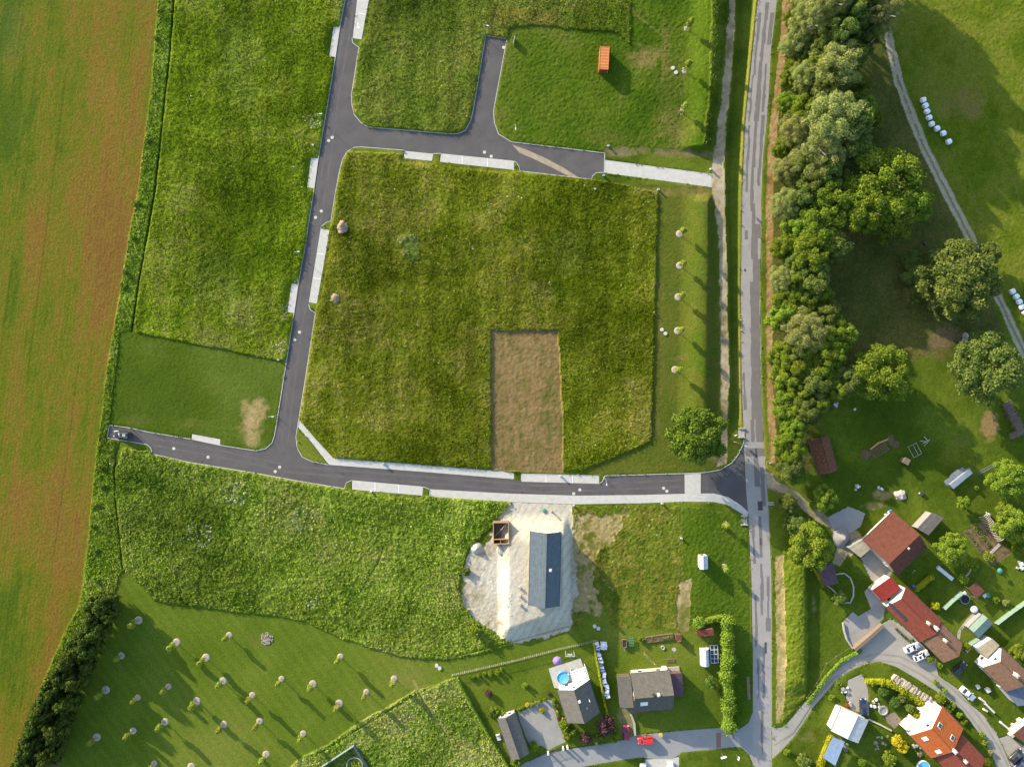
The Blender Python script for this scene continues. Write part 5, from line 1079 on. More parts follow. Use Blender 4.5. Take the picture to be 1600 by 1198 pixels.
for (x, y, dx_, dy_) in ((0, hd_ / 2, wd + .3, .3), (0, -hd_ / 2, wd + .3, .2), (-wd / 2, 0, .2, hd_), (wd / 2, 0, .2, hd_), (0, -1.6, wd, .2), (-.2, -2.2, .12, 1.1)): mb.box((x, y, 2.16 + .004 * len(mb.v) / 8), (dx_, dy_, .1))
mb.build('top_rail', M['wood'], t); mb = MB(); mb.tube((-wd / 2 + .2, -1.3, .9), (wd / 2 - .3, hd_ / 2 - .2, 2.0), .10, .10, 6); mb.build('beam', M['wood'], t)
mb = MB(); mb.box((0, 0, .05), (wd - .15, hd_ - .15, .06)); mb.build('floor_panel', M['old_wood'], t)
mb = MB(); mb.lathe((0, 0, 0), [(1.25, -.1), (1.25, .5), (1.0, .62), (.3, .7)], 24); o = mb.build('lid_cover', M['sandpile']); o.location = G(783, 859); o.name = 'covered_well'; tag(o, 'white round capped well below the roofless timber box', 'well')
for i, (px, py, lb) in enumerate(((811.5, 917, 'white concrete stub on the sand beside the bungalow, upper'), (812, 930, 'white concrete stub on the sand beside the bungalow, middle'), (812, 943.5, 'white concrete stub on the sand beside the bungalow, lower'))):
    mb = MB(); mb.box((0, 0, .3), (.6, .5, .7)); mb.box((0, 0, .67), (.7, .6, .08)); mb.tube((0, 0, .7), (0, 0, .95), .05, .05, 6); o = mb.build('concrete_stub', M['pale_stone']); o.location = G(px, py); tag(o, lb, 'concrete block', 'stubs beside the bungalow')
mb = MB(); mb.tube((0, 0, 0), (0, 0, 1.3), .22, .2, 12); mb.tube((0, 0, 1.3), (0, 0, 1.42), .27, .27, 12); o = mb.build('rusty_post', M['old_wood']); o.location = G(862.5, 799); tag(o, 'short brown post on the sand above the bungalow', 'post')
mb = MB(); mb.lathe((0, 0, 0), [(.45, 0), (.5, .3), (.3, .4)], 14, 1, 1.2); o = mb.build('septic_lid', M['plastic_green']); o.location = G(850, 797); tag(o, 'green plastic tank lid on the sand above the bungalow', 'tank lid')
# container
t = thing('shipping_container', G(942.3, 97.5), 'orange steel shipping container standing on the meadow', 'container', None, R(-3))
cl_, cw_, ch_ = 6.06, 2.44, 2.59; om = mat('orange_steel', base(226, 138, 74), .55, .10, .8, spec=.4); rmat = mat('rusty_door', base(150, 62, 52), .6, .2, 2)
mb = MB()
for s_ in (-1, 1):
    n_ = 44; vs = []
    for i in range(n_ + 1):
        y = -cl_ / 2 + cl_ * i / n_; off = .03 if (i // 2) % 2 else -.03
        vs += [(s_ * (cw_ / 2 - .05) + off, y, .1), (s_ * (cw_ / 2 - .05) + off, y, ch_ - .05)]
    mb.add(vs, [(2 * i, 2 * i + 2, 2 * i + 3, 2 * i + 1) for i in range(n_)])
mb.box((0, cl_ / 2 - .04, ch_ / 2), (cw_ - .2, .06, ch_ - .2)); mb.build('side_wall', om, t)
mb = MB(); n_ = 30
vs = []
for i in range(n_ + 1):
    y = -cl_ / 2 + .1 + (cl_ - .2) * i / n_; off = .02 if (i // 2) % 2 else -.01; vs += [(-cw_ / 2 + .05, y, ch_ - .02 + off), (cw_ / 2 - .05, y, ch_ - .02 + off)]
mb.add(vs, [(2 * i, 2 * i + 1, 2 * i + 3, 2 * i + 2) for i in range(n_)]); mb.build('roof', om, t)
mb = MB()
for x in (-1, 1):
    for y in (-1, 1): mb.box((x * (cw_ / 2 - .06), y * (cl_ / 2 - .06), ch_ / 2), (.14, .14, ch_))
    mb.box((x * (cw_ / 2 - .04), 0, ch_ - .02), (.1, cl_ - .27, .12)); mb.box((x * (cw_ / 2 - .04), 0, .08), (.1, cl_ - .27, .16)); mb.box((0, x * (cl_ / 2 - .05), ch_ - .02), (cw_ - .27, .1, .12))
mb.build('corner_frame', om, t)
for s_ in (-1, 1):
    mb = MB(); mb.box((s_ * .57, -cl_ / 2 + .06, ch_ / 2), (1.1, .06, ch_ - .3)); d_ = mb.build('door', rmat, t)
    mb = MB(); [mb.tube((s_ * .57 + k, -cl_ / 2 - .02, .2), (s_ * .57 + k, -cl_ / 2 - .02, ch_ - .2), .02, .02, 6) for k in (-.25, .25)]; mb.build('lock_bar', M['galv'], d_)
# dark house with the pool terrace
tB, roB = gable('house', 'dark grey roofed house with a white pool terrace', 'house', (897, 1077.5), (913.5, 1129.6), (869.5, 1074.7), (919.7, 1058.3), 6.4, 3.2, 'charcoal', 'white_wall', .5, chim=((905.3, 1095.5, .5, .3, 'white_wall'),))
mb = MB()
for (px, py) in ((921, 1094), (902.8, 1109), (917, 1105), (914.6, 1116)):
    q_ = tB.matrix_basis.inverted() @ wpt(px, py, Z1(px, py) + 5.2); mb.tube((q_.x, q_.y, 4.2), (q_.x, q_.y, 5.9), .10, .10, 8)
mb.build('vent_pipe', M['plastic_white'], roB[0])
slab_terr = [(857, 1044), (907, 1028), (918.5, 1058.5), (899, 1077), (872, 1075), (866, 1074)]
o = ring_obj('terrace', slab_terr, M['paving'], 0.25, label='white paved pool terrace behind the dark grey house', cat='terrace')
t = thing('swimming_pool', G(879.4, 1056), 'round above-ground pool with bright blue water on the white terrace', 'pool')
mb = MB(); mb.lathe((0, 0, 0), [(1.62, 0), (1.62, 1.15), (1.5, 1.15), (1.5, .4)], 40); mb.build('pool_wall', mat('pool_liner', base(120, 170, 210), .4, .05, 2), t, True)
wm_ = mat('pool_water', (0.10, 0.42, 0.68, 1), .08, .12, 1.2, spec=.5, bump=.02, bscale=3); mb = MB(); mb.lathe((0, 0, .9), [(1.49, 0), (1.49, .05)], 40); mb.build('water', wm_, t)
mb = MB(); mb.box((1.3, .9, .7), (.06, .5, 1.5), .6); mb.box((1.55, 1.05, .6), (.06, .5, 1.3), .6); [mb.box((1.42, .98, .2 + .3 * k), (.3, .4, .04), .6) for k in range(4)]; mb.build('ladder', M['plastic_white'], t)
t = thing('pergola', G(905, 1051), 'white lattice pergola on the pool terrace', 'pergola', None, R(17))
mb = MB(); [mb.box((x, y, 1.2), (.12, .12, 2.4)) for x in (-2, 2) for y in (-1.9, 1.9)]; mb.build('post', M['white_paint'], t)
mb = MB(); [mb.box((0, y, 2.4), (4.4, .1, .16)) for y in (-1.9, 1.9)]; [mb.box((-2.1 + .42 * k, 0, 2.54), (.16, 4.3, .1)) for k in range(11)]; [mb.box((0, -1.9 + .54 * k, 2.63), (4.4, .2, .05)) for k in range(8)]; mb.build('rafters', M['white_paint'], t)
t = thing('parasol', G(870, 1027.5), 'round lilac parasol on the lawn behind the pool terrace', 'parasol')
mb = MB(); mb.tube((0, 0, 0), (0, 0, 2.4), .03, .03, 8); mb.build('pole', M['galv'], t); mb = MB(); mb.lathe((0, 0, 1.95), [(1.25, 0), (.6, .35), (.03, .55)], 8); mb.build('canopy', mat('lilac_fabric', base(170, 142, 196), .9, .06, 3), t)
mb = MB(); mb.lathe((0, 0, 0), [(.3, 0), (.3, .1), (.1, .14)], 12); mb.build('base', M['concrete'], t)
t = thing('garden_swing', G(890, 1021), 'white metal swing frame on the lawn above the pergola', 'swing')
mb = MB(); [mb.tube((sx * 1.1, sy * .9, 0), (sx * 1.1, 0, 1.9), .04, .04, 6) for sx in (-1, 1) for sy in (-1, 1)]; mb.tube((-1.1, 0, 1.9), (1.1, 0, 1.9), .045, .045, 6); mb.build('frame', M['plastic_white'], t)
mb = MB(); mb.box((0, 0, .5), (1.3, .45, .06)); [mb.tube((x, 0, .5), (x, 0, 1.9), .012, .012, 5) for x in (-.6, .6)]; mb.build('seat', M['plastic_white'], t)
gable('garage', 'long charcoal-roofed garage beside the paved yard', 'garage', (790.2, 1120.7), (812.5, 1185), (776.4, 1121.5), (805, 1112.8), 4.0, 2.7, 'charcoal', 'grey_wall', .3, win=True)
mb = MB(); mb.box((0, 0, .4), (1.0, 1.7, .08)); mb.box((0, .75, .6), (1, .08, .5)); [mb.box((sx * .45, sy * .8, .2), (.08, .08, .4)) for sx in (-1, 1) for sy in (-1, 1)]; o = mb.build('garden_bench', M['plastic_white']); o.location = G(779, 1150); o.rotation_euler.z = .3; tag(o, 'white garden bench on the grass left of the charcoal garage', 'bench')
# picket fence
M['pale_fence'] = mat('grey_fence_wood', base(168, 168, 150), .8, .1, 2)
def picket(name, label, pts, h=1.4, gap=.45, m_='plastic_white', rails=(.35, 1.1), pk=.10, cat='fence'):
    a0 = G(*pts[0]); t = thing(name, a0, label, cat); mb = MB(); mp = MB()
    for a, b in zip(pts[:-1], pts[1:]):
        A3 = G(*a) - a0; B3 = G(*b) - a0; d_ = B3 - A3; L = Vector((d_.x, d_.y, 0)).length; rz = math.atan2(d_.y, d_.x)
        n = max(1, int(L / gap))
        for i in range(n + 1):
            c = A3.lerp(B3, i / n)
            if i % 6 == 0: mp.box((c.x, c.y, c.z + h / 2), (.14, .14, h + .1), rz)
            elif pk: mb.box((c.x, c.y, c.z + h / 2 + .05), (pk, .03, h - .1), rz)
        nseg = max(1, int(L / 3)); nrm = Vector((-math.sin(rz), math.cos(rz), 0)) * .05
        for k in range(nseg):
            c0 = A3.lerp(B3, k / nseg); c1 = A3.lerp(B3, (k + 1) / nseg)
            for r_ in rails: mb.tube(c0 + nrm + Vector((0, 0, r_)), c1 + nrm + Vector((0, 0, r_)), .035, .035, 4)
    mb.build('pickets' if pk else 'rails', M[m_], t).__setitem__('kind', 'stuff'); mp.build('posts', M[m_], t).__setitem__('kind', 'stuff'); return t
picket('picket_fence', 'long pale picket fence along the footpath above the pool garden', [(707, 1052.5), (800, 1031), (870, 1013), (930, 999)], 1.5, .55, m_='pale_fence', rails=(.4, 1.2), pk=.10)
def panel_fence(name, label, pts, h, m_, th=.06, cat='fence', postm='galv'):
    a0 = G(*pts[0]); t = thing(name, a0, label, cat); mb = MB(); mp = MB()
    for a, b in zip(pts[:-1], pts[1:]):
        A3 = G(*a) - a0; B3 = G(*b) - a0; d_ = B3 - A3; L = Vector((d_.x, d_.y, 0)).length; rz = math.atan2(d_.y, d_.x); n = max(1, round(L / 2.5))
        for k in range(n):
            c = A3.lerp(B3, (k + .5) / n); mb.box((c.x, c.y, c.z + h / 2), (L / n - .1, th, h), rz)
            c = A3.lerp(B3, k / n); mp.box((c.x, c.y, c.z + h / 2 + .03), (.1, .1, h + .06), rz)
    c = B3; mp.box((c.x, c.y, c.z + h / 2 + .03), (.1, .1, h + .06), rz)
    mb.build('panels', M[m_], t); mp.build('posts', M[postm], t); return t
M['green_fence'] = mat('green_privacy_strip', base(134, 160, 142), .7, .08, 2); M['blue_fence'] = mat('grey_blue_fence', base(126, 142, 152), .7, .1, 2)
panel_fence('garden_fence', 'tall pale green screen fence, left piece behind the trampoline', [(1471.5, 949), (1485, 936), (1500, 923.5)], 1.9, 'green_fence')
panel_fence('garden_fence', 'tall pale green screen fence running from the green shed to the frame edge', [(1553, 972), (1575, 955), (1602, 936)], 1.9, 'green_fence')
panel_fence('garden_fence', 'short pale green screen fence below the green shed', [(1512, 1004), (1527, 994.5)], 1.8, 'green_fence')
panel_fence('garden_fence', 'grey-blue board fence cornering round the round paddling pool', [(495, 1200), (554, 1161), (588, 1215)], 1.8, 'blue_fence')
picket('wire_fence', 'low wooden rail fence below the sunken lawn', [(1259, 1088), (1275, 1065), (1290, 1035), (1305, 1024), (1326, 1010)], .9, 1.2, 'old_wood', (.75,), 0)
mb = MB(); ribbon(mb, [(1332, 1012), (1350, 997), (1376, 974)], .9, -.2, 1.6, step=20); o = mb.build('retaining_wall', M['old_wood']); tag(o, 'brown topped retaining wall along the grey terrace and yard', 'wall')
mb = MB(); ribbon(mb, [(1316, 972), (1318, 985), (1322, 998), (1331, 1012)], .35, -.3, .6, step=2); o = mb.build('low_wall', M['pale_stone']); tag(o, 'low pale wall curving round the left side of the grey terrace', 'wall')
# grey house
tC, roC = gable('house', 'grey-roofed house with side lean-tos beside the big hedge', 'house', (991, 1091), (1053.3, 1085.5), (984.3, 1052), (999.6, 1111.3), 6.4, 3.3, 'grey', 'cream_wall', .4, chim=((1029, 1085, .6, .35, 'white_wall'), (1021, 1084.5, .4, .4, 'dark_metal')), sky=((1006, 1098, 1.7, 1.2),))
slab_shed('lean_to', 'tiled lean-to on the left of the grey-roofed house', 'lean-to', [(965, 1057), (985.5, 1057), (990, 1105.5), (968.8, 1105.5)], [2.7, 3.1, 3.1, 2.7], 'charcoal', 'timber_wall')
slab_shed('lean_to', 'dark lean-to on the right of the grey-roofed house', 'lean-to', [(1048, 1052.5), (1065.8, 1051), (1068.5, 1086.5), (1054, 1088)], [3.0, 2.5, 2.5, 3.0], 'mauve', 'timber_wall')
mb = MB(); mb.box((0, 0, .15), (3.6, 2.0, .3)); o = mb.build('patio', M['pale_stone']); o.location = G(1051, 1047); o.rotation_euler.z = .1; tag(o, 'beige patio block above the dark lean-to', 'patio')
t = thing('outdoor_oven', G(1037, 1042.5), 'white outdoor fireplace against the grey-roofed house', 'fireplace'); mb = MB(); mb.box((0, 0, .7), (1.2, 1.0, 1.4)); mb.box((0, 0, 1.45), (1.4, 1.2, .12)); mb.build('body', M['white_wall'], t); mb = MB(); mb.box((0, 0, 1.9), (.6, .6, .9)); mb.build('chimney', M['white_wall'], t)
mb = MB(); r5 = random.Random(2); P0 = G(940, 1043)
for k in range(26):
    f_ = k / 25; c = G(930.5 + 19 * f_ + 1.2 * math.sin(k), 1001 + 84 * f_) - P0; mb.box((c.x, c.y, .65 + r5.uniform(-.1, .1)), (1.15 + r5.uniform(-.15, .15), .72, 1.3), .22 + r5.uniform(-.06, .06))
wp = mb.build('woodpile', M['old_wood']); wp.location = P0; tag(wp, 'long woodpile under blue and white sheeting beside the narrow hedge', 'woodpile')
mb = MB(); mc = MB()
for k in range(46):
    f_ = k / 45; c = G(930.5 + 19 * f_ + 1.2 * math.sin(k * .55), 1001 + 84 * f_) - P0; (mb if (k * 7 % 5) < 3 else mc).box((c.x + r5.uniform(-.12, .12), c.y, 1.40 + r5.uniform(-.06, .1)), (1.25 + r5.uniform(-.35, .2), .5 + r5.uniform(-.2, .2), .05), .22 + r5.uniform(-.3, .3))
mb.build('white_sheet', M['plastic_white'], wp); mc.build('blue_sheet', mat('blue_tarpaulin', base(80, 112, 176), .6, .25, 3), wp)
mb = MB(); mb.box((0, 0, .55), (1.7, 1.8, 1.1)); mb.lathe((0, 0, 1.1), [(1.1, 0), (.1, .35)], 4); o = mb.build('covered_crate', M['plastic_white']); o.location = G(942.5, 1007); tag(o, 'white covered crate at the top of the woodpile', 'crate')
t = thing('garden_cart', G(975, 1003), 'brown wooden trailer box on the lawn corner', 'cart'); mb = MB(); mb.box((0, 0, .5), (1.1, 2.0, .08)); [mb.box((sx * .55, 0, .75), (.06, 2.0, .5)) for sx in (-1, 1)]; [mb.box((0, sy, .75), (1.1, .06, .5)) for sy in (-1, 1)]; mb.build('box', M['old_wood'], t)
for s_ in (-1, 1): mb = MB(); mb.tube((s_ * .6, 0, .3), (s_ * .72, 0, .3), .3, .3, 14); mb.build('wheel', M['rubber'], t)
mb = MB(); mb.tube((0, -1, .5), (0, -2.2, .45), .04, .04, 6); mb.build('drawbar', M['galv'], t)
t = thing('cold_frame', G(985.5, 1001), 'green slatted bench frame beside the brown trailer', 'frame'); mb = MB(); [mb.box((x, 0, .7), (.1, 2.2, .1)) for x in (-.5, 0, .5)]; [mb.box((0, y, .75), (1.2, .1, .1)) for y in (-1, -.3, .4, 1)]; [mb.box((x, y, .35), (.1, .1, .7)) for x in (-.5, .5) for y in (-1, 1)]; mb.build('slats', M['plastic_green'], t)
def raised_bed(px, py, L, W_, rz, label, veg=True, n_=60, h=.45):
    t = thing('raised_bed', G(px, py), label, 'raised bed', None, rz); mb = MB()
    for (x, y, a, b) in ((0, W_ / 2, L, .1), (0, -W_ / 2, L, .1), (L / 2, 0, .1, W_ - .1), (-L / 2, 0, .1, W_ - .1)): mb.box((x, y, h / 2), (a, b, h))
    mb.build('boards', M['old_wood'], t); mb = MB(); mb.box((0, 0, h * .4), (L - .12, W_ - .12, h * .8)); mb.build('soil', M['soil'], t)
    if veg:
        r = random.Random(int(px)); v = leaf_cloud([((r.uniform(-L / 2 + .3, L / 2 - .3), r.uniform(-W_ / 2 + .25, W_ / 2 - .25), h), (.25, .25, .3)) for _ in range(n_)], n_ * 14, .16, 4, up=.4)
        link_mesh('plants', cloud_mesh('bed_plants', v, LM['broad']), t)['kind'] = 'stuff'
    return t
raised_bed(1030, 996, 7.2, 1.5, .13, 'long timber raised bed on the grass below the dry plot', True, 12)
raised_bed(1048, 1031, 2.0, .7, .03, 'short pale plank bed on the corner lawn', False, h=.25)
slab_shed('garden_shed', 'small square red-brown roofed hut beside the long raised bed', 'shed', [(1056, 991.5), (1065, 991.5), (1065.5, 1001), (1056.5, 1001)], [1.6, 1.5, 1.5, 1.6], 'maroon', 'timber_wall', .12)
slab_shed('garden_shed', 'long low red-roofed shed against the big hedge', 'shed', [(1088, 985), (1115, 982), (1115.5, 992), (1090, 994)], [2.2, 2.2, 1.9, 1.9], 'red', 'timber_wall', .15)
t = thing('greenhouse', G(1100, 1024), 'arched glass greenhouse beside the big hedge', 'greenhouse', None, R(2)); mb = MB(); n_ = 8; vs = []; mr_ = MB()
for k in range(n_ + 1):
    a = math.pi * k / n_; vs += [(1.15 * math.cos(a), -2.2, .4 + 1.5 * math.sin(a)), (1.15 * math.cos(a), 2.2, .4 + 1.5 * math.sin(a))]
M['polyc'] = mat('polycarbonate', base(208, 222, 232), .15, .05, 2, spec=.6)
mb.add(vs, [(2 * k, 2 * k + 2, 2 * k + 3, 2 * k + 1) for k in range(n_)]); mb.add([vs[2 * k] for k in range(n_ + 1)], [tuple(range(n_ + 1))]); mb.add([vs[2 * k + 1] for k in range(n_ + 1)], [tuple(range(n_ + 1))]); mb.build('glazing', M['polyc'], t)
for yy in (-2.2, -.73, .73, 2.2):
    for k in range(n_):
        a = math.pi * k / n_; b = math.pi * (k + 1) / n_; mr_.tube((1.18 * math.cos(a), yy, .4 + 1.53 * math.sin(a)), (1.18 * math.cos(b), yy, .4 + 1.53 * math.sin(b)), .03, .03, 5)
[mr_.tube((1.18 * math.cos(a), -2.2, .4 + 1.53 * math.sin(a)), (1.18 * math.cos(a), 2.2, .4 + 1.53 * math.sin(a)), .03, .03, 5) for a in (.6, 1.57, 2.54)]; mr_.build('ribs', M['plastic_white'], t)
mb = MB(); mb.box((0, 0, .2), (2.4, 4.5, .45)); mb.build('plinth', M['pale_stone'], t)
t = thing('cold_frame', G(1115, 1020), 'dark glazed cold frames between greenhouse and big hedge', 'cold frame', None, R(2)); mb = MB(); mb.box((0, 0, .3), (2.0, 4.8, .6)); mb.build('box', M['old_wood'], t); mb = MB(); [mb.box((x, y, .62), (.9, 1.1, .03)) for x in (-.49, .49) for y in (-1.75, -.58, .58, 1.75)]; mb.build('lights', M['glass'], t)
mb = MB(); [mb.box((x, 0, .66), (.08, 4.8, .05)) for x in (-.97, 0, .97)]; [mb.box((0, -2.35 + 1.17 * k, .672), (2.0, .08, .05)) for k in range(5)]; mb.build('bars', M['white_paint'], t)
t = thing('clothes_line', G(1006, 1018), 'wooden clothes line posts on the corner lawn', 'clothes line'); mb = MB(); mb.tube((0, 0, 0), (0, 0, 2), .05, .05, 6); mb.tube((2.6, -2.6, 0), (2.6, -2.6, 2), .05, .05, 6); mb.box((0, 0, 2), (.9, .08, .08)); mb.box((2.6, -2.6, 2), (.9, .08, .08)); mb.build('posts', M['wood'], t); mb = MB(); [mb.tube((x, 0, 2.03), (2.6 + x, -2.6, 2.03), .01, .01, 4) for x in (-.4, 0, .4)]; mb.build('lines', M['plastic_white'], t)
mb = MB(); mb.lathe((0, 0, 0), [(.55, 0), (.55, .35), (.4, .35), (.4, .1)], 16); o = mb.build('fire_pit', M['pale_stone']); o.location = G(1035.5, 1011); tag(o, 'round stone fire pit on the corner lawn', 'fire pit')
mb = MB(); mb.lathe((0, 0, 0), [(.6, 0), (.6, .08), (.2, .1)], 16); o = mb.build('stepping_stone', M['pale_stone']); o.location = G(1053, 1014); tag(o, 'flat round stone right of the fire pit', 'stone')
mb = MB(); ribbon(mb, [(986, 1115), (991, 1130), (992, 1147)], .5, -.1, .6); o = mb.build('low_wall', M['pale_stone']); tag(o, 'low pale wall beside the crimson car', 'wall')
mb = MB(); ribbon(mb, [(1168, 1056), (1169, 1075), (1170, 1092)], .8, -.1, .35); o = mb.build('timber_stack', M['old_wood']); tag(o, 'flat stack of grey timber on the verge right of the big hedge', 'timber')
mb = MB(); mb.box((0, 0, .4), (.8, .6, .8)); mb.box((0, 0, .83), (.9, .7, .08)); o = mb.build('grit_bin', mat('yellow_plastic', base(214, 196, 110), .6, .06, 2)); o.location = G(1032, 1146.5); tag(o, 'pale yellow grit bin at the edge of the side road', 'bin')
mb = MB(); mb.box((0, 0, .5), (.9, .7, 1.0)); mb.box((0, 0, 1.04), (1, .8, .1)); o = mb.build('gate_pillar', M['pale_stone']); o.location = G(1147, 1137); tag(o, 'tan stone pillar at the foot of the big hedge', 'pillar')
for i, (px, py) in enumerate(((879.3, 1165.5), (886, 1164), (856, 1173))):
    mb = MB(); mb.box((0, 0, .8), (.4, .4, 1.6)); mb.box((0, 0, 1.65), (.55, .55, .12)); o = mb.build('gate_pillar', M['white_wall']); o.location = G(px, py); tag(o, 'white gate pillar at the paved yard, ' + ('middle one', 'right one', 'left one')[i], 'pillar', 'gate pillars of the paved yard')
picket('iron_fence', 'low iron fence between garage bed and street', [(828, 1186), (842, 1178), (855, 1173)], 1.2, .4, 'dark_metal', (.3, 1.05), .04); picket('iron_gate', 'sliding iron gate closing the paved yard', [(857, 1173), (879, 1166)], 1.3, .3, 'dark_metal', (.2, 1.2), .04, 'gate')
# white hut
tW, _ = gable('garden_hut', 'white hut with a white roof alone on the right lawn', 'hut', (1099, 868.5), (1099.3, 889.5), (1092.5, 869), (1105.8, 869), 2.7, 2.1, 'white', 'white_wall', .12, win=False, ge=.1)
mb = MB(); mb.box((-1.72, 0, .95), (.06, .8, 1.8)); mb.build('door', M['door'], tW)
# barn, red house and the rest of the hamlet
gable('barn', 'big brown-roofed barn with a grey annex', 'barn', (1388.7, 881), (1436.9, 835), (1350, 841), (1402, 898), 6.2, 2.9, 'brown', 'cream_wall', .9, chim=((1419.5, 856.5, .35, .1, 'white_wall'),))
slab_shed('annex', 'grey flat-roofed annex behind the brown-roofed barn', 'annex', [(1433, 825.6), (1457, 800), (1475, 809), (1451, 836)], [3.2, 3.2, 3.0, 3.0], 'felt', 'grey_wall')
slab_shed('garage', 'beige flat-roofed garage at the left corner of the barn', 'garage', [(1326, 856), (1349, 842), (1360.5, 857.5), (1345, 871)], [2.7, 2.7, 2.7, 2.7], 'beige', 'grey_wall', .1)
tE, roE = gable('house', 'long red-roofed house with a dark solar strip', 'house', (1408, 935), (1463.5, 989.7), (1380, 945), (1412.5, 912), 5.8, 3.4, 'red', 'white_wall', .5, panels=(((1389, 943), (1417.5, 968), .75),), chim=((1450, 973, .7, .5, 'chim'), (1463, 981.5, .8, .6, 'white_wall')))
t2, _ = gable('house', 'brown-roofed house end joined to the long red roof', 'house', (1464.5, 991), (1498, 1024.5), (1437.5, 998.5), (1467.5, 969), 5.6, 3.3, 'tan', 'cream_wall', .4, chim=((1476, 1000, .7, .6, 'chim'),))
slab_shed('extension', 'bright red metal-roofed extension at the corner of the long red house', 'extension', [(1362.5, 922), (1392.5, 901), (1408, 919), (1380, 940.5)], [2.9, 3.6, 3.6, 2.9], 'redbright', 'cream_wall', .25)
tF, _ = gable('house', 'white-gabled house with a worn tan roof at the right edge', 'house', (1563, 1033), (1602, 1070.5), (1530.6, 1039.4), (1563, 1009), 7.4, 4.2, 'tan', 'white_wall', .35, chim=((1587, 1054, .9, .7, 'chim'),))
slab_shed('annex', 'beige flat-roofed annex with terraces beside the white gable', 'annex', [(1527, 1012.5), (1550, 997), (1562, 1008), (1542, 1028)], [3.6, 3.6, 3.6, 3.6], 'beige', 'white_wall', .12)
slab_shed('extension', 'grey-blue metal-roofed extension at the right edge below the white-gabled house', 'extension', [(1569, 1078), (1604, 1067), (1634, 1097), (1590, 1103)], [3.8, 4.4, 4.4, 3.8], 'greyblue', 'white_wall', .3)
tG, roG = gable('house', 'orange-roofed house with four roof windows beside the lane', 'house', (1456, 1137.5), (1489, 1173.5), (1421, 1147.5), (1467, 1096), 8.0, 4.6, 'orange', 'white_wall', .4, chim=((1491, 1173, .8, .5, 'white_wall'),), sky=((1446, 1154, .9, 1.2), (1466, 1173.5, .9, 1.2), (1466, 1131, .9, 1.2), (1486, 1150.5, .9, 1.2)))
gable('house', 'red and maroon roofed house joined below the orange roof', 'house', (1490.5, 1175.5), (1528, 1216), (1461, 1184), (1504, 1147), 7.6, 4.4, 'red', 'white_wall', .4, roof2='red', chim=((1508, 1189, .7, .6, 'white_wall'),))
slab_shed('extension', 'white flat-roofed extension on the gable of the orange-roofed house', 'extension', [(1415, 1140), (1430, 1122.5), (1449, 1133), (1440, 1142)], [3.4, 3.4, 3.4, 3.4], 'white', 'white_wall', .1)
slab_shed('extension', 'low pale block between the orange roof and the firewood row', 'extension', [(1441, 1113), (1457, 1099), (1463, 1103), (1452, 1120)], [3.2, 3.2, 3.2, 3.2], 'white', 'white_wall', .1)
gable('workshop', 'workshop with a white sheet roof beside the dark car', 'workshop', (1340.6, 1117.5), (1324, 1154), (1314, 1105), (1358, 1122), 3.9, 3.2, 'white', 'white_wall', .2, win=False)
slab_shed('carport', 'carport with a pale blue sheet roof below the white workshop', 'carport', [(1302, 1151), (1320, 1158), (1305, 1196), (1286, 1183)], [2.8, 2.6, 2.6, 2.8], 'poly', posts=True)
slab_shed('garden_shed', 'mauve-roofed shed under the round yellow-green tree', 'shed', [(1281, 884), (1302, 880), (1310, 911), (1290, 916)], [2.9, 2.6, 2.6, 2.9], 'mauve', 'timber_wall')
gable('old_barn', 'old tile-roofed shed in the shade of the tree belt', 'barn', (1282, 685), (1297, 739), (1266, 689), (1296, 688), 4.2, 2.6, 'old', 'timber_wall', .3, win=False)
gable('garden_shed', 'pale green metal shed joining the green fence', 'shed', (1543, 965.5), (1521, 987.5), (1513.5, 980), (1551, 974), 2.9, 2.3, 'green', 'grey_wall', .12, win=False, ge=.1)
slab_shed('garden_shelter', 'brown flat-roofed garden shelter beside the trampoline', 'shelter', [(1513, 919), (1526.5, 909), (1538, 923), (1525.5, 936)], [2.5, 2.5, 2.4, 2.4], 'maroon', posts=True)
tS, roS, _ = slab_shed('scrap_shed', 'lean-to shed of grey and white metal sheets on the big lawn', 'shed', [(1484, 757), (1515, 732.5), (1520, 739), (1490, 764)], [2.4, 2.4, 2.0, 2.0], 'white', 'grey_wall', .1)
mb = MB(); r6 = random.Random(6)
for k in range(26):
    f_ = r6.random(); g_ = r6.random(); p = wpt(1478 + 30 * f_ - 0 * g_ + 6 * g_ - 1, 750 - 22 * f_ + 7 * g_ + 1, 0); q_ = tS.matrix_basis.inverted() @ p; mb.box((q_.x, q_.y, 1.3 + .35 * g_ + r6.uniform(0, .15)), (r6.uniform(.9, 2.2), r6.uniform(.5, 1.2), .05), math.radians(38) + r6.uniform(-.15, .15))
mb.build('metal_sheets', mat('grey_sheets', base(150, 160, 168), .5, .2, 1.2, metal=.2), tS)
mb = MB(); [mb.box((q, 0, .7), (.06, 4.6, .05), 0) for q in (-.35, .35)]; [mb.box((0, -2.2 + .4 * k, .7), (.7, .05, .05)) for k in range(12)]; o = mb.build('ladder', M['galv']); o.location = G(1537, 733, -.55); o.rotation_euler.z = R(-62); tag(o, 'grey metal ladder lying on the grass right of the scrap shed', 'ladder')
def stack(name, px, py, L, W_, hh, rz, label, m_, n_, rr, seed, cat='firewood'):
    mb = MB(); r = random.Random(seed)
    for k in range(n_):
        x = r.uniform(-L / 2, L / 2); y = r.uniform(-W_ * .18, W_ * .18); mb.box((x, y, r.uniform(.1, hh)), (r.uniform(.12, rr), W_ * r.uniform(.7, 1), r.uniform(.08, .2)), r.uniform(-.2, .2))
    mb.box((0, 0, hh * .4), (L, W_ * .8, hh * .8)); o = mb.build(name, M[m_]); o.location = G(px, py); o.rotation_euler.z = rz; return tag(o, label, cat)
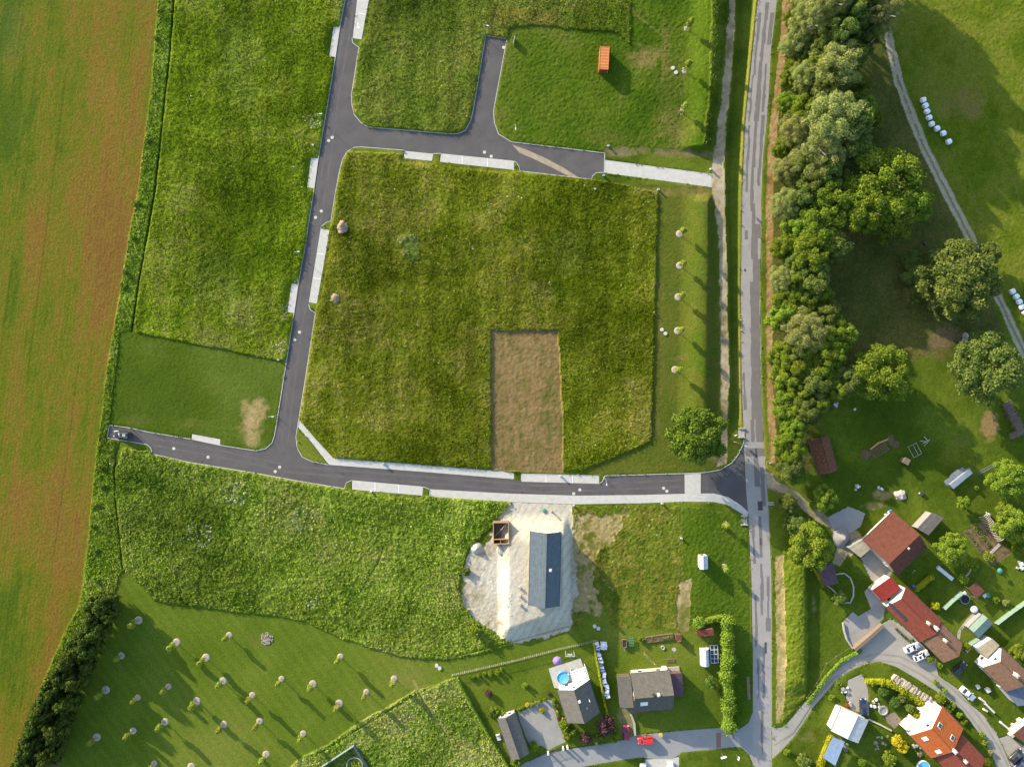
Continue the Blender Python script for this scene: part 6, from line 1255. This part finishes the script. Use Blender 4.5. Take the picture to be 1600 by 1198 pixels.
stack('firewood_stack', 1581, 652, 9, 2.2, 1.2, R(-62), 'grey stack of split logs in the upper right garden, long one', 'old_wood', 160, .3, 1); stack('firewood_stack', 1590, 676, 5, 1.6, 1.0, R(25), 'grey stack of split logs at the frame edge, short one', 'old_wood', 80, .3, 2)
M['pale_wood'] = mat('pale_split_wood', base(206, 192, 170), .9, .25, 3)
for i, (px, py, L) in enumerate(((1403, 1062, 4), (1418, 1071, 4.5), (1434, 1082, 4.5), (1450, 1093, 4))): stack('firewood_stack', px, py, L, 1.8, 1.2, R(-38), 'pale firewood stack along the lane hedge, %s from the top' % ordn(i), 'pale_wood', 50, .5, 10 + i)
mb = MB(); mb.box((0, 0, 1.0), (1.4, 1.3, 2.0)); mb.prism([(-.85, -.8), (.85, -.8), (.85, .8), (-.85, .8)], 2.0, 2.12); o = mb.build('play_hut', M['old_wood']); o.location = G(1410, 719); o.rotation_euler.z = -.5; tag(o, 'small brown hut on the middle of the big lawn', 'hut')
t = thing('swing_frame', G(1428, 703), 'rectangular metal pipe frame lying on the big lawn', 'frame', None, R(28)); mb = MB(); [mb.tube((x, -1.6, .5), (x, 1.6, .5), .05, .05, 6) for x in (-1.2, .2, 1.2)]; [mb.tube((-1.2, y, .5), (1.2, y, .5), .05, .05, 6) for y in (-1.6, 1.6)]; [mb.tube((x, y, 0), (x, y, .5), .05, .05, 6) for x in (-1.2, 1.2) for y in (-1.6, 1.6)]; mb.build('pipe_frame', M['galv'], t)
t = thing('climbing_frame', G(1444, 689), 'pale metal climbing frame beside the pipe frame', 'climbing frame'); mb = MB(); [mb.tube((1.3 * math.cos(a), 1.3 * math.sin(a), 0), (.2 * math.cos(a), .2 * math.sin(a), 1.7), .05, .05, 6) for a in (0, 1.6, 3.1, 4.7)]; mb.tube((-.9, -.5, 1.2), (.9, .5, 1.2), .05, .05, 6); mb.build('bars', M['plastic_white'], t)
mb = MB(); ribbon(mb, [(1359, 702), (1372, 692), (1389, 685)], .45, .1, .3, step=30); o = mb.build('balance_beam', M['wood']); tag(o, 'long wooden beam lying on the big lawn', 'beam')
for (px, py, lb, r_) in ((1354, 709, 'brown earth mound at the left end of the long beam', 1.3), (1391, 686, 'brown earth mound at the upper end of the long beam', 1.2), (1399, 695, 'brown earth mound right of the long beam', 1.1)): rock('earth_mound', px, py, r_, .5, M['soil'], lb, 'mound', int(px), rough=.4)
raised_bed(1374, 704, 4.6, 2.2, .55, 'green vegetable bed below the long beam', True, 26, .2)
def cluster(name, px, py, label, cat, cols, n_, spread, seed, hh=.8):
    mb = MB(); r = random.Random(seed); mats = [M[c] for c in cols]
    for k in range(n_):
        mb.cur = k % len(cols); s = r.uniform(.4, .9); mb.box((r.uniform(-spread, spread), r.uniform(-spread, spread), hh / 2 * s), (s, s * r.uniform(.6, 1.1), hh * s), r.random() * 3)
    o = mb.build(name, None, None, mats=mats); o.location = G(px, py); return tag(o, label, cat)
cluster('garden_clutter', 1340, 762, 'white sacks stacked beside a small tree on the lawn', 'sacks', ['plastic_white', 'pale_stone'], 6, .7, 1); cluster('garden_clutter', 1374, 761, 'small white drum set on the lawn', 'drums', ['plastic_white', 'dark_metal'], 3, .4, 2)
cluster('garden_clutter', 1439, 772, 'white and black plant pots on the lawn above the barn', 'pots', ['dark_metal', 'plastic_white'], 4, .5, 3); cluster('garden_clutter', 1387, 802, 'white crates at the upper corner of the barn', 'crates', ['plastic_white', 'plastic_blue'], 6, .9, 4)
cluster('garden_clutter', 1503, 930, 'blue and white garden furniture left of the brown shelter', 'furniture', ['plastic_white', 'plastic_blue', 'dark_metal'], 7, 1.2, 5, .6); cluster('garden_clutter', 1540, 931, 'garden chairs right of the brown shelter', 'furniture', ['plastic_green', 'plastic_white'], 5, .8, 6, .6)
cluster('garden_clutter', 1322, 1080, 'scrap and boards beside the white workshop', 'scrap', ['plastic_white', 'pale_stone', 'galv'], 9, 1.3, 7); cluster('garden_clutter', 1366, 1098, 'white tarpaulin covered goods beside the dark car yard', 'goods', ['plastic_white', 'pale_stone'], 8, 1.3, 8); cluster('garden_clutter', 1325, 1097, 'red and grey barrels above the white workshop', 'barrels', ['tail', 'galv', 'dark_metal'], 5, .7, 9)
cluster('garden_clutter', 1319, 1166, 'grey machines beside the pale blue carport', 'machines', ['galv', 'dark_metal'], 5, .8, 10); cluster('garden_clutter', 1376, 1160, 'pale stones in the flower bed left of the yellow shrubs', 'stones', ['pale_stone', 'stone'], 14, 1.8, 11, .4); cluster('garden_clutter', 1435, 1170, 'garden furniture at the left eave of the orange roof', 'furniture', ['galv', 'pale_stone', 'old_wood'], 8, 1.6, 12, .7)
cluster('garden_clutter', 1512, 1015, 'white pots beside the white-gabled house', 'pots', ['plastic_white', 'dark_metal'], 4, .7, 13, .5); cluster('garden_clutter', 1595, 882, 'white garden table set at the right frame edge', 'furniture', ['plastic_white', 'pale_stone'], 9, 1.3, 14, .8); cluster('garden_clutter', 1564, 842, 'white crates at the foot of the vegetable tunnel', 'crates', ['plastic_white', 'stone'], 4, .7, 15); cluster('garden_clutter', 1544, 804, 'small white greenhouse box at the top of the vegetable tunnel', 'boxes', ['plastic_white', 'polyc'], 3, .5, 16, 1.2)
cluster('garden_clutter', 1306, 632, 'white bits beside the shaded trees', 'debris', ['plastic_white', 'galv'], 3, .5, 17, .4); cluster('garden_clutter', 1335, 639, 'white square tub on the shaded lawn', 'tub', ['plastic_white'], 2, .3, 18, .6); cluster('garden_clutter', 1411, 609, 'white chairs under the bright tree', 'chairs', ['plastic_white'], 4, .6, 19, .7)
cluster('garden_clutter', 1538, 524, 'grey covered trailer under the lower track tree', 'trailer', ['dark_metal', 'galv'], 5, 1.1, 20, 1.2); cluster('garden_clutter', 1443, 380, 'dark box in the shade beside the gravel track', 'box', ['dark_metal'], 2, .4, 21, .8)
# vegetable tunnel of hoops, cold frame, pond, trampoline, parasol, yard things
t = thing('hoop_tunnel', G(1549, 822), 'long tunnel of pale wooden hoops over the vegetable bed', 'tunnel', None, R(-52)); mb = MB()
for k in range(17):
    x = -4 + .5 * k; pr = [(x, 1.2 * math.cos(math.pi * j / 8), 1.25 * math.sin(math.pi * j / 8)) for j in range(9)]
    for a, b in zip(pr[:-1], pr[1:]): mb.tube(a, b, .10, .10, 5, cap=False)
mb.build('hoops', M['pale_wood'], t); mb = MB(); [mb.tube((-4, 1.2 * math.cos(a), 1.25 * math.sin(a)), (4, 1.2 * math.cos(a), 1.25 * math.sin(a)), .05, .05, 5) for a in (.1, .8, 1.57, 2.34, 3.04)]; mb.build('ridge_pole', M['old_wood'], t)
raised_bed(1533, 836, 7.6, 1.3, R(-52), 'dark green vegetable bed left of the hoop tunnel', True, 60, .15); raised_bed(1521, 845, 7.0, 1.2, R(-52), 'sparse vegetable bed, outer one left of the hoop tunnel', True, 14, .15)
t = thing('cold_frame', G(1475, 894.5), 'long white glazed cold frame on the lawn behind the barn', 'cold frame', None, R(-39)); mb = MB(); mb.box((0, 0, .3), (5.4, 1.0, .6)); mb.build('box', M['pale_stone'], t); mb = MB(); [mb.box((-1.75 + 1.75 * k, 0, .63), (1.65, 1.0, .05)) for k in range(3)]; mb.build('lights', M['plastic_white'], t)
t = thing('trampoline', G(1505.5, 934.5), 'round black trampoline on the lawn', 'trampoline'); mb = MB(); mb.lathe((0, 0, .76), [(1.15, 0), (1.15, .04), (.2, .03)], 24); mb.build('mat', M['rubber'], t); mb = MB(); mb.lathe((0, 0, .7), [(1.0, .0), (1.3, .0), (1.3, .06), (1.0, .06)], 24); [mb.tube((1.3 * math.cos(a), 1.3 * math.sin(a), 0), (1.3 * math.cos(a), 1.3 * math.sin(a), .72), .04, .04, 6) for a in (0, 1.57, 3.14, 4.71)]; mb.build('rim_frame', M['galv'], t)
t = thing('parasol', G(1556, 889), 'small green parasol on the right lawn', 'parasol'); mb = MB(); mb.tube((0, 0, 0), (0, 0, 2.0), .03, .03, 8); mb.build('pole', M['galv'], t); mb = MB(); mb.lathe((0, 0, 1.6), [(.75, 0), (.4, .22), (.03, .35)], 10); mb.build('canopy', M['plastic_green'], t)
mb = MB(); mb.lathe((0, 0, 0), [(.9, 0), (.95, .5), (.8, .85), (.3, 1.0)], 16); o = mb.build('water_tank', M['plastic_white']); o.location = G(1520.5, 951); tag(o, 'round white water tank beside the green fence garden', 'tank')
mb = MB(); mb.lathe((0, 0, 0), [(.35, 0), (.38, .9), (.3, .95)], 14); o = mb.build('rain_barrel', M['plastic_blue']); o.location = G(1425.5, 914); tag(o, 'blue rain barrel at the corner of the red house', 'barrel')
mb = MB(); mb.lathe((0, 0, 0), [(.8, 0), (.8, .07), (.3, .09)], 16); o = mb.build('stepping_stone', M['pale_stone']); o.location = G(1427.5, 893); tag(o, 'round stone disc on the dark lawn behind the barn', 'stone')
mb = MB(); mb.lathe((0, 0, 0), [(2.2, 0), (2.2, .9), (2.0, .9), (2.0, .3)], 30); pp = mb.build('paddling_pool', M['pale_stone']); pp.location = G(555, 1193); tag(pp, 'round pale pool wall in the bottom left fenced garden', 'pool'); mb = MB(); mb.lathe((0, 0, .3), [(1.99, 0), (1.99, .05)], 30); mb.build('water', mat('dark_pond_water', (.03, .05, .03, 1), .1, .1, 1), pp)
t = thing('swimming_pool', G(1441, 1196), 'blue pool at the bottom edge below the orange roof', 'pool'); mb = MB(); mb.lathe((0, 0, 0), [(1.7, 0), (1.7, .9), (1.55, .9), (1.55, .4)], 30); mb.build('pool_wall', M['plastic_white'], t, True); mb = MB(); mb.lathe((0, 0, .75), [(1.54, 0), (1.54, .05)], 30); mb.build('water', wm_, t)
# stone-edged courtyard
crt = [(1302, 897), (1318, 895), (1328, 902), (1333, 915), (1333, 930), (1328, 941), (1320, 941), (1310, 930), (1300, 920), (1292, 914)]
o = ring_obj('courtyard', crt, mat('dark_gravel', base(122, 110, 108), 1, .25, 2, bump=.03), .03, label='dark gravel courtyard with a curved stone edge', cat='courtyard'); mb = MB(); ribbon(mb, crt + crt[:1], .35, 0, .3, step=1.5); mb.build('stone_edge', M['pale_stone'], o)
o = ring_obj('patio', [(1383, 1117), (1398, 1112), (1410, 1126), (1398, 1138), (1386, 1128)], mat('tan_tiles_floor', base(160, 140, 122), .9, .12, 2), .12, label='brown paved patio beside the white gable', cat='patio')
mb = MB(); ribbon(mb, [(1356, 1122), (1375, 1131), (1392, 1140)], .35, 0, .5, step=2); o = mb.build('low_wall', M['cream_wall']); tag(o, 'curved cream garden wall right of the white workshop', 'wall')
mb = MB(); mb.lathe((0, 0, 0), [(1.3, 0), (1.3, .35), (1.0, .4), (.9, .2)], 20); o = mb.build('stone_basin', M['concrete']); o.location = G(1379.5, 1109); tag(o, 'round grey basin beside the brown patio', 'basin')
for i, (px, py, s, lb) in enumerate(((1526, 1071, .8, 'white cube box on the lawn right of the white estate car'), (1541, 1076, 1.0, 'larger white cube box on the lawn below the tan roof'), (1565, 1071.5, .9, 'white cube box against the wall of the tan-roofed house'), (1591, 1124, 1.1, 'white cube box at the right edge above the white wall'), (1581, 1131, .7, 'small white box left of the right edge wall'))):
    mb = MB(); mb.box((0, 0, s * .45), (s, s, s * .9)); mb.box((0, 0, s * .93), (s + .12, s + .12, .08)); o = mb.build('box_planter', M['white_wall']); o.location = G(px, py); o.rotation_euler.z = .5; tag(o, lb, 'box')
for i, (a, b, lb) in enumerate((((1529, 1089), (1537, 1095), 'white wall piece beside the lane, upper'), ((1537, 1097), (1551, 1111), 'white wall piece beside the lane, second'), ((1535, 1106), (1540, 1109), 'short white wall stub at the paved strip'), ((1561, 1126), (1574, 1137), 'white wall piece beside the lane, third'))):
    mb = MB(); ribbon(mb, [a, b], .45, -.1, .9, step=20); o = mb.build('low_wall', M['white_wall']); tag(o, lb, 'wall')
mb = MB(); ribbon(mb, [(1575, 1147), (1588, 1134), (1604, 1120)], .9, -.1, 1.4, step=20); o = mb.build('boundary_wall', M['cream_wall']); tag(o, 'thick cream boundary wall at the right edge', 'wall')
slab_shed('outbuilding', 'red-roofed outbuilding cut by the right frame edge', 'outbuilding', [(1583, 1147), (1606, 1128), (1622, 1146), (1600, 1160)], [2.8, 2.8, 2.6, 2.6], 'maroon', 'cream_wall')
for i, (pts, lb) in enumerate((([(1528, 1112), (1541, 1104), (1551, 1117), (1541, 1124)], 'grey paved strip between lane and lawn, upper'), ([(1550, 1136), (1561, 1127), (1571, 1138), (1557, 1147)], 'grey paved strip between lane and lawn, lower'))): o = ring_obj('paved_strip', pts, M['lane'], .05, label=lb, cat='paving')
o = ring_obj('paved_strip', [(1413, 973), (1420, 969), (1437, 997), (1432, 1003), (1410, 985), (1394, 970), (1400, 963)], M['pale_stone'], .06, label='pale planting strip with dark bushes under the red eave', cat='paving')
mb = MB(); ribbon(mb, [(1497, 998), (1499, 985), (1512, 968), (1526, 955)], .8, 0, .12, step=1); o = mb.build('garden_path', M['pale_stone']); tag(o, 'curved pale path left of the green shed', 'garden path')
mb = MB(); ribbon(mb, [(1500, 906), (1512, 897), (1518, 888), (1524, 877)], .5, 0, .12, step=1); o = mb.build('garden_path', M['pale_stone']); tag(o, 'thin curved path through the middle garden', 'garden path')
mb = MB(); ribbon(mb, [(1538, 874), (1562, 850)], .7, 0, .14, step=3); o = mb.build('garden_path', M['pale_stone']); tag(o, 'straight pale path below the hoop tunnel', 'garden path')

# ------------------------------------------------------------------ vehicles
def car(px, py, ang, label, body, L=4.4, wd_=1.78, hh=1.48, style='hatch', roofbox=None, loc=None):
    t = thing('parked_car', loc or G(px, py, .03), label, 'car', None, R(ang))
    k = L / 4.4; hw = wd_ / 2; bm_ = mat('car_paint', body, .3, .02, 2, spec=.6)
    st = [(-2.2, .74, .42, .72), (-2.12, .88, .30, .84), (-1.7, .96, .22, .93), (-.9, .99, .20, .95), (.5, .99, .20, .93), (1.2, .97, .21, .86), (1.8, .92, .24, .76), (2.1, .82, .30, .66), (2.2, .66, .40, .58)]
    if style == 'van': st = [(x, w_, a, b + .08) for x, w_, a, b in st]
    vs = []
    for x, w_, zb, zt in st:
        w_ *= hw; zm = (zb + zt) / 2
        vs += [(x * k, y, z) for y, z in ((-w_ * .86, zb), (-w_, zb + .12), (-w_, zm + .1), (-w_ * .93, zt - .05), (-w_ * .75, zt), (w_ * .75, zt), (w_ * .93, zt - .05), (w_, zm + .1), (w_, zb + .12), (w_ * .86, zb))]
    n = len(st); fs = []
    for i in range(n - 1):
        for j in range(10): fs.append((i * 10 + j, i * 10 + (j + 1) % 10, (i + 1) * 10 + (j + 1) % 10, (i + 1) * 10 + j))
    fs = [f_[::-1] for f_ in fs] + [tuple(range(10)), tuple(range((n - 1) * 10, n * 10))[::-1]]
    mb = MB(); mb.add(vs, fs); mb.build('body', bm_, t, True)
    xr, xf = {'hatch': (-2.0, .95), 'estate': (-2.1, .9), 'sedan': (-1.55, .85), 'van': (-2.15, 1.35)}[style]
    tr, tf = {'hatch': (-1.55, .1), 'estate': (-1.75, .1), 'sedan': (-.9, .05), 'van': (-1.95, .75)}[style]
    zt = hh; zb = .88
    ring = lambda x0, x1, w_, z: [(x1 * k, -w_, z), (x1 * k, w_, z), (x0 * k, w_, z), (x0 * k, -w_, z)]
    mb = MB(); mb.add(ring(xr, xf, hw * .9, zb) + ring(tr, tf, hw * .70, zt - .03), [(0, 1, 5, 4), (1, 2, 6, 5), (2, 3, 7, 6), (3, 0, 4, 7), (4, 5, 6, 7)]); mb.build('windows', M['carglass'], t)
    mb = MB(); mb.add([(x * k, y, z) for x, y, z in ((tr - .03, -hw * .66, zt - .03), (tf + .05, -hw * .66, zt - .03), (tf + .05, hw * .66, zt - .03), (tr - .03, hw * .66, zt - .03), (tr + .05, -hw * .6, zt + .03), (tf - .05, -hw * .6, zt + .03), (tf - .05, hw * .6, zt + .03), (tr + .05, hw * .6, zt + .03))], [(4, 5, 6, 7), (0, 1, 5, 4), (1, 2, 6, 5), (2, 3, 7, 6), (3, 0, 4, 7)])
    for s_ in (-1, 1):
        for (xa, xb_) in ((xf, tf), (xr, tr)): mb.tube((xa * k, s_ * hw * .89, zb), (xb_ * k, s_ * hw * .70, zt - .02), .045, .04, 6)
        mx_ = (xr + xf) / 2; mt2 = (tr + tf) / 2 ; mb.tube((mx_ * k, s_ * hw * .905, zb), (mt2 * k, s_ * hw * .705, zt - .02), .04, .04, 6)
    ro_ = mb.build('roof', bm_, t, False)
    if roofbox:
        mb = MB(); mb.box(((tr + tf) / 2 * k, 0, zt + .045), ((tf - tr) * .4 * k, hw * .7, .02)); mb.build('roof_glass', M[roofbox], ro_)
        mb = MB(); [mb.tube((tr * k, s_ * hw * .58, zt + .08), (tf * k, s_ * hw * .58, zt + .08), .02, .02, 6) for s_ in (-1, 1)]; mb.build('roof_rail', M['galv'], ro_)
    for sx in (-1.35, 1.35):
        for s_ in (-1, 1):
            mb = MB(); mb.tube((sx * k, s_ * (hw - .2), .31), (sx * k, s_ * (hw + .01), .31), .32, .32, 18); wv = mb.build('wheel', M['rubber'], t)
            mb = MB(); mb.tube((sx * k, s_ * (hw - .02), .31), (sx * k, s_ * (hw + .02), .31), .2, .2, 12); mb.build('rim', M['rim'], wv)
    for s_ in (-1, 1):
        mb = MB(); mb.box((2.06 * k, s_ * hw * .66, .66), (.22, .3, .13), s_ * -.35); mb.build('headlight', M['lamp_glass'], t)
        mb = MB(); mb.box((-2.13 * k, s_ * hw * .74, .76), (.1, .24, .16), s_ * .2); mb.build('tail_light', M['tail'], t)
        mb = MB(); mb.box((.75 * k, s_ * (hw + .06), .98), (.16, .18, .12)); mb.build('mirror', bm_, t)
    return t
WHITE = (.78, .78, .78, 1); SILV = (.62, .66, .70, 1)
car(193.5, 678.5, 174, 'black SUV with a pale roof panel parked at the closed road end', (.02, .022, .026, 1), 4.7, 1.9, 1.68, 'estate', 'galv')
car(977.5, 1142.5, 90, 'crimson car parked at the end of the gravel drive by the street', (.30, .015, .06, 1), 3.9, 1.7, 1.45, 'hatch')
car(1008, 1154, 186, 'bright red car on the side road', (.60, .02, .02, 1), 4.1, 1.75, 1.65, 'van')
car(1046.5, 1200, 90, 'white car cut by the bottom edge on the driveway', WHITE, 4.4, 1.8, 1.5, 'hatch'); car(1004, 1203, 88, 'white car barely in view at the bottom edge, left one', WHITE, 4.4, 1.8, 1.5, 'sedan')
car(1422.5, 1010, 24, 'silver open-topped looking car beside the brown roof, upper one', SILV, 4.4, 1.78, 1.42, 'sedan'); car(1437, 1022, 24, 'white hatchback beside the brown roof, lower one', WHITE, 4.3, 1.8, 1.5, 'hatch', 'carglass')
car(1509.5, 1081.5, -41, 'white estate car standing on the lane verge', WHITE, 4.7, 1.85, 1.46, 'sedan'); car(1496.5, 1042.5, 42, 'black car in the gap between the tan roofs', (.03, .035, .045, 1), 4.5, 1.85, 1.5, 'estate')
car(1347, 1102, 92, 'dark blue car in the yard above the white workshop', (.015, .025, .06, 1), 4.4, 1.8, 1.48, 'hatch'); car(1592, 1192, 42, 'dark blue car at the bottom right corner', (.02, .035, .10, 1), 4.6, 1.85, 1.5, 'estate')
car(1585, 1178, 42, 'black car at the bottom right corner above the dark blue one', (.02, .02, .022, 1), 4.3, 1.8, 1.45, 'hatch')
